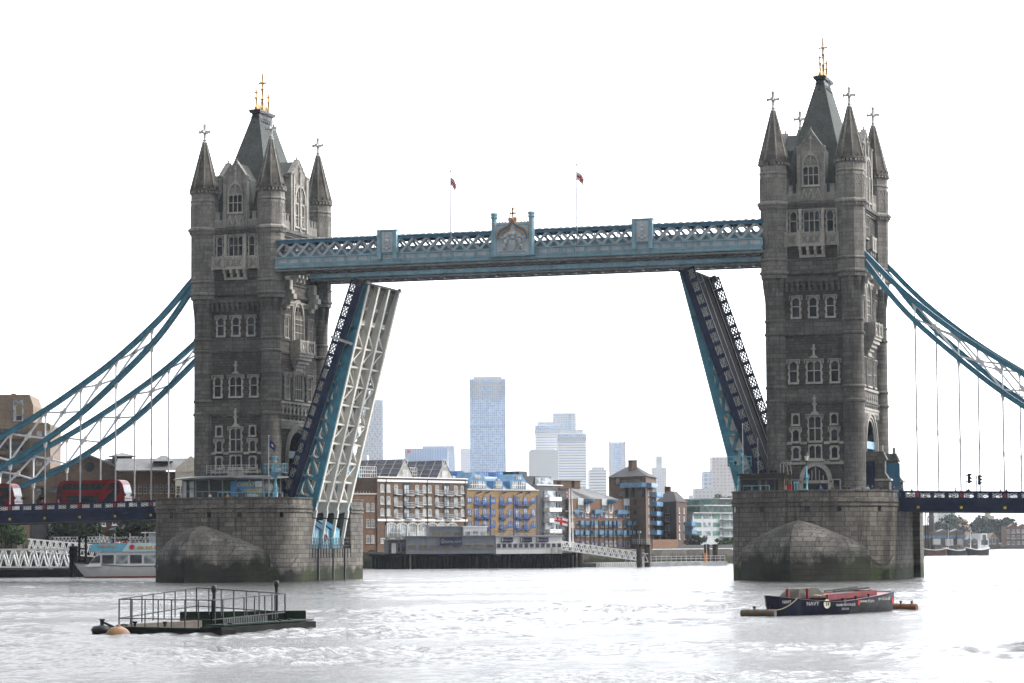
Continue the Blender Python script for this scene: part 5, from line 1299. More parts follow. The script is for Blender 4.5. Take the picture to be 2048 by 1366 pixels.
for lab, x, y, rz, pose, sh, hr in (
  ('person in a bright blue jacket before the stone doorway', 2.1, -16.9, .3, 'stand', 'cloth_blue', 'hair_dark'),
  ('person in an olive jacket before the stone doorway', 3.6, -16.6, 2.9, 'stand', 'cloth_olive', 'hair_brown'),
  ('person in black, left of a pair right of the doorway', 5.1, -16.2, .8, 'stand', 'cloth_dark', 'hair_dark'),
  ('person in navy blue standing close beside the one in black', 5.55, -16.0, -1., 'stand', 'flag_blue', 'hair_dark'),
  ('person in grey leaning on the pier parapet', 7.1, -14.6, .6, 'lean', 'cloth_grey', 'hair_dark'),
  ('person in pale blue leaning on the pier parapet', 7.6, -14.0, .7, 'lean', 'cloth_pale', 'hair_brown'),
  ('person in a dark coat behind the leaning pair at the turret foot', 8.1, -13.0, -.6, 'stand', 'cloth_dark', 'hair_dark'),
  ('person in a dark top, low behind the parapet by the turret', 9.1, -12.2, .2, 'lean', 'cloth_dark', 'hair_dark'),
  ('person in a navy coat beyond the turret, by the dark blue door', 10.0, -8.0, 1.2, 'stand', 'flag_blue', 'hair_dark'),
  ('person in a royal blue shirt beside the dark blue door', 10.9, -7.2, -.4, 'stand', 'cloth_blue', 'skin')):
    person(lab, (X+x, y, FL), rz, pose, sh, 'cloth_dark', hr)
X = -41.15
for lab, x, y, rz, pose, sh, hr in (
  ('person in a white shirt in front of the pavilion glass', .2, -18.6, 2.8, 'stand', 'cloth_white', 'hair_brown'),
  ('person in black at the corner of the pavilion', -5.2, -17.4, .8, 'lean', 'cloth_dark', 'hair_dark'),
  ('person in an orange top behind the blue railing', 2.4, -17.6, .3, 'lean', 'cloth_orange', 'hair_dark'),
  ('person in blue seen against the lower edge of the poster', 5.4, -17.2, -.5, 'lean', 'cloth_pale', 'hair_dark'),
  ('person in white seen against the lower edge of the poster', 6.2, -17.0, .5, 'lean', 'cloth_white', 'hair_brown'),
  ('person in black right of the blue railing, under the raised leaf', 7.9, -14.0, -.4, 'stand', 'cloth_dark', 'hair_dark'),
  ('person in red right of the blue railing, under the raised leaf', 8.5, -13.4, .6, 'lean', 'cloth_red', 'hair_dark')):
    person(lab, (X+x, y, FL), rz, pose, sh, 'cloth_dark', hr)
def deck_z(d): return 10.3-.0165*(d-PX)
for lab, u, rz, pose, sh in (
  ('person with bent head nearest the pier on the span with traffic lights', 1799, 1.2, 'lean', 'cloth_dark'), ('person in black, second along the span with traffic lights', 1824, 1.4, 'walk', 'cloth_dark'),
  ('person in a dark coat left of the traffic lights', 1912, -1.2, 'walk', 'cloth_grey'), ('person bending low beneath the traffic lights', 1937, .6, 'lean', 'cloth_dark'),
  ('short person in grey well right of the traffic lights', 2000, 1.4, 'lean', 'cloth_grey'), ('person in black well right of the traffic lights', 2013, 1.3, 'walk', 'cloth_dark')):
    y = -8.1; x = min(((pj((q*.05, y, 11))[0]-u)**2, q*.05) for q in range(900, 1500))[1]; person(lab, (x, y, deck_z(x-41.15)-.15), rz, pose, sh, group='people walking on the side spans')
for lab, u, rz, pose, sh in (
  ('person in pink on the span behind the middle bus', 117, -1.2, 'walk', 'cloth_pink'), ('person in black just ahead of the middle bus', 270, 1.5, 'walk', 'cloth_dark'), ('person in grey just ahead of the middle bus', 278, -1.5, 'walk', 'cloth_grey'),
  ('person in black next to the pier on the span with the buses', 303, 1.3, 'walk', 'cloth_dark'), ('person in red on the span between the two buses', 84, 1.5, 'walk', 'cloth_red')):
    y = -8.0; x = min(((pj((q*.05, y, 11))[0]-u)**2, q*.05) for q in range(-2000, -1000))[1]; person(lab, (x, y, deck_z(-x-41.15)), rz, pose, sh, group='people walking on the side spans')
# ------------------------------------------------------------------ traffic lights
def traffic_light(label, u, y):
    x = min(((pj((q*.05, y, 11))[0]-u)**2, q*.05) for q in range(900, 1500))[1]
    t = thing('traffic_light', label, 'traffic light', (x, y, deck_z(x-41.15)-.05), 0, 'traffic lights on the side span')
    MB().tube([(0, 0, 0), (0, 0, 3.6)], .07, 8).build('pole', 'light_grey', t)
    MB().box(.2, .55, -.2, .2, 2.2, 3.5).build('signal_head', 'black_iron', t); MB().box(.05, .2, -.04, .04, 2.4, 2.5).box(.05, .2, -.04, .04, 3.2, 3.3).build('bracket', 'black_iron', t)
    for z in (2.42, 2.86, 3.3):
        b = MB(); b.lathe([(.17, 0), (.17, .02)], 10); o = b.build('lens', 'dark_grey', t, (.553, 0, z)); o.rotation_euler = (0, R(90), 0)
        b = MB(); b.hexa([(.553, -.19, z-.05), (.9, -.15, z-.1), (.9, .15, z-.1), (.553, .19, z-.05)], [(.553, -.19, z+.19), (.72, -.15, z+.13), (.72, .15, z+.13), (.553, .19, z+.19)]); b.build('visor', 'black_iron', t)
traffic_light('black traffic light on a pale pole, taller one nearer the tower', 1933, -5.0)
traffic_light('black traffic light on a pale pole, slightly lower one farther from the tower', 1953.5, 4.6)
# ------------------------------------------------------------------ buses
paint('bus_red', (.19, .003, .006), .4, 0, .12, spec=.15, gam=.1); glass('bus_glass', (.006, .007, .009), .15, 2., .8); MATS['bus_glass'].node_tree.nodes['Principled BSDF'].inputs['Specular IOR Level'].default_value = .2; paint('tyre', (.012, .012, .012), .8)
def make_bus(label, x, y, z, ad):
    """front towards +x; 10.9 m long"""
    t = thing('double_decker_bus', label, 'bus', (x, y, z), 0, 'red double-decker buses crossing the bridge')
    L, W, H = 10.9, 1.26, 4.32
    prof = [(-L/2+.1, .35), (L/2-.15, .35), (L/2, .6), (L/2+.02, 1.6), (L/2-.08, 2.6), (L/2-.35, 3.7), (L/2-.75, 4.2), (L/2-1.2, H), (-L/2+1.3, H), (-L/2+.55, 4.1), (-L/2+.15, 3.5), (-L/2, 2.6), (-L/2, .7)]
    MB().plate(prof, -W, W).build('body', 'bus_red', t)
    b = MB(); b.plate([(-L/2+1.0, 2.95), (L/2-3.6, 2.95), (L/2-2.9, 3.85), (-L/2+1.3, 3.85), (-L/2+.9, 3.6)], -W-.02, W+.02); b.build('upper_window_band', 'bus_glass', t)
    MB().plate([(L/2-2.9, 3.0), (L/2-.75, 3.0), (L/2-.85, 3.9), (L/2-2.3, 3.9)], -W-.022, W+.022).build('upper_window_band', 'bus_glass', t)
    b = MB(); b.plate([(-L/2+1.6, 1.25), (L/2-4.2, 1.25), (L/2-4.2, 2.1), (-L/2+1.6, 2.1)], -W-.02, W+.02); b.build('lower_window_band', 'bus_glass', t)
    MB().plate([(L/2-3.6, 1.2), (L/2-1.9, 1.2), (L/2-.6, 2.85), (L/2-1.9, 2.85)], -W-.024, W+.024).build('stair_window', 'bus_glass', t)
    MB().plate([(-L/2+.15, .9), (-L/2+.9, .9), (-L/2+.9, 3.5), (-L/2+.25, 3.5)], -W-.023, W+.023).build('rear_window', 'bus_glass', t)
    b = MB(); q = [(L/2+.03, 1.0), (L/2-.06, 2.55), (L/2-.34, 3.62), (L/2-.72, 4.1)]
    for (a, c) in zip(q[:-1], q[1:]): b.face([(a[0]+.02, -W*.93, a[1]), (a[0]+.02, W*.93, a[1]), (c[0]+.02, W*.93, c[1]), (c[0]+.02, -W*.93, c[1])])
    b.build('windscreen', 'bus_screen', t)
    MB().box(L/2-.3, L/2+.08, -W*.95, W*.95, .55, 1.0).build('front_panel', 'light_grey', t)
    for s in (-1, 1): MB().box(L/2+.06, L/2+.1, s*.85-.16, s*.85+.16, .75, .95).build('headlight', 'flag_white', t); MB().bar((L/2, s*1.2, 2.3), (L/2+.25, s*1.42, 2.1), .1, .3).build('mirror', 'black_iron', t)
    if ad: MB().box(-1.2, 2.6, -W-.03, -W-.002, 2.25, 2.8).build('advert', 'advert_violet', t)
    b = MB()
    for k in range(7): xx = -L/2+1.6+k*.95; b.box(xx-.02, xx+.02, -W-.025, W+.025, 2.95, 3.86)
    b.build('window_pillar', 'bus_red', t)
    for xx in (-2.7, L/2-2.6):
        for s in (-1, 1):
            w = MB().lathe([(.2, -.14), (.5, -.14), (.52, 0), (.5, .14), (.2, .14)], 18).build('wheel', 'tyre', t, (xx, s*(W-.1), .5)); w.rotation_euler = (R(90), 0, 0)
            MB().lathe([(.22, -.15), (.22, .15)], 14).build('rim', 'light_grey', w)
glass('bus_screen', (.03, .034, .04), .2, 2., 1.2); paint('advert_violet', (.12, .06, .3), .5)
def bus_at(label, u, ad):   # u: bearing of the front bumper
    y = -3.2; x = min(((pj((q*.05, y, 12))[0]-u)**2, q*.05) for q in range(-2400, -1000))[1]-5.45; make_bus(label, x, y, deck_z(-x-41.15)+.05, ad)
bus_at('whole red double-decker bus crossing the span towards the tower', 257, False)
bus_at('red double-decker bus cut by the left edge, with a violet advert', 37, True)
# ------------------------------------------------------------------ things afloat in the foreground
paint('weed_green', (.014, .024, .016), .85, 0, .5, gam=.3, spec=.08); paint('pontoon_side', (.016, .018, .016), .8, 0, .5, spec=.08); paint('deck_green', (.02, .036, .028), .85, 0, .35, spec=.08); paint('rust', (.2, .085, .03), .8, 0, .5); paint('wood_grey', (.12, .1, .08), .8, 0, .4); paint('buoy_orange', (.2, .1, .035), .6, 0, .5, 1.6, grime=(.05, .03, .015), gam=.8)
def pontoon():
    A = V(258, 151); B_ = V(632, 163); Cn = V(443, 145)
    t = thing('mooring_pontoon', 'dark green mooring pontoon ringed by open black railings', 'pontoon', (V(440, 152).x, V(440, 152).y, .06)); O = Vector(t.location)
    def G(u, d, z=0.): p = V(u, d)-O; return Vector((p.x, p.y, z))
    pl = [G(184, 151), G(443, 144.5), G(632, 155), G(400, 164)]
    def frame(a, b_, w, z0, z1, m, name):
        d = (b_-a).normalized(); n = Vector((-d.y, d.x, 0))*w
        mb = MB(); mb.hexa([(*(a+Vector((0, 0, z0))),), (*(b_+Vector((0, 0, z0))),), (*(b_+n+Vector((0, 0, z0))),), (*(a+n+Vector((0, 0, z0))),)], [(*(a+Vector((0, 0, z1))),), (*(b_+Vector((0, 0, z1))),), (*(b_+n+Vector((0, 0, z1))),), (*(a+n+Vector((0, 0, z1))),)]); return mb.build(name, m, t)
    frame(pl[0], pl[1], 1.1, -.5, .36, 'pontoon_side', 'hull_float'); frame(pl[1], pl[2], 1.3, -.5, .5, 'pontoon_side', 'hull_float')
    frame(G(190, 150.95), G(438, 144.6), 1.0, .363, .42, 'deck_green', 'walkway'); frame(G(448, 144.9), G(627, 154.8), 1.15, .553, .62, 'deck_green', 'walkway')
    frame(G(360, 160), G(612, 161), 1.0, -.5, .95, 'weed_green', 'hull_float'); frame(G(255, 151.5), G(404, 158), .5, .1, .5, 'wood_grey', 'fender_beam')
    z = .42; pts = [G(238, 150, z), G(424, 145.7, z), G(570, 152.7, z+.2), G(393, 157, z+.5), G(238, 150, z)]
    railing(t, 'railing', 'black_iron', [tuple(p) for p in pts], 1.5, 1.05, rails=(1, .3), r=.028)
    for p, hz in ((G(428, 147, .4), 2.15), (G(553, 158, .6), 2.05)):
        mb = MB(); mb.tube([p, p+Vector((0, 0, hz))], .1, 8); mb.lathe([(.12, p.z+hz-.25), (.17, p.z+hz-.1), (.16, p.z+hz+.1), (.1, p.z+hz+.15)], 8, (p.x, p.y)); mb.build('mooring_post', 'black_iron', t)
    mb = MB()
    for u, d in ((270, 150), (330, 149), (460, 146), (560, 152), (580, 153)): p = G(u, d, .42); mb.lathe([(.1, p.z), (.07, p.z+.15), (.14, p.z+.2), (.14, p.z+.28)], 8, (p.x, p.y))
    mb.build('bollard', 'black_iron', t)
    mb = MB(); p = G(436, 145.4); d = (pl[2]-pl[1]).normalized()
    for k in range(26): q = G(448, 146.2)+d*(k*.2); mb.bar((q.x, q.y, .5), (q.x, q.y, .95), .03)
    mb.build('grille', 'grey_metal', t)
    mb = MB(); p = G(204, 149.8)
    mb.lathe([(.03, -.2), (.5, 0), (.62, .25), (.5, .45), (.12, .5), (.1, .75), (.16, .78), (.16, .85)], 14, (p.x, p.y)); mb.bar((p.x, p.y, .7), (p.x+1.0, p.y, .3), .12); mb.build('fender_float', 'black_iron', t)
pontoon()
def ball_buoy():
    p = V(236, 146.2); t = thing('mooring_buoy', 'round weathered orange mooring buoy floating beside the pontoon', 'buoy', (p.x, p.y, -.06))
    MB().ball((0, 0, 0), .72, 24, (1, 1, .93)).build('float', 'buoy_orange', t); MB().lathe([(.14, .62), (.14, .7), (.08, .74)], 10).build('cap', 'rust', t)
ball_buoy()
def drum_buoy(label, u, d, L, rz, m, r=.27):
    p = V(u, d); t = thing('drum_buoy', label, 'buoy', (p.x, p.y, .14), rz, 'cylindrical buoys moored to the barge')
    b = MB(); b.tube([(-L/2, 0, 0), (-L/2+.06, 0, 0), (L/2-.06, 0, 0), (L/2, 0, 0)], [r*.85, r, r, r*.85], 16); b.build('float', m, t)
    b = MB()
    for x in (-L*.3, 0, L*.3): b.tube([(x-.04, 0, 0), (x+.04, 0, 0)], r+.025, 16)
    b.build('hoop', 'rust', t); b = MB()
    for x in (-L*.12, L*.3): b.lathe([(.09, r-.02), (.07, r+.1), (.12, r+.12), (.12, r+.2)], 8, (x, 0))
    b.build('mooring_eye', 'black_iron', t)
drum_buoy('pale mossy drum buoy in the water off the bow of the blue barge', 1517, 181.5, 2.5, R(-12), 'wood_grey')
drum_buoy('rust brown drum buoy in the water off the stern of the blue barge', 1808, 194, 2.0, R(-12), 'rust', .3)
paint('barge_blue', (.008, .011, .032), .5, 0, .35, 1.5, gam=.5, grime=(.03, .028, .028), spec=.15); paint('barge_worn', (.034, .034, .042), .6, 0, .6, 1.2, gam=.9, grime=(.018, .015, .014)); paint('barge_red', (.17, .022, .028), .55, 0, .3, gam=.3); paint('hold_dark', (.02, .018, .018), .8); paint('letter_white', (.44, .44, .43), .6, 0, .2, gam=.3); paint('canvas', (.07, .065, .055), .9, 0, .4); paint('rope', (.35, .3, .22), .9); paint('badge_cream', (.7, .68, .55), .6)
def barge():
    A = V(1534, 181.5); B_ = V(1752, 192.5); d = B_-A; L = d.length; rz = math.atan2(d.y, d.x)
    t = thing('moored_barge', 'dark blue and red barge lettered NAVY moored between two drum buoys', 'barge', (A.x, A.y, 0), rz)
    # local x from bow to stern, starboard side facing the viewer at -y
    W = 2.0; n = 28
    def t_inv(P): q = P-A; return Vector((q.x*math.cos(rz)+q.y*math.sin(rz), -q.x*math.sin(rz)+q.y*math.cos(rz), q.z))
    def half(s): return W*min(1, (s/.42)**.62 if s > 0 else 0)*(1-.26*max(0, (s-.7)/.3)**2)
    def top(s): return .88+.42*(1-min(1, s/.45))**2+.48*max(0, (s-.45)/.55)**1.5-.07*math.exp(-((s-.42)/.2)**2)
    def sect(s):
        w = half(s); z = top(s); rake = -.75*max(0, 1-s/.12)
        return [(s*L-rake*0+(.55*max(0, 1-s/.1)), -w*.72, -.5), (s*L+.3*max(0, 1-s/.1), -w*.93, .1), (s*L, -w, .6), (s*L-.12*max(0, 1-s/.1), -w*1.02, z)]
    S = [i/n for i in range(n+1)]
    for a, b_, m in ((0, 15, 'barge_blue'), (15, n, 'barge_worn')):
        mb = MB()
        for sg in (1, -1):
            rows = [[(p[0], p[1]*sg, p[2]) for p in sect(S[i])] for i in range(a, b_+1)]; mb.grid(rows if sg < 0 else [r[::-1] for r in rows])
        if b_ == n: e = sect(1); mb.face([(p[0], p[1], p[2]) for p in e]+[(p[0], -p[1], p[2]) for p in e[::-1]])
        mb.build('hull', m, t)
    mb = MB(); rows = [[(sect(s)[3][0], -half(s)*1.0+0, top(s)-.05), (sect(s)[3][0], half(s)*1.0, top(s)-.05)] for s in S]
    mb.grid(rows, sm=False); mb.build('deck', 'barge_red', t)
    mb = MB(); 
    for sg in (-1, 1): mb.tube([(sect(s)[3][0], sg*half(s)*1.03, top(s)) for s in S], .05, 6)
    mb.build('gunwale', 'barge_blue', t)
    mb = MB()   # coaming round the hold
    for sg in (-1, 1): ya, yb = sorted((sg*1.2, sg*1.12)); mb.hexa([(L*.42, ya, .9), (L*.86, ya, 1.1), (L*.86, yb, 1.1), (L*.42, yb, .9)], [(L*.42, ya, 1.3), (L*.86, ya, 1.48), (L*.86, yb, 1.48), (L*.42, yb, 1.3)])
    mb.box(L*.86, L*.87, -1.2, 1.2, 1.1, 1.48); mb.box(L*.41, L*.42, -1.2, 1.2, .9, 1.3); mb.build('hold_coaming', 'barge_red', t)
    mb = MB(); mb.hexa([(L*.425, -1.1, 1.0), (L*.855, -1.1, 1.1), (L*.855, 1.1, 1.1), (L*.425, 1.1, 1.0)], [(L*.425, -1.1, 1.2), (L*.855, -1.1, 1.38), (L*.855, 1.1, 1.38), (L*.425, 1.1, 1.2)]); mb.bar((L*.5, -.9, 1.45), (L*.85, -.7, 1.66), .12); mb.bar((L*.55, .3, 1.48), (L*.88, .5, 1.68), .1); mb.build('hold_cover', 'hold_dark', t)
    for x, y in ((.13, -.5), (.25, -1.0)): mb = MB(); mb.box(L*x-.09, L*x+.09, y-.09, y+.09, 1.05, 1.75); mb.box(L*x-.12, L*x+.12, y-.12, y+.12, 1.6, 1.68); mb.build('bitt', 'barge_red', t)
    mb = MB(); mb.hexa([(L*.2, -.7, 1.1), (L*.4, -1.2, 1.1), (L*.4, 1.2, 1.1), (L*.2, 1.0, 1.1)], [(L*.24, -.45, 1.72), (L*.36, -.8, 1.78), (L*.37, .8, 1.75), (L*.25, .6, 1.7)]); mb.build('canvas_cover', 'canvas', t)
    mb = MB(); random.seed(3)
    for k in range(9): c = (L*(.27+.02*k), -1.25+.05*k, 1.2); a = [(c[0]+.22*math.cos(q*.7+k), c[1]+.16*math.sin(q*.7+k), c[2]+.03*q*.4) for q in range(9)]; mb.tube(a, .03, 5)
    mb.build('rope_coil', 'rope', t)
    mb = MB()
    for x, y in ((.9, -.5), (.93, .3), (.95, 0), (.87, .9), (.5, -1.6), (.62, -1.62), (.74, -1.62)): mb.lathe([(.08, top(x)-.05), (.06, top(x)+.1), (.12, top(x)+.14), (.12, top(x)+.2)], 8, (L*x, y))
    mb.build('bollard', 'black_iron', t)
    mb = MB(); bo = Vector((L*.14, -half(.14)*1.05-.06, top(.14))); e = t_inv(V(1541, 181.2, .36)); mb.tube([bo.lerp(e, k/10)+Vector((0, 0, -1.0*(k/10)*(1-k/10))) for k in range(11)], .035, 5); mb.build('mooring_rope', 'rope', t)
    mb = MB(); bo = Vector((L*.99, 0, 1.3)); e = Vector((L+1.9, .2, .35)); mb.tube([bo.lerp(e, k/8)+Vector((0, 0, -.5*(k/8)*(1-k/8))) for k in range(9)], .035, 5); mb.build('mooring_rope', 'black_iron', t)
    # lettering painted on the side
    def on_side(s, zz, off=.06):
        w = half(s); return Vector((s*L, -w*1.02-off, zz)), math.atan2(-(half(s+.03)-half(s-.03)), .06*L)
    for s_, s0, zz, sz, m, sx in (('NAVY', .235, .6, .38, 'letter_white', 1.15), ('NAVY', .075, .78, .3, 'letter_white', .9), ('FRANK MONTAGUE', .47, .5, .24, 'letter_white', 1.15), ('1751-2018', .465, .24, .2, 'letter_white', 1.1), ('OF', .465, .72, .1, 'letter_white', 1), ('* ~ * *', .465, .86, .12, 'letter_white', 1),
                          ('www.tham', .67, .68, .36, 'letter_white', 1.2), ('er--rs.co.uk', .85, .8, .36, 'letter_white', 1.2)):
        p, a = on_side(s0, zz, .2 if s0 < .1 else .11 if s0 < .3 else .06); o = text_mesh('lettering', s_, sz, m, t, p, (R(90), 0, a), .008, sx=sx)
    p, a = on_side(.335, .68, .0); mb = MB(); mb.lathe([(.31, 0), (.31, .02)], 24); o = mb.build('number_disc', 'badge_cream', t, p+Vector((0, -.0, 0))); o.rotation_euler = (R(90), 0, a)
    text_mesh('lettering', '14', .36, 'black_iron', t, p+Vector((0, -.045, -.13)), (R(90), 0, a), .008)
    for s0 in (.595, .965):
        p, a = on_side(s0, .72, .03); mb = MB(); mb.plate([(.2*math.cos(k*math.pi/8)*(1 if k % 2 else .6), .26*math.sin(k*math.pi/8)*(1 if k % 2 else .6)) for k in range(16)], -.012, .0); o = mb.build('red_emblem', 'flag_red', t, p, a)
barge()
# ------------------------------------------------------------------ buildings: helpers
stone('brick_brown', (.155, .102, .074), (.11, .072, .052), (.15, .12, .095), .5, .18, .012, stain=.3, bstr=.2, dark=(.05, .035, .028), streak=.25)
stone('brick_yellow', (.34, .235, .12), (.26, .175, .09), (.28, .2, .11), .5, .18, .012, stain=.25, bstr=.2, dark=(.12, .08, .045), streak=.25)
stone('brick_orange', (.25, .15, .1), (.185, .11, .074), (.2, .14, .1), .5, .18, .012, stain=.25, bstr=.2, dark=(.08, .05, .035), streak=.2)
stone('brick_dark', (.1, .06, .045), (.075, .046, .035), (.06, .045, .035), .5, .18, .012, stain=.3, bstr=.2, streak=.2)
stone('concrete_brown', (.24, .185, .14), (.21, .16, .12), (.13, .1, .08), 3.2, 1.5, .02, stain=.3, bstr=.2, dark=(.08, .06, .048), streak=.4)
stone('pale_stone', (.6, .55, .47), (.54, .5, .43), (.42, .38, .33), .9, .4, .01, stain=.2, bstr=.2, dark=(.3, .27, .23), streak=.2)
stone('grey_slate', (.16, .16, .17), (.115, .118, .125), (.07, .07, .07), .6, .35, .02, stain=.4, bstr=.3, dark=(.3, .3, .3), streak=.3)
stone('dark_slate', (.06, .058, .062), (.045, .044, .048), (.03, .03, .03), .6, .35, .02, stain=.3, bstr=.3, streak=.2)
paint('balcony_blue', (.12, .27, .45), .5, 0, .35); paint('frame_blue', (.03, .1, .34), .5, 0, .2); paint('roof_blue_grey', (.24, .3, .36), .6); paint('timber_black', (.007, .007, .008), .9, 0, .4, spec=.05)
paint('hut_grey', (.2, .22, .26), .5, 0, .12); paint('hut_white', (.76, .77, .78), .5, 0, .06); paint('sign_navy', (.02, .022, .075), .5, 0, .1, gam=0); paint('ochre_blind', (.2, .17, .11), .5, 0, .3, 1.5)
glass('window_pale', (.12, .135, .15), .1, 2.6, .5); glass('window_deep', (.025, .03, .036), .1, 2.5, .35); glass('solar', (.05, .055, .075), .15, .8, .5); glass('green_glass', (.06, .14, .12), .1, 1.2, .4)
paint('sash_white', (.5, .5, .48), .6, 0, .15); paint('gable_panel', (.34, .33, .3), .7); paint('timber', (.15, .12, .09), .85, 0, .5, 2)
WK = {}
def facade_frame(name, label, cat, A, B, group=None, z=0.):
    """Empty at the left end of a facade; local x runs along it to the right, -y faces the viewer"""
    d = B-A; t = thing(name, label, cat, (A.x, A.y, z), math.atan2(d.y, d.x), group); return t, Vector((d.x, d.y)).length
def fwin(t, x, z, w, h, arch=False, nx=2, nz=3, fm='sash_white', gm='window_pale', y=0., rz=0., sill=True):
    """framed window: surround, glazing bars, pane as sub-part; z is the sill"""
    k = (w, h, arch, nx, nz, fm, gm, sill)
    if k not in WK:
        f = MB(); W = w/2; fr = min(.12, w*.1); d = .08
        zt = h-W*.55 if arch else h
        o = [(-W, 0), (W, 0), (W, zt)]+([(W*math.cos(a), zt+W*.55*math.sin(a)) for a in (R(30), R(60), R(90), R(120), R(150))] if arch else [])+[(-W, zt)]
        i = [(x*(1-fr/W), fr+(z)*(1-2*fr/h)) for x, z in o]
        f.ring(o, i, -d, .0)
        for q in range(1, nx): xx = -W+w*q/nx; f.box(xx-.035, xx+.035, -d*.8, 0, fr, h-fr-(W*.3*abs(xx/W) if arch else 0))
        for q in range(1, nz): zz = h*q/nz; f.box(-W+fr, W-fr, -d*.8, 0, zz-.03, zz+.03)
        if sill: f.box(-W-.1, W+.1, -.16, 0, -.14, 0)
        a = f.build('window', fm, t, (x, y, z), rz)
        p = MB(); p.plate(i, -.03, -.012); b = p.build('pane', gm, a); WK[k] = (a.data, b.data); return a
    a = link('window', WK[k][0], t, (x, y, z), rz); link('pane', WK[k][1], a); return a
def balcony(t, x, z, w, d, m, infill=True, y=0., rz=0., h=.95, solid=False, name='balcony'):
    k = ('bal', w, d, m, infill, h, solid)
    if k not in WK:
        b = MB(); b.box(-w/2, w/2, -d, -.003, -.15, 0)
        for zz in (h, h*.5): b.bar((-w/2, -d, zz), (w/2, -d, zz), .06); b.bar((-w/2, -d, zz), (-w/2, 0, zz), .06); b.bar((w/2, -d, zz), (w/2, 0, zz), .06)
        n = max(2, int(w/.3))
        for q in range(n+1): xx = -w/2+w*q/n; b.bar((xx, -d, 0), (xx, -d, h), .04 if not solid else .06)
        for q in range(1, int(d/.3)+1): yy = -d+q*.3; b.bar((-w/2, yy, 0), (-w/2, yy, h), .04); b.bar((w/2, yy, 0), (w/2, yy, h), .04)
        if solid: b.box(-w/2+.02, w/2-.02, -d-.03, -d+.0, .05, h-.05); b.box(-w/2-.02, -w/2+.02, -d, -.01, .05, h-.05); b.box(w/2-.02, w/2+.02, -d, -.01, .05, h-.05)
        a = b.build(name, m, t, (x, y, z), rz); WK[k] = a.data; return a
    return link(name, WK[k], t, (x, y, z), rz)
def hip_roof(mb, x0, x1, y0, y1, z0, z1, e=.5, ridge=None):
    cx, cy = (x0+x1)/2, (y0+y1)/2; x0 -= e; x1 += e; y0 -= e; y1 += e
    if ridge is None: ridge = 0
    a, b = (cx-ridge/2, cy, z1), (cx+ridge/2, cy, z1)
    q = [(x0, y0, z0), (x1, y0, z0), (x1, y1, z0), (x0, y1, z0)]
    mb.face(q[::-1]); mb.face([q[0], q[1], b, a] if ridge else [q[0], q[1], a]); mb.face([q[1], q[2], b]); mb.face([q[2], q[3], a, b] if ridge else [q[2], q[3], a]); mb.face([q[3], q[0], a])
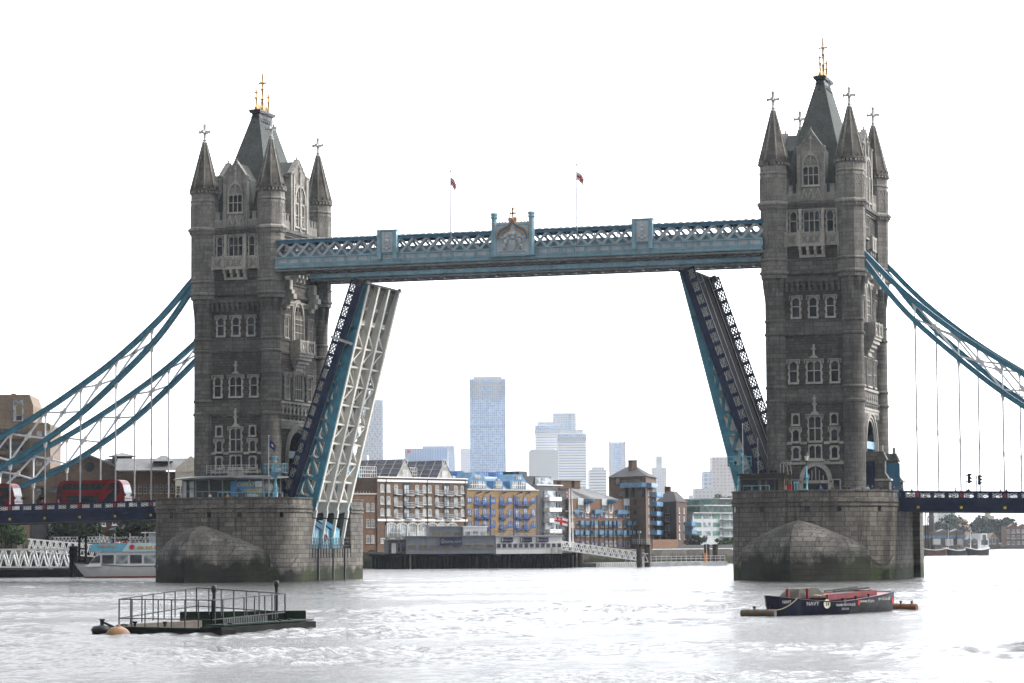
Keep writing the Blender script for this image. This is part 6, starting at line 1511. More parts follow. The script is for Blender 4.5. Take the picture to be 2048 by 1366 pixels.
# ---- brick warehouse with two glazed gables (brown) -------------------------------------------------
def warehouse_brown():
    A, B = V(755, 588), V(934, 612); t, L = facade_frame('brick_warehouse', 'brown brick warehouse with two glass gabled roofs and tall arched windows', 'warehouse', A, B)
    u = lambda zx: (zx-165)/(1008-165)*L      # columns read along the facade
    Z = lambda v: ZV(800, 594, v)
    top = Z(956); D = 22
    MB().box(0, L, 0, D, 1, top).build('wall', 'brick_brown', t)
    b = MB(); b.box(-.1, L+.1, -.22, 0, Z(964), Z(959.5)); b.box(-.15, L+.15, -.35, .5, top, top+.25); b.box(-.05, L+.05, -.2, 0, Z(1042.5), Z(1038)); b.build('white_band', 'hut_white', t)
    for z1, z2 in ((1026, 1018),): pass
    rows = [(984.5, 969), (1008.5, 992.5), (1031.5, 1017)]
    for zx in (208, 265, 600, 650, 965):
        for zb, zt in rows: fwin(t, u(zx), Z(zb), 1.35*L/34, Z(zt)-Z(zb), True, 3, 4)
    for zx in (335, 530, 720, 900):
        for zb, zt in rows:
            fwin(t, u(zx), Z(zb+3), 1.4*L/34, Z(zt)-Z(zb+3), True, 3, 4); balcony(t, u(zx+15), Z(zb+4), 2.3*L/34, .6, 'light_grey')
    for zx in (432, 810):
        MB().box(u(zx)-1.3, u(zx)+1.3, -.06, -.003, Z(1036), top+.3).build('loading_bay', 'black_iron', t)
        for zb, zt in rows: fwin(t, u(zx), Z(zb+4), 1.9, Z(zt)-Z(zb+4), False, 2, 2, 'black_iron', 'window_pale', y=-.06); balcony(t, u(zx)+.6, Z(zb+5), 2.6, .7, 'light_grey', y=-.06)
    for zx in (288, 388, 485, 580, 672, 768, 860):
        b = MB(); o = garch(3.4, 0, Z(1055)-Z(1074), Z(1047)-Z(1074), 8); o = [(x, z) for x, z in o]
        b.ring([(x*1.16, z*1.05) for x, z in o], o, -.16, 0, closed=False)
        for k in (-1, 0, 1): b.box(k*.75-.04, k*.75+.04, -.1, -.02, 0, 4.6-abs(k)*.5)
        for zz in (1.0, 2.0, 3.0): b.box(-1.6, 1.6, -.1, -.02, zz-.04, zz+.04)
        for k in range(5): a = R(20+35*k); b.bar((0, -.06, 3.0), (1.4*math.cos(a), -.06, 3.0+1.8*math.sin(a)), .07)
        w = b.build('arched_window', 'sash_white', t, (u(zx), 0, Z(1074))); MB().plate(o, -.018, -.004).build('pane', 'window_pale', w)
    for zx in (215, 300, 400): fwin(t, u(zx), Z(1086), 1.6, Z(1076)-Z(1086), False, 3, 3)
    for zx in (240, 625, 990): MB().bar((u(zx), -.12, 1.5), (u(zx), -.12, top-.3), .22).build('downpipe', 'black_iron', t)
    for xa, xb, xp in ((355, 505, 430), (735, 885, 803)):
        r0, r1 = u(xa), u(xb); xm = u(xp); zt = Z(919.5)
        g = MB().plate([(r0, top+.1), (r1, top+.1), (xm, zt)], .3, .6).build('gable', 'gable_panel', t)
        b = MB(); n = 12
        b.ring([(xm+.9*math.cos(k*2*math.pi/n), top+3.6+.9*math.sin(k*2*math.pi/n)) for k in range(n)], [(xm+.7*math.cos(k*2*math.pi/n), top+3.6+.7*math.sin(k*2*math.pi/n)) for k in range(n)], .22, .3); b.box(xm-1.0, xm+1.0, .2, .3, top, top+1.9); b.build('gable_trim', 'light_grey', g)
        D2 = 19
        b = MB()
        for s, e in ((r0, -.2), (r1, .2)):
            b.face([(s+e, .2, top), (s+e, D2, top), (xm, D2, zt+.1), (xm, .2, zt+.1)] if s > xm else [(s+e, D2, top), (s+e, .2, top), (xm, .2, zt+.1), (xm, D2, zt+.1)])
        b.face([(r1, D2, top), (r0, D2, top), (xm, D2, zt)])
        b.build('glazed_roof', 'solar', t)
        b = MB()
        for k in range(8):
            y = .2+k*(D2-.2)/7; b.bar((r0-.25, y, top+.06), (xm, y, zt+.18), .16, .12)
        for k in range(5): f = k/4; b.bar((r0-.25+(xm-r0+.25)*f, .2, top+.06+(zt+.1-top)*f), (r0-.25+(xm-r0+.25)*f, D2, top+.06+(zt+.1-top)*f), .14, .12)
        b.build('glazing_bar', 'light_grey', t)
        b = MB()
        for k in range(9): b.bar((r0-6+k*.7, 6, top), (r0-6+k*.7, 6, top+2.6), .09)
        for k in range(4): b.bar((r0-6, 6, top+.2+k*.8), (r0-.4, 6, top+.2+k*.8), .09)
        b.build('roof_screen', 'white', t)
warehouse_brown()
def side_house():
    A, B = V(700, 585), V(754.6, 588); t, L = facade_frame('brick_annexe', 'lower brown brick annexe with paired arched windows behind the white leaf', 'building', A, B)
    Z = lambda v: ZV(740, 587, v); MB().box(0, L-.02, .3, 12, 0.5, Z(988)).build('wall', 'brick_orange', t)
    b = MB(); b.box(-.1, L, .1, .3, Z(989), Z(986)); b.build('coping', 'pale_stone', t)
    for v0, v1 in ((1023, 1006), (1055, 1038), (1086, 1070)):
        for u_ in (737, 747): fwin(t, (u_-700)/55*L, Z(v0), .85, Z(v1)-Z(v0), True, 2, 3, y=.3)
    MB().plate([(L*.68, Z(1108)), (L*.97, Z(1108)), (L*.97, Z(1102)), (L*.82, Z(1099.5)), (L*.68, Z(1102))], .2, .297).build('arched_opening', 'window_dark', t)
    b = MB(); b.box(0, L-.3, 2, 11, Z(988), Z(985.5))
    for k in range(8): b.bar((.6+k*.7, 1.9, Z(987)), (.6+k*.7, 1.9, Z(981.5)), .06)
    b.build('roof_terrace', 'light_grey', t)
side_house()
# ---- yellow brick warehouse with blue dormers -------------------------------------------------------
def warehouse_yellow():
    A, B = V(934.6, 613), V(1077, 631); t, L = facade_frame('brick_warehouse', 'yellow brick warehouse with bright blue balconies and blue dormers', 'warehouse', A, B)
    u = lambda zx: (zx-1008)/(1680-1008)*L; Z = lambda v: ZV(1005, 622, v); top = Z(981)
    MB().box(0, L, 0, 18, 1, top).build('wall', 'brick_yellow', t); MB().box(-.05, L+.1, -.25, .4, top, top+.3).build('cornice', 'pale_stone', t)
    rows = [(1005, 994), (1031, 1017), (1053, 1041), (1076, 1069)]
    for zx in (1030, 1250, 1410, 1632):
        for zb, zt in rows: fwin(t, u(zx), Z(zb), 1.5, Z(zt)-Z(zb), True, 2, 3, 'frame_blue', 'window_pale')
    for zx in (1095, 1172, 1328, 1480, 1555):
        for i, (zb, zt) in enumerate(rows):
            fwin(t, u(zx), Z(zb+4), 1.4, Z(zt-1)-Z(zb+4), True, 2, 4, 'frame_blue', 'window_pale')
            if i < 3: balcony(t, u(zx+15), Z(zb+5), 2.4, .7, 'frame_blue')
        m = MB(); m.bar((u(zx), -.1, Z(986)), (u(zx)+.2, -1.6, Z(984)), .16); m.bar((u(zx), -.1, Z(988.5)), (u(zx)+.2, -1.5, Z(985)), .12); m.build('hoist_beam', 'frame_blue', t)
    for zx in (1225, 1445, 1670): MB().bar((u(zx), -.1, 1.5), (u(zx), -.1, top-1), .18).build('downpipe', 'frame_blue', t)
    for xa, xb, zt in ((1030, 1195, 946), (1262, 1352, 957), (1420, 1570, 948)):
        a, c = u(xa), u(xb); w = c-a; z1 = Z(zt)
        d = MB().plate([(a, top+.31), (c, top+.31), (c, top+2.2), (c-w*.26, z1), (a+w*.26, z1), (a, top+2.2)], .2, 5).build('dormer', 'balcony_blue', t)
        p = MB(); p.box(a+w*.3, c-w*.3, .12, .19, top+2.6, z1-.5); p.box(a+.4, c-.4, .12, .19, top+.5, top+2.1); p.build('pane', 'window_pale', d)
        p = MB()
        for k in range(1, 4): x = a+w*.3+w*.4*k/4; p.box(x-.06, x+.06, .06, .12, top+2.6, z1-.5)
        for k in range(1, 7): x = a+.4+(w-.8)*k/7; p.box(x-.05, x+.05, .06, .12, top+.5, top+2.1)
        p.box(a+.4, c-.4, .06, .12, top+1.2, top+1.32); p.build('glazing_bar', 'white', d)
    b = MB(); b.hexa([(0, .5, top+.3), (L, .5, top+.3), (L, 17, top+.3), (0, 17, top+.3)], [(0, 5.5, Z(952)), (L*.98, 5.5, Z(952)), (L*.98, 12, Z(952)), (0, 12, Z(952))]); b.build('roof', 'roof_blue_grey', t)
    for x0, x1 in ((-.5, L*.2), (L*.36, L*.72)):
        b = MB(); z = Z(943)
        b.box(x0, x1, 6, 6.1, Z(951), Z(950)); n = 14
        for k in range(n+1): x = x0+(x1-x0)*k/n; b.bar((x, 6, Z(951)), (x, 6, z), .1)
        for zz in (z, Z(947)): b.bar((x0, 6, zz), (x1, 6, zz), .16)
        b.build('roof_railing', 'frame_blue', t)
    for x in (L*.22, L*.76): MB().plate([(x-1.4, Z(951)), (x+1.4, Z(951)), (x+1.4, Z(943)), (x+.7, Z(940.5)), (x-.7, Z(940.5)), (x-1.4, Z(943))], 7, 9).build('lift_head', 'balcony_blue', t)
warehouse_yellow()
# ---- dark modern block --------------------------------------------------------------------------------
def modern_block():
    A, B = V(1062, 636), V(1144, 650); t, L = facade_frame('apartment_block', 'dark modern apartment block with white stacked balconies', 'apartment block', A, B)
    Z = lambda v: ZV(1100, 642, v); u = lambda zx: ((1060+zx/4.71)-1062)/(82)*L
    MB().box(0, L, .2, 16, 1, Z(973)).build('wall', 'dark_grey', t); MB().box(u(0), u(260), 1.6, 14, Z(973), Z(952.5)).build('penthouse', 'dark_grey', t)
    MB().box(u(95), u(265), 1.3, 1.58, Z(970), Z(954)).build('penthouse_glazing', 'window_pale', t); MB().box(u(0), u(75), 3, 8, Z(952.3), Z(943)).build('roof_pavilion', 'window_deep', t)
    MB().box(u(-5), u(225), 4, 12, Z(952.2), Z(940)).build('roof_plant', 'hut_white', t) if False else None
    MB().box(u(80), u(330), .4, 1.3, Z(971), Z(969)).build('canopy', 'hut_white', t)
    for i in range(6):
        v = 999+i*21.5; MB().box(u(135), u(250), -1.6, .19, Z(v+3), Z(v-5)).build('balcony', 'hut_white', t); MB().box(u(140), u(245), .05, .19, Z(v-5), Z(v-17.5)).build('window', 'window_pale', t)
        MB().box(u(285), u(362), .0, .19, Z(v+2), Z(v-10)).build('window', 'window_deep', t); MB().box(u(255), u(275), .0, .19, Z(v+1), Z(v-15)).build('window', 'window_deep', t)
    b = MB()
    for i in range(8): b.box(u(280), u(368), -.06, .18, Z(978+i*17), Z(975.5+i*17))
    b.build('floor_band', 'brick_dark', t)
modern_block()
# ---- brick terrace with blue balconies ------------------------------------------------------------------
def terrace():
    A, B = V(1142, 648), V(1261, 664); t, L = facade_frame('brick_terrace', 'orange brick terrace with pale blue balconies under grey slate roofs', 'apartment block', A, B)
    Z = lambda v: ZV(1200, 656, v); u = lambda zx: ((1060+zx/4.71)-1142)/119*L; top = Z(998)
    MB().box(0, L, 0, 16, 1, top).build('wall', 'brick_orange', t)
    for xa, xb in ((385, 648), (555, 862)):
        b = MB(); x0, x1 = u(xa), u(xb); b.hexa([(x0-.3, 1.4, top), (x1+.6, 1.4, top), (x1+.6, 15, top), (x0-.3, 15, top)], [(x0-.3, 8, Z(973)), (x0+(x1-x0)*.6, 8, Z(973)), (x0+(x1-x0)*.6, 8.5, Z(973)), (x0-.3, 8.5, Z(973))]); b.build('roof', 'grey_slate', t)
    for zx in (430, 522, 570, 652):
        b = MB(); b.box(u(zx)-1.1, u(zx)+1.1, 7, 9, Z(985), Z(961)); b.box(u(zx)-1.3, u(zx)+1.3, 6.8, 9.2, Z(961), Z(960)); b.build('chimney', 'brick_brown', t)
    for zx in (475, 698, 910): MB().box(u(zx-26), u(zx+26), -.25, -.003, Z(1025), Z(997)).build('bay_window', 'lattice_grey', t); 
    for zx in (475, 698, 910):
        for s in (-13, 13): fwin(t, u(zx+s), Z(1023), 1.1, Z(1010)-Z(1023), False, 1, 2, 'grey_metal', 'window_deep', y=-.255)
    for zx in (545, 762):
        b = MB(); n = 12; b.ring([(u(zx)+.8*math.cos(k*math.pi/6), Z(1015)+1.5*math.sin(k*math.pi/6)) for k in range(n)], [(u(zx)+.6*math.cos(k*math.pi/6), Z(1015)+1.25*math.sin(k*math.pi/6)) for k in range(n)], -.12, 0)
        w = b.build('oval_window', 'white', t); MB().plate([(u(zx)+.62*math.cos(k*math.pi/6), Z(1015)+1.28*math.sin(k*math.pi/6)) for k in range(n)], -.05, -.01).build('pane', 'window_pale', w)
        MB().lathe([(.1, Z(1008)), (1.5, Z(1005)), (1.6, Z(999))], 14, (u(zx), -.2)).build('round_balcony', 'balcony_blue', t)
    for vz in (1027, 1046, 1065, 1084):
        for zx in (402, 455, 500, 535, 590, 620, 680, 720, 760, 805, 845, 890, 925): fwin(t, u(zx), Z(vz+8), 1.15, Z(vz-2)-Z(vz+8), vz > 1030, 1, 3, 'sash_white' if (zx+vz) % 3 else 'frame_blue', 'window_deep' if zx % 2 else 'window_pale')
    for zx, w in ((418, 40), (623, 75), (855, 110)): balcony(t, u(zx), Z(1027), w/4.71*L/119*.86, .9, 'balcony_blue', solid=True, h=.85)
    for zx, w in ((500, 105), (590, 70), (708, 80), (795, 65), (932, 95)): balcony(t, u(zx), Z(1049), w/4.71*L/119*.86, .9, 'balcony_blue', solid=True, h=.85)
    for zx, w in ((440, 80), (520, 60), (590, 50), (662, 72), (742, 65), (810, 40), (860, 55), (940, 70)): balcony(t, u(zx), Z(1068), w/4.71*L/119*.86, .9, 'balcony_blue', solid=True, h=.85)
    for zx in (445, 492, 540, 575, 620, 675, 712, 755, 790, 850, 895, 940): MB().bar((u(zx), -1.0, Z(1094)), (u(zx), -1.0, Z(1041)), .2).build('balcony_post', 'black_iron', t)
    MB().box(u(380), u(945), -.1, -.003, Z(1028.5), Z(1027.5)).build('string_course', 'brick_brown', t)
terrace()
# ---- tall brick block with a pyramid roof ---------------------------------------------------------------
def corner_block(name, label, cat, uL, dL, uC, dC, uR, dR, v_base, v_eave, v_apex, mats, rows, roof, extra=None):
    A, Cn, B = V(uL, dL), V(uC, dC), V(uR, dR)
    t = thing(name, label, cat, (Cn.x, Cn.y, 0), 0); rel = lambda p: (p.x-Cn.x, p.y-Cn.y)
    far = A+B-Cn; P = [rel(A), (0, 0), rel(B), rel(far)]
    Z = lambda v: ZV(uC, dC, v)
    b = MB(); b.prism(P, 1, Z(v_eave)); b.build('wall', mats[0], t)
    c = [sum(p[i] for p in P)/4 for i in (0, 1)]; e = 1.07
    O = [(c[0]+(p[0]-c[0])*e, c[1]+(p[1]-c[1])*e, Z(v_eave)) for p in P]
    b = MB(); b.face(O[::-1]); k = roof; T = [(c[0]+(p[0]-c[0])*k, c[1]+(p[1]-c[1])*k, Z(v_apex)) for p in P]
    for i in range(4): j = (i+1) % 4; b.face([O[i], O[j], T[j], T[i]])
    b.face(T); b.build('roof', mats[1], t)
    rl = math.atan2(-P[0][1], -P[0][0]); rr = math.atan2(P[2][1], P[2][0]); LL, LR = math.hypot(*P[0]), math.hypot(*P[2])
    def onL(f): return (P[0][0]*(1-f), P[0][1]*(1-f))
    def onR(f): return (P[2][0]*f, P[2][1]*f)
    return t, Z, rl, rr, LL, LR, onL, onR
def place(o, xy): o.location.x, o.location.y = xy
def tall_block():
    t, Z, rl, rr, LL, LR, onL, onR = corner_block('brick_tower_block', 'tall brown brick block with a pyramid slate roof and blue balconies', 'apartment block', 1219, 676, 1293, 662, 1314, 686, 1105, 952, 924, ('brick_brown', 'dark_slate'), None, .03)
    for v in (985, 1002, 1022, 1042, 1062, 1083):
        for f in ((.2, .72) if v < 990 else (.58,)): o = fwin(t, 0, Z(v+6), 1.7, Z(v-5)-Z(v+6), v > 1000, 2, 2, 'brick_dark', 'window_deep', rz=rl); place(o, onL(f+.14))
        for f in (.25, .7): o = fwin(t, 0, Z(v+5), 1.6, Z(v-6)-Z(v+5), True, 2, 3, 'sash_white', 'window_pale', rz=rr); place(o, onR(f))
    for f in (.55, .78): o = fwin(t, 0, Z(965), 2.6, Z(956.5)-Z(965), False, 3, 2, 'brick_dark', 'window_deep', rz=rl); place(o, onL(f))
    b = MB(); n = 14; b.ring([(1.25*math.cos(k*2*math.pi/n), 1.25*math.sin(k*2*math.pi/n)) for k in range(n)], [(.9*math.cos(k*2*math.pi/n), .9*math.sin(k*2*math.pi/n)) for k in range(n)], -.12, 0); o = b.build('round_window', 'brick_dark', t, (0, 0, Z(960)), rl); place(o, onL(.25)); MB().plate([(.92*math.cos(k*2*math.pi/n), .92*math.sin(k*2*math.pi/n)) for k in range(n)], -.05, -.01).build('pane', 'window_deep', o)
    o = balcony(t, 0, Z(973), LL*.58, 1.3, 'balcony_blue', rz=rl, solid=True); place(o, onL(.72))
    o = balcony(t, 0, Z(973), LR*.6, 1.3, 'balcony_blue', rz=rr, solid=True); place(o, onR(.35))
    for v in (990, 1009, 1029, 1048, 1067): o = balcony(t, 0, Z(v+1), LR*.62, 1.8, 'balcony_blue', rz=rr, solid=True); place(o, onR(.66))
    for f in (.52, .68, .95): o = MB().box(-.2, .2, -.9, -.003, Z(993), Z(974)).build('bracket_post', 'black_iron', t, None, rl); place(o, onL(f))
    qa, qb = onL(.0), onR(1.0); c = ((qa[0]+qb[0])/2, (qa[1]+qb[1])/2); q = onL(.66); b = MB(); b.box(-.8, .8, -.8, .8, Z(945), Z(918)); b.box(-1.0, 1.0, -1.0, 1.0, Z(918), Z(917)); o = b.build('chimney', 'brick_brown', t, None, rl); place(o, (q[0]*.45+c[0]*.55, q[1]*.45+c[1]*.55))
tall_block()
def low_block():
    t, Z, rl, rr, LL, LR, onL, onR = corner_block('brick_block', 'lower dark brick block with a hipped slate roof beside the tall pyramid roofed block', 'apartment block', 1314.5, 690, 1354, 680, 1375, 698, 1105, 1003, 981, ('brick_dark', 'dark_slate'), None, .35)
    for v in (1021, 1038, 1056, 1073):
        for f in (.1, .55): o = fwin(t, 0, Z(v+5), 2.2, Z(v-6)-Z(v+5), False, 2, 2, 'grey_metal', 'window_deep', rz=rl); place(o, onL(f))
        for f in (.25, .7): o = fwin(t, 0, Z(v+5), 1.3, Z(v-6)-Z(v+5), True, 2, 2, 'white', 'window_pale', rz=rr); place(o, onR(f))
    for v in (1050, 1067): o = balcony(t, 0, Z(v), LR*.5, 2.0, 'balcony_blue', rz=rr, solid=True); place(o, onR(.95))
    qa, qb = onL(.0), onR(1.0); MB().box(-.7, .7, -.7, .7, 0, 1.6).build('chimney', 'brick_brown', t, ((qa[0]+qb[0])/2-1, (qa[1]+qb[1])/2, Z(983)))
low_block()
def green_flats():
    A, B = V(1386, 700), V(1500, 716); t, L = facade_frame('glass_apartments', 'stepped green glass apartment block half hidden by the pier', 'apartment block', A, B)
    Z = lambda v: ZV(1430, 706, v); MB().box(0, L, 0, 14, 1, Z(1026)).build('wall', 'lattice_grey', t)
    MB().box(L*.2, L, 1.5, 13, Z(1026), Z(1011)).build('upper_storey', 'green_glass', t); MB().box(L*.48, L, 3, 13, Z(1011), Z(998)).build('top_storey', 'green_glass', t)
    for v in (1032, 1049, 1066):
        for k in range(6): MB().box(L*(.03+.16*k), L*(.15+.16*k), -.08, -.003, Z(v+5), Z(v-4)).build('window', 'green_glass' if k != 1 else 'window_pale', t)
        balcony(t, L*.72, Z(v+7), L*.5, 1.4, 'light_grey')
    for v, x0 in ((1027, 0), (1012, .18), (998, .46)): MB().box(L*x0-.4, L+.3, -.7, 13.5, Z(v), Z(v)+.3).build('roof_slab', 'light_grey', t)
green_flats()
def promenade_wall():
    A, B = V(1300, 610), V(1475, 642); t, L = facade_frame('river_wall', 'timber faced river wall below the brick blocks', 'wall', A, B)
    MB().box(0, L, 0, 2, -1, 3.6).build('wall', 'quay', t)
    for k in range(40): MB().bar((k*L/40, -.25, -.8), (k*L/40, -.25, 3.2), .3) if False else None
    b = MB()
    for k in range(44): x = k*L/44; b.box(x-.2, x+.2, -.5, -.003, -.8, 3.1)
    b.build('timber_fender', 'timber', t); MB().box(0, L, -.7, -.1, 3.1, 3.5).build('capping', 'light_grey', t)
    MB().box(L*.08, L*.36, 1.2, 1.5, 3.6, 5.6).build('parapet', 'brick_orange', t); MB().box(L*.36, L, 1.2, 1.5, 3.6, 4.3).build('parapet', 'dark_grey', t)
promenade_wall()
# ---- riverside headquarters on a timber pier -----------------------------------------------------------
def navy_pier():
    A, B = V(757, 552), V(1150, 560); t, L = facade_frame('timber_pier', 'black timber pier on piles carrying the grey and white riverside huts', 'pier', A, B)
    Z = lambda v: ZV(950, 556, v); MB().box(0, L, -1, 13, Z(1112), Z(1107)).build('deck', 'timber_black', t)
    b = MB()
    for r in range(3):
        for k in range(58):
            x = k*L/57.5+.2; b.bar((x, -.6+r*5, -1.5), (x, -.6+r*5, Z(1111)), .42 if r == 0 else .36)
    for k in range(0, 56, 4): b.bar((k*L/57, -.6, .2), ((k+3)*L/57, -.6, Z(1112)), .2)
    b.build('pile', 'timber_black', t); b = MB(); b.box(0, L*.47, 1.0, 1.3, -1, Z(1111)); b.box(0, L, 9, 9.3, -1, Z(1111)); b.build('timber_screen', 'timber_black', t)
    for x in (L*.155, ): MB().bar((x, -1.3, -1), (x, -1.3, Z(1108)), .35).build('fender_post', 'timber', t)
    railing(t, 'railing', 'grey_metal', [(1, -.8, Z(1107)), (L-1, -.8, Z(1107))], 1.1, 2.2)
    return L
navy_pier()
def hut(name, label, u0, u1, d0, d1, v_top, v_bot, wall, win, frames, depth=7., sign=None, n=6, sill=.9, head=.45):
    A, B = V(u0, d0), V(u1, d1); t, L = facade_frame(name, label, 'building', A, B); uc, dc = (u0+u1)/2, (d0+d1)/2
    z0, z1 = ZV(uc, dc, v_bot), ZV(uc, dc, v_top); t.location.z = z0; H = z1-z0
    MB().box(0, L, 0, depth, 0, H).build('wall', wall, t); MB().box(-.2, L+.2, -.3, depth+.1, H, H+.18).build('roof_edge', frames, t)
    g = L/n
    for k in range(n):
        a, c = k*g+g*.12, (k+1)*g-g*.1; o = MB().ring([(a, sill), (c, sill), (c, H*(1-head)), (a, H*(1-head))], [(a+.08, sill+.08), (c-.08, sill+.08), (c-.08, H*(1-head)-.08), (a+.08, H*(1-head)-.08)], -.1, 0).build('window', frames, t)
        MB().box(a+.05, c-.05, -.04, -.004, sill+.05, H*(1-head)-.05).build('pane', win, o)
    return t, L, H
def huts():
    t, L, H = hut('riverside_hut', 'long low grey hut with the navy sign on the timber pier', 812, 991, 551, 553.5, 1073, 1107.5, 'hut_grey', 'ochre_blind', 'grey_metal', n=8, sill=1.0, head=.47)
    for (uu, w, s, sz) in ((902, 4.6, 'ROYAL NAVY', .62),):
        x = (uu-812)/179*L; p = MB().box(x-w/2, x+w/2, -.32, -.1, H*.5, H*.98).build('sign', 'sign_navy', t); text_mesh('lettering', s, sz, 'letter_white', p, (x+.45, -.34, H*.64), sx=.9)
        n = 10; MB().ring([(x-w*.37+.33*math.cos(k*2*math.pi/n), H*.73+.4*math.sin(k*2*math.pi/n)) for k in range(n)], [(x-w*.37+.22*math.cos(k*2*math.pi/n), H*.73+.28*math.sin(k*2*math.pi/n)) for k in range(n)], -.36, -.32).build('crest', 'letter_white', p)
    t, L, H = hut('riverside_hut', 'dark glazed hut at the left end of the timber pier', 776, 811, 551, 551.6, 1080, 1107.5, 'dark_grey', 'window_deep', 'grey_metal', n=4, sill=.3, head=.2)
    MB().box(L*.2, L*.45, -.3, -.003, .1, H*.75).build('cabinet', 'light_grey', t)
    b = MB()
    for k in range(12): b.bar((k*L/11, -.2, H), (k*L/11, -.2, H+1.1), .06); b.bar((k*L/11, 4, H), (k*L/11, 4, H+1.1), .06)
    for z in (1.1, .6): b.bar((0, -.2, H+z), (L, -.2, H+z), .07)
    b.build('roof_railing', 'grey_metal', t)
    t, L, H = hut('upper_hut', 'grey upper storey set back above the long grey hut', 861, 927, 557, 558, 1054, 1073.5, 'hut_grey', 'ochre_blind', 'grey_metal', n=3, sill=.15, head=.5, depth=5)
    t, L, H = hut('upper_hut', 'white upper storey set back above the long grey hut', 927.6, 974, 557, 558, 1054, 1074.5, 'hut_white', 'window_pale', 'hut_white', n=3, sill=.3, head=.4, depth=5)
    t, L, H = hut('riverside_hut', 'long white hut with three navy name signs on the timber pier', 992, 1124, 553.5, 556, 1072.5, 1107.5, 'hut_white', 'window_deep', 'light_grey', n=12, sill=1.2, head=.4)
    for uu, s in ((1014, 'ROYAL NAVY'), (1052, 'HMS PRESIDENT'), (1085, 'ROYAL NAVY')):
        x = (uu-992)/132*L; p = MB().box(x-1.25, x+1.25, -.22, -.1, H*.66, H*.94).build('sign', 'sign_navy', t); text_mesh('lettering', s, .42 if len(s) < 11 else .32, 'letter_white', p, (x+.15, -.24, H*.74), sx=.75)
        MB().box(x-1.1, x-.85, -.25, -.22, H*.7, H*.9).build('crest', 'letter_white', p)
    railing(t, 'roof_railing', 'grey_metal', [(-5, .4, H+.18), (L, .4, H+.18)], 1.0, 1.6)
    for x in (L*.86, L*.96): MB().box(x-.4, x+.4, -1.2, -.3, .1, 1.1).build('air_conditioner', 'light_grey', t)
huts()
def ensign_mast():
    p = V(1140, 563); t = thing('signal_mast', 'white mast with yard, gaff and a billowing white and red naval ensign', 'mast', (p.x, p.y, 4.), -YAW)
    H = ZV(1140, 563, 977)-4
    MB().tube([(0, 0, 0), (0, 0, H*.62), (-.02, 0, H)], [.2, .15, .07], 8).build('pole', 'white', t); MB().tube([(.7, .4, 0), (.55, .3, H*.96)], [.1, .06], 8).build('topmast', 'white', t)
    zy = ZV(1140, 563, 1022)-4; MB().bar((-1.0, 0, zy), (1.2, 0, zy), .12).build('yard', 'white', t); zg = ZV(1140, 563, 1035)-4; MB().bar((0, 0, zg-.6), (-3.2, 0, zg+.5), .1).build('gaff', 'white', t)
    flag_cloth('ensign', 2.9, 1.5, CR, ensign, t, (-3.2, -.1, zg+.2), .2, .18, 30, 18); flag_cloth('jack', 1.0, 1.1, CR, george, t, (-.6, -.1, H-.6), .9, .1)
ensign_mast()
def truss_walk(t, A, B, h, w, n, m, ch=.16):
    """lattice footbridge between two points; returns nothing"""
    d = B-A; f = Vector((d.x, d.y, 0)).normalized(); s = Vector((-f.y, f.x, 0))*w
    for nm, off in (('truss', Vector()), ('truss', s)):
        b = MB()
        for z in (0, h): b.bar(A+off+Vector((0, 0, z)), B+off+Vector((0, 0, z)), ch*1.3)
        for k in range(n):
            a = A+off+d*(k/n); c = A+off+d*((k+1)/n); m_ = (a+c)/2
            b.bar(a, m_+Vector((0, 0, h)), ch); b.bar(m_+Vector((0, 0, h)), c, ch)
        b.build(nm, m, t)
    b = MB(); b.face([A+Vector((0, 0, .1)), B+Vector((0, 0, .1)), B+s+Vector((0, 0, .1)), A+s+Vector((0, 0, .1))]); b.face([A, A+s, B+s, B]); b.build('walkway', 'grey_metal', t)
    b = MB()
    for z in (h*.45,): b.bar(A+Vector((0, 0, z)), B+Vector((0, 0, z)), .07); b.bar(A+s+Vector((0, 0, z)), B+s+Vector((0, 0, z)), .07)
    b.build('hand_rail', m, t)
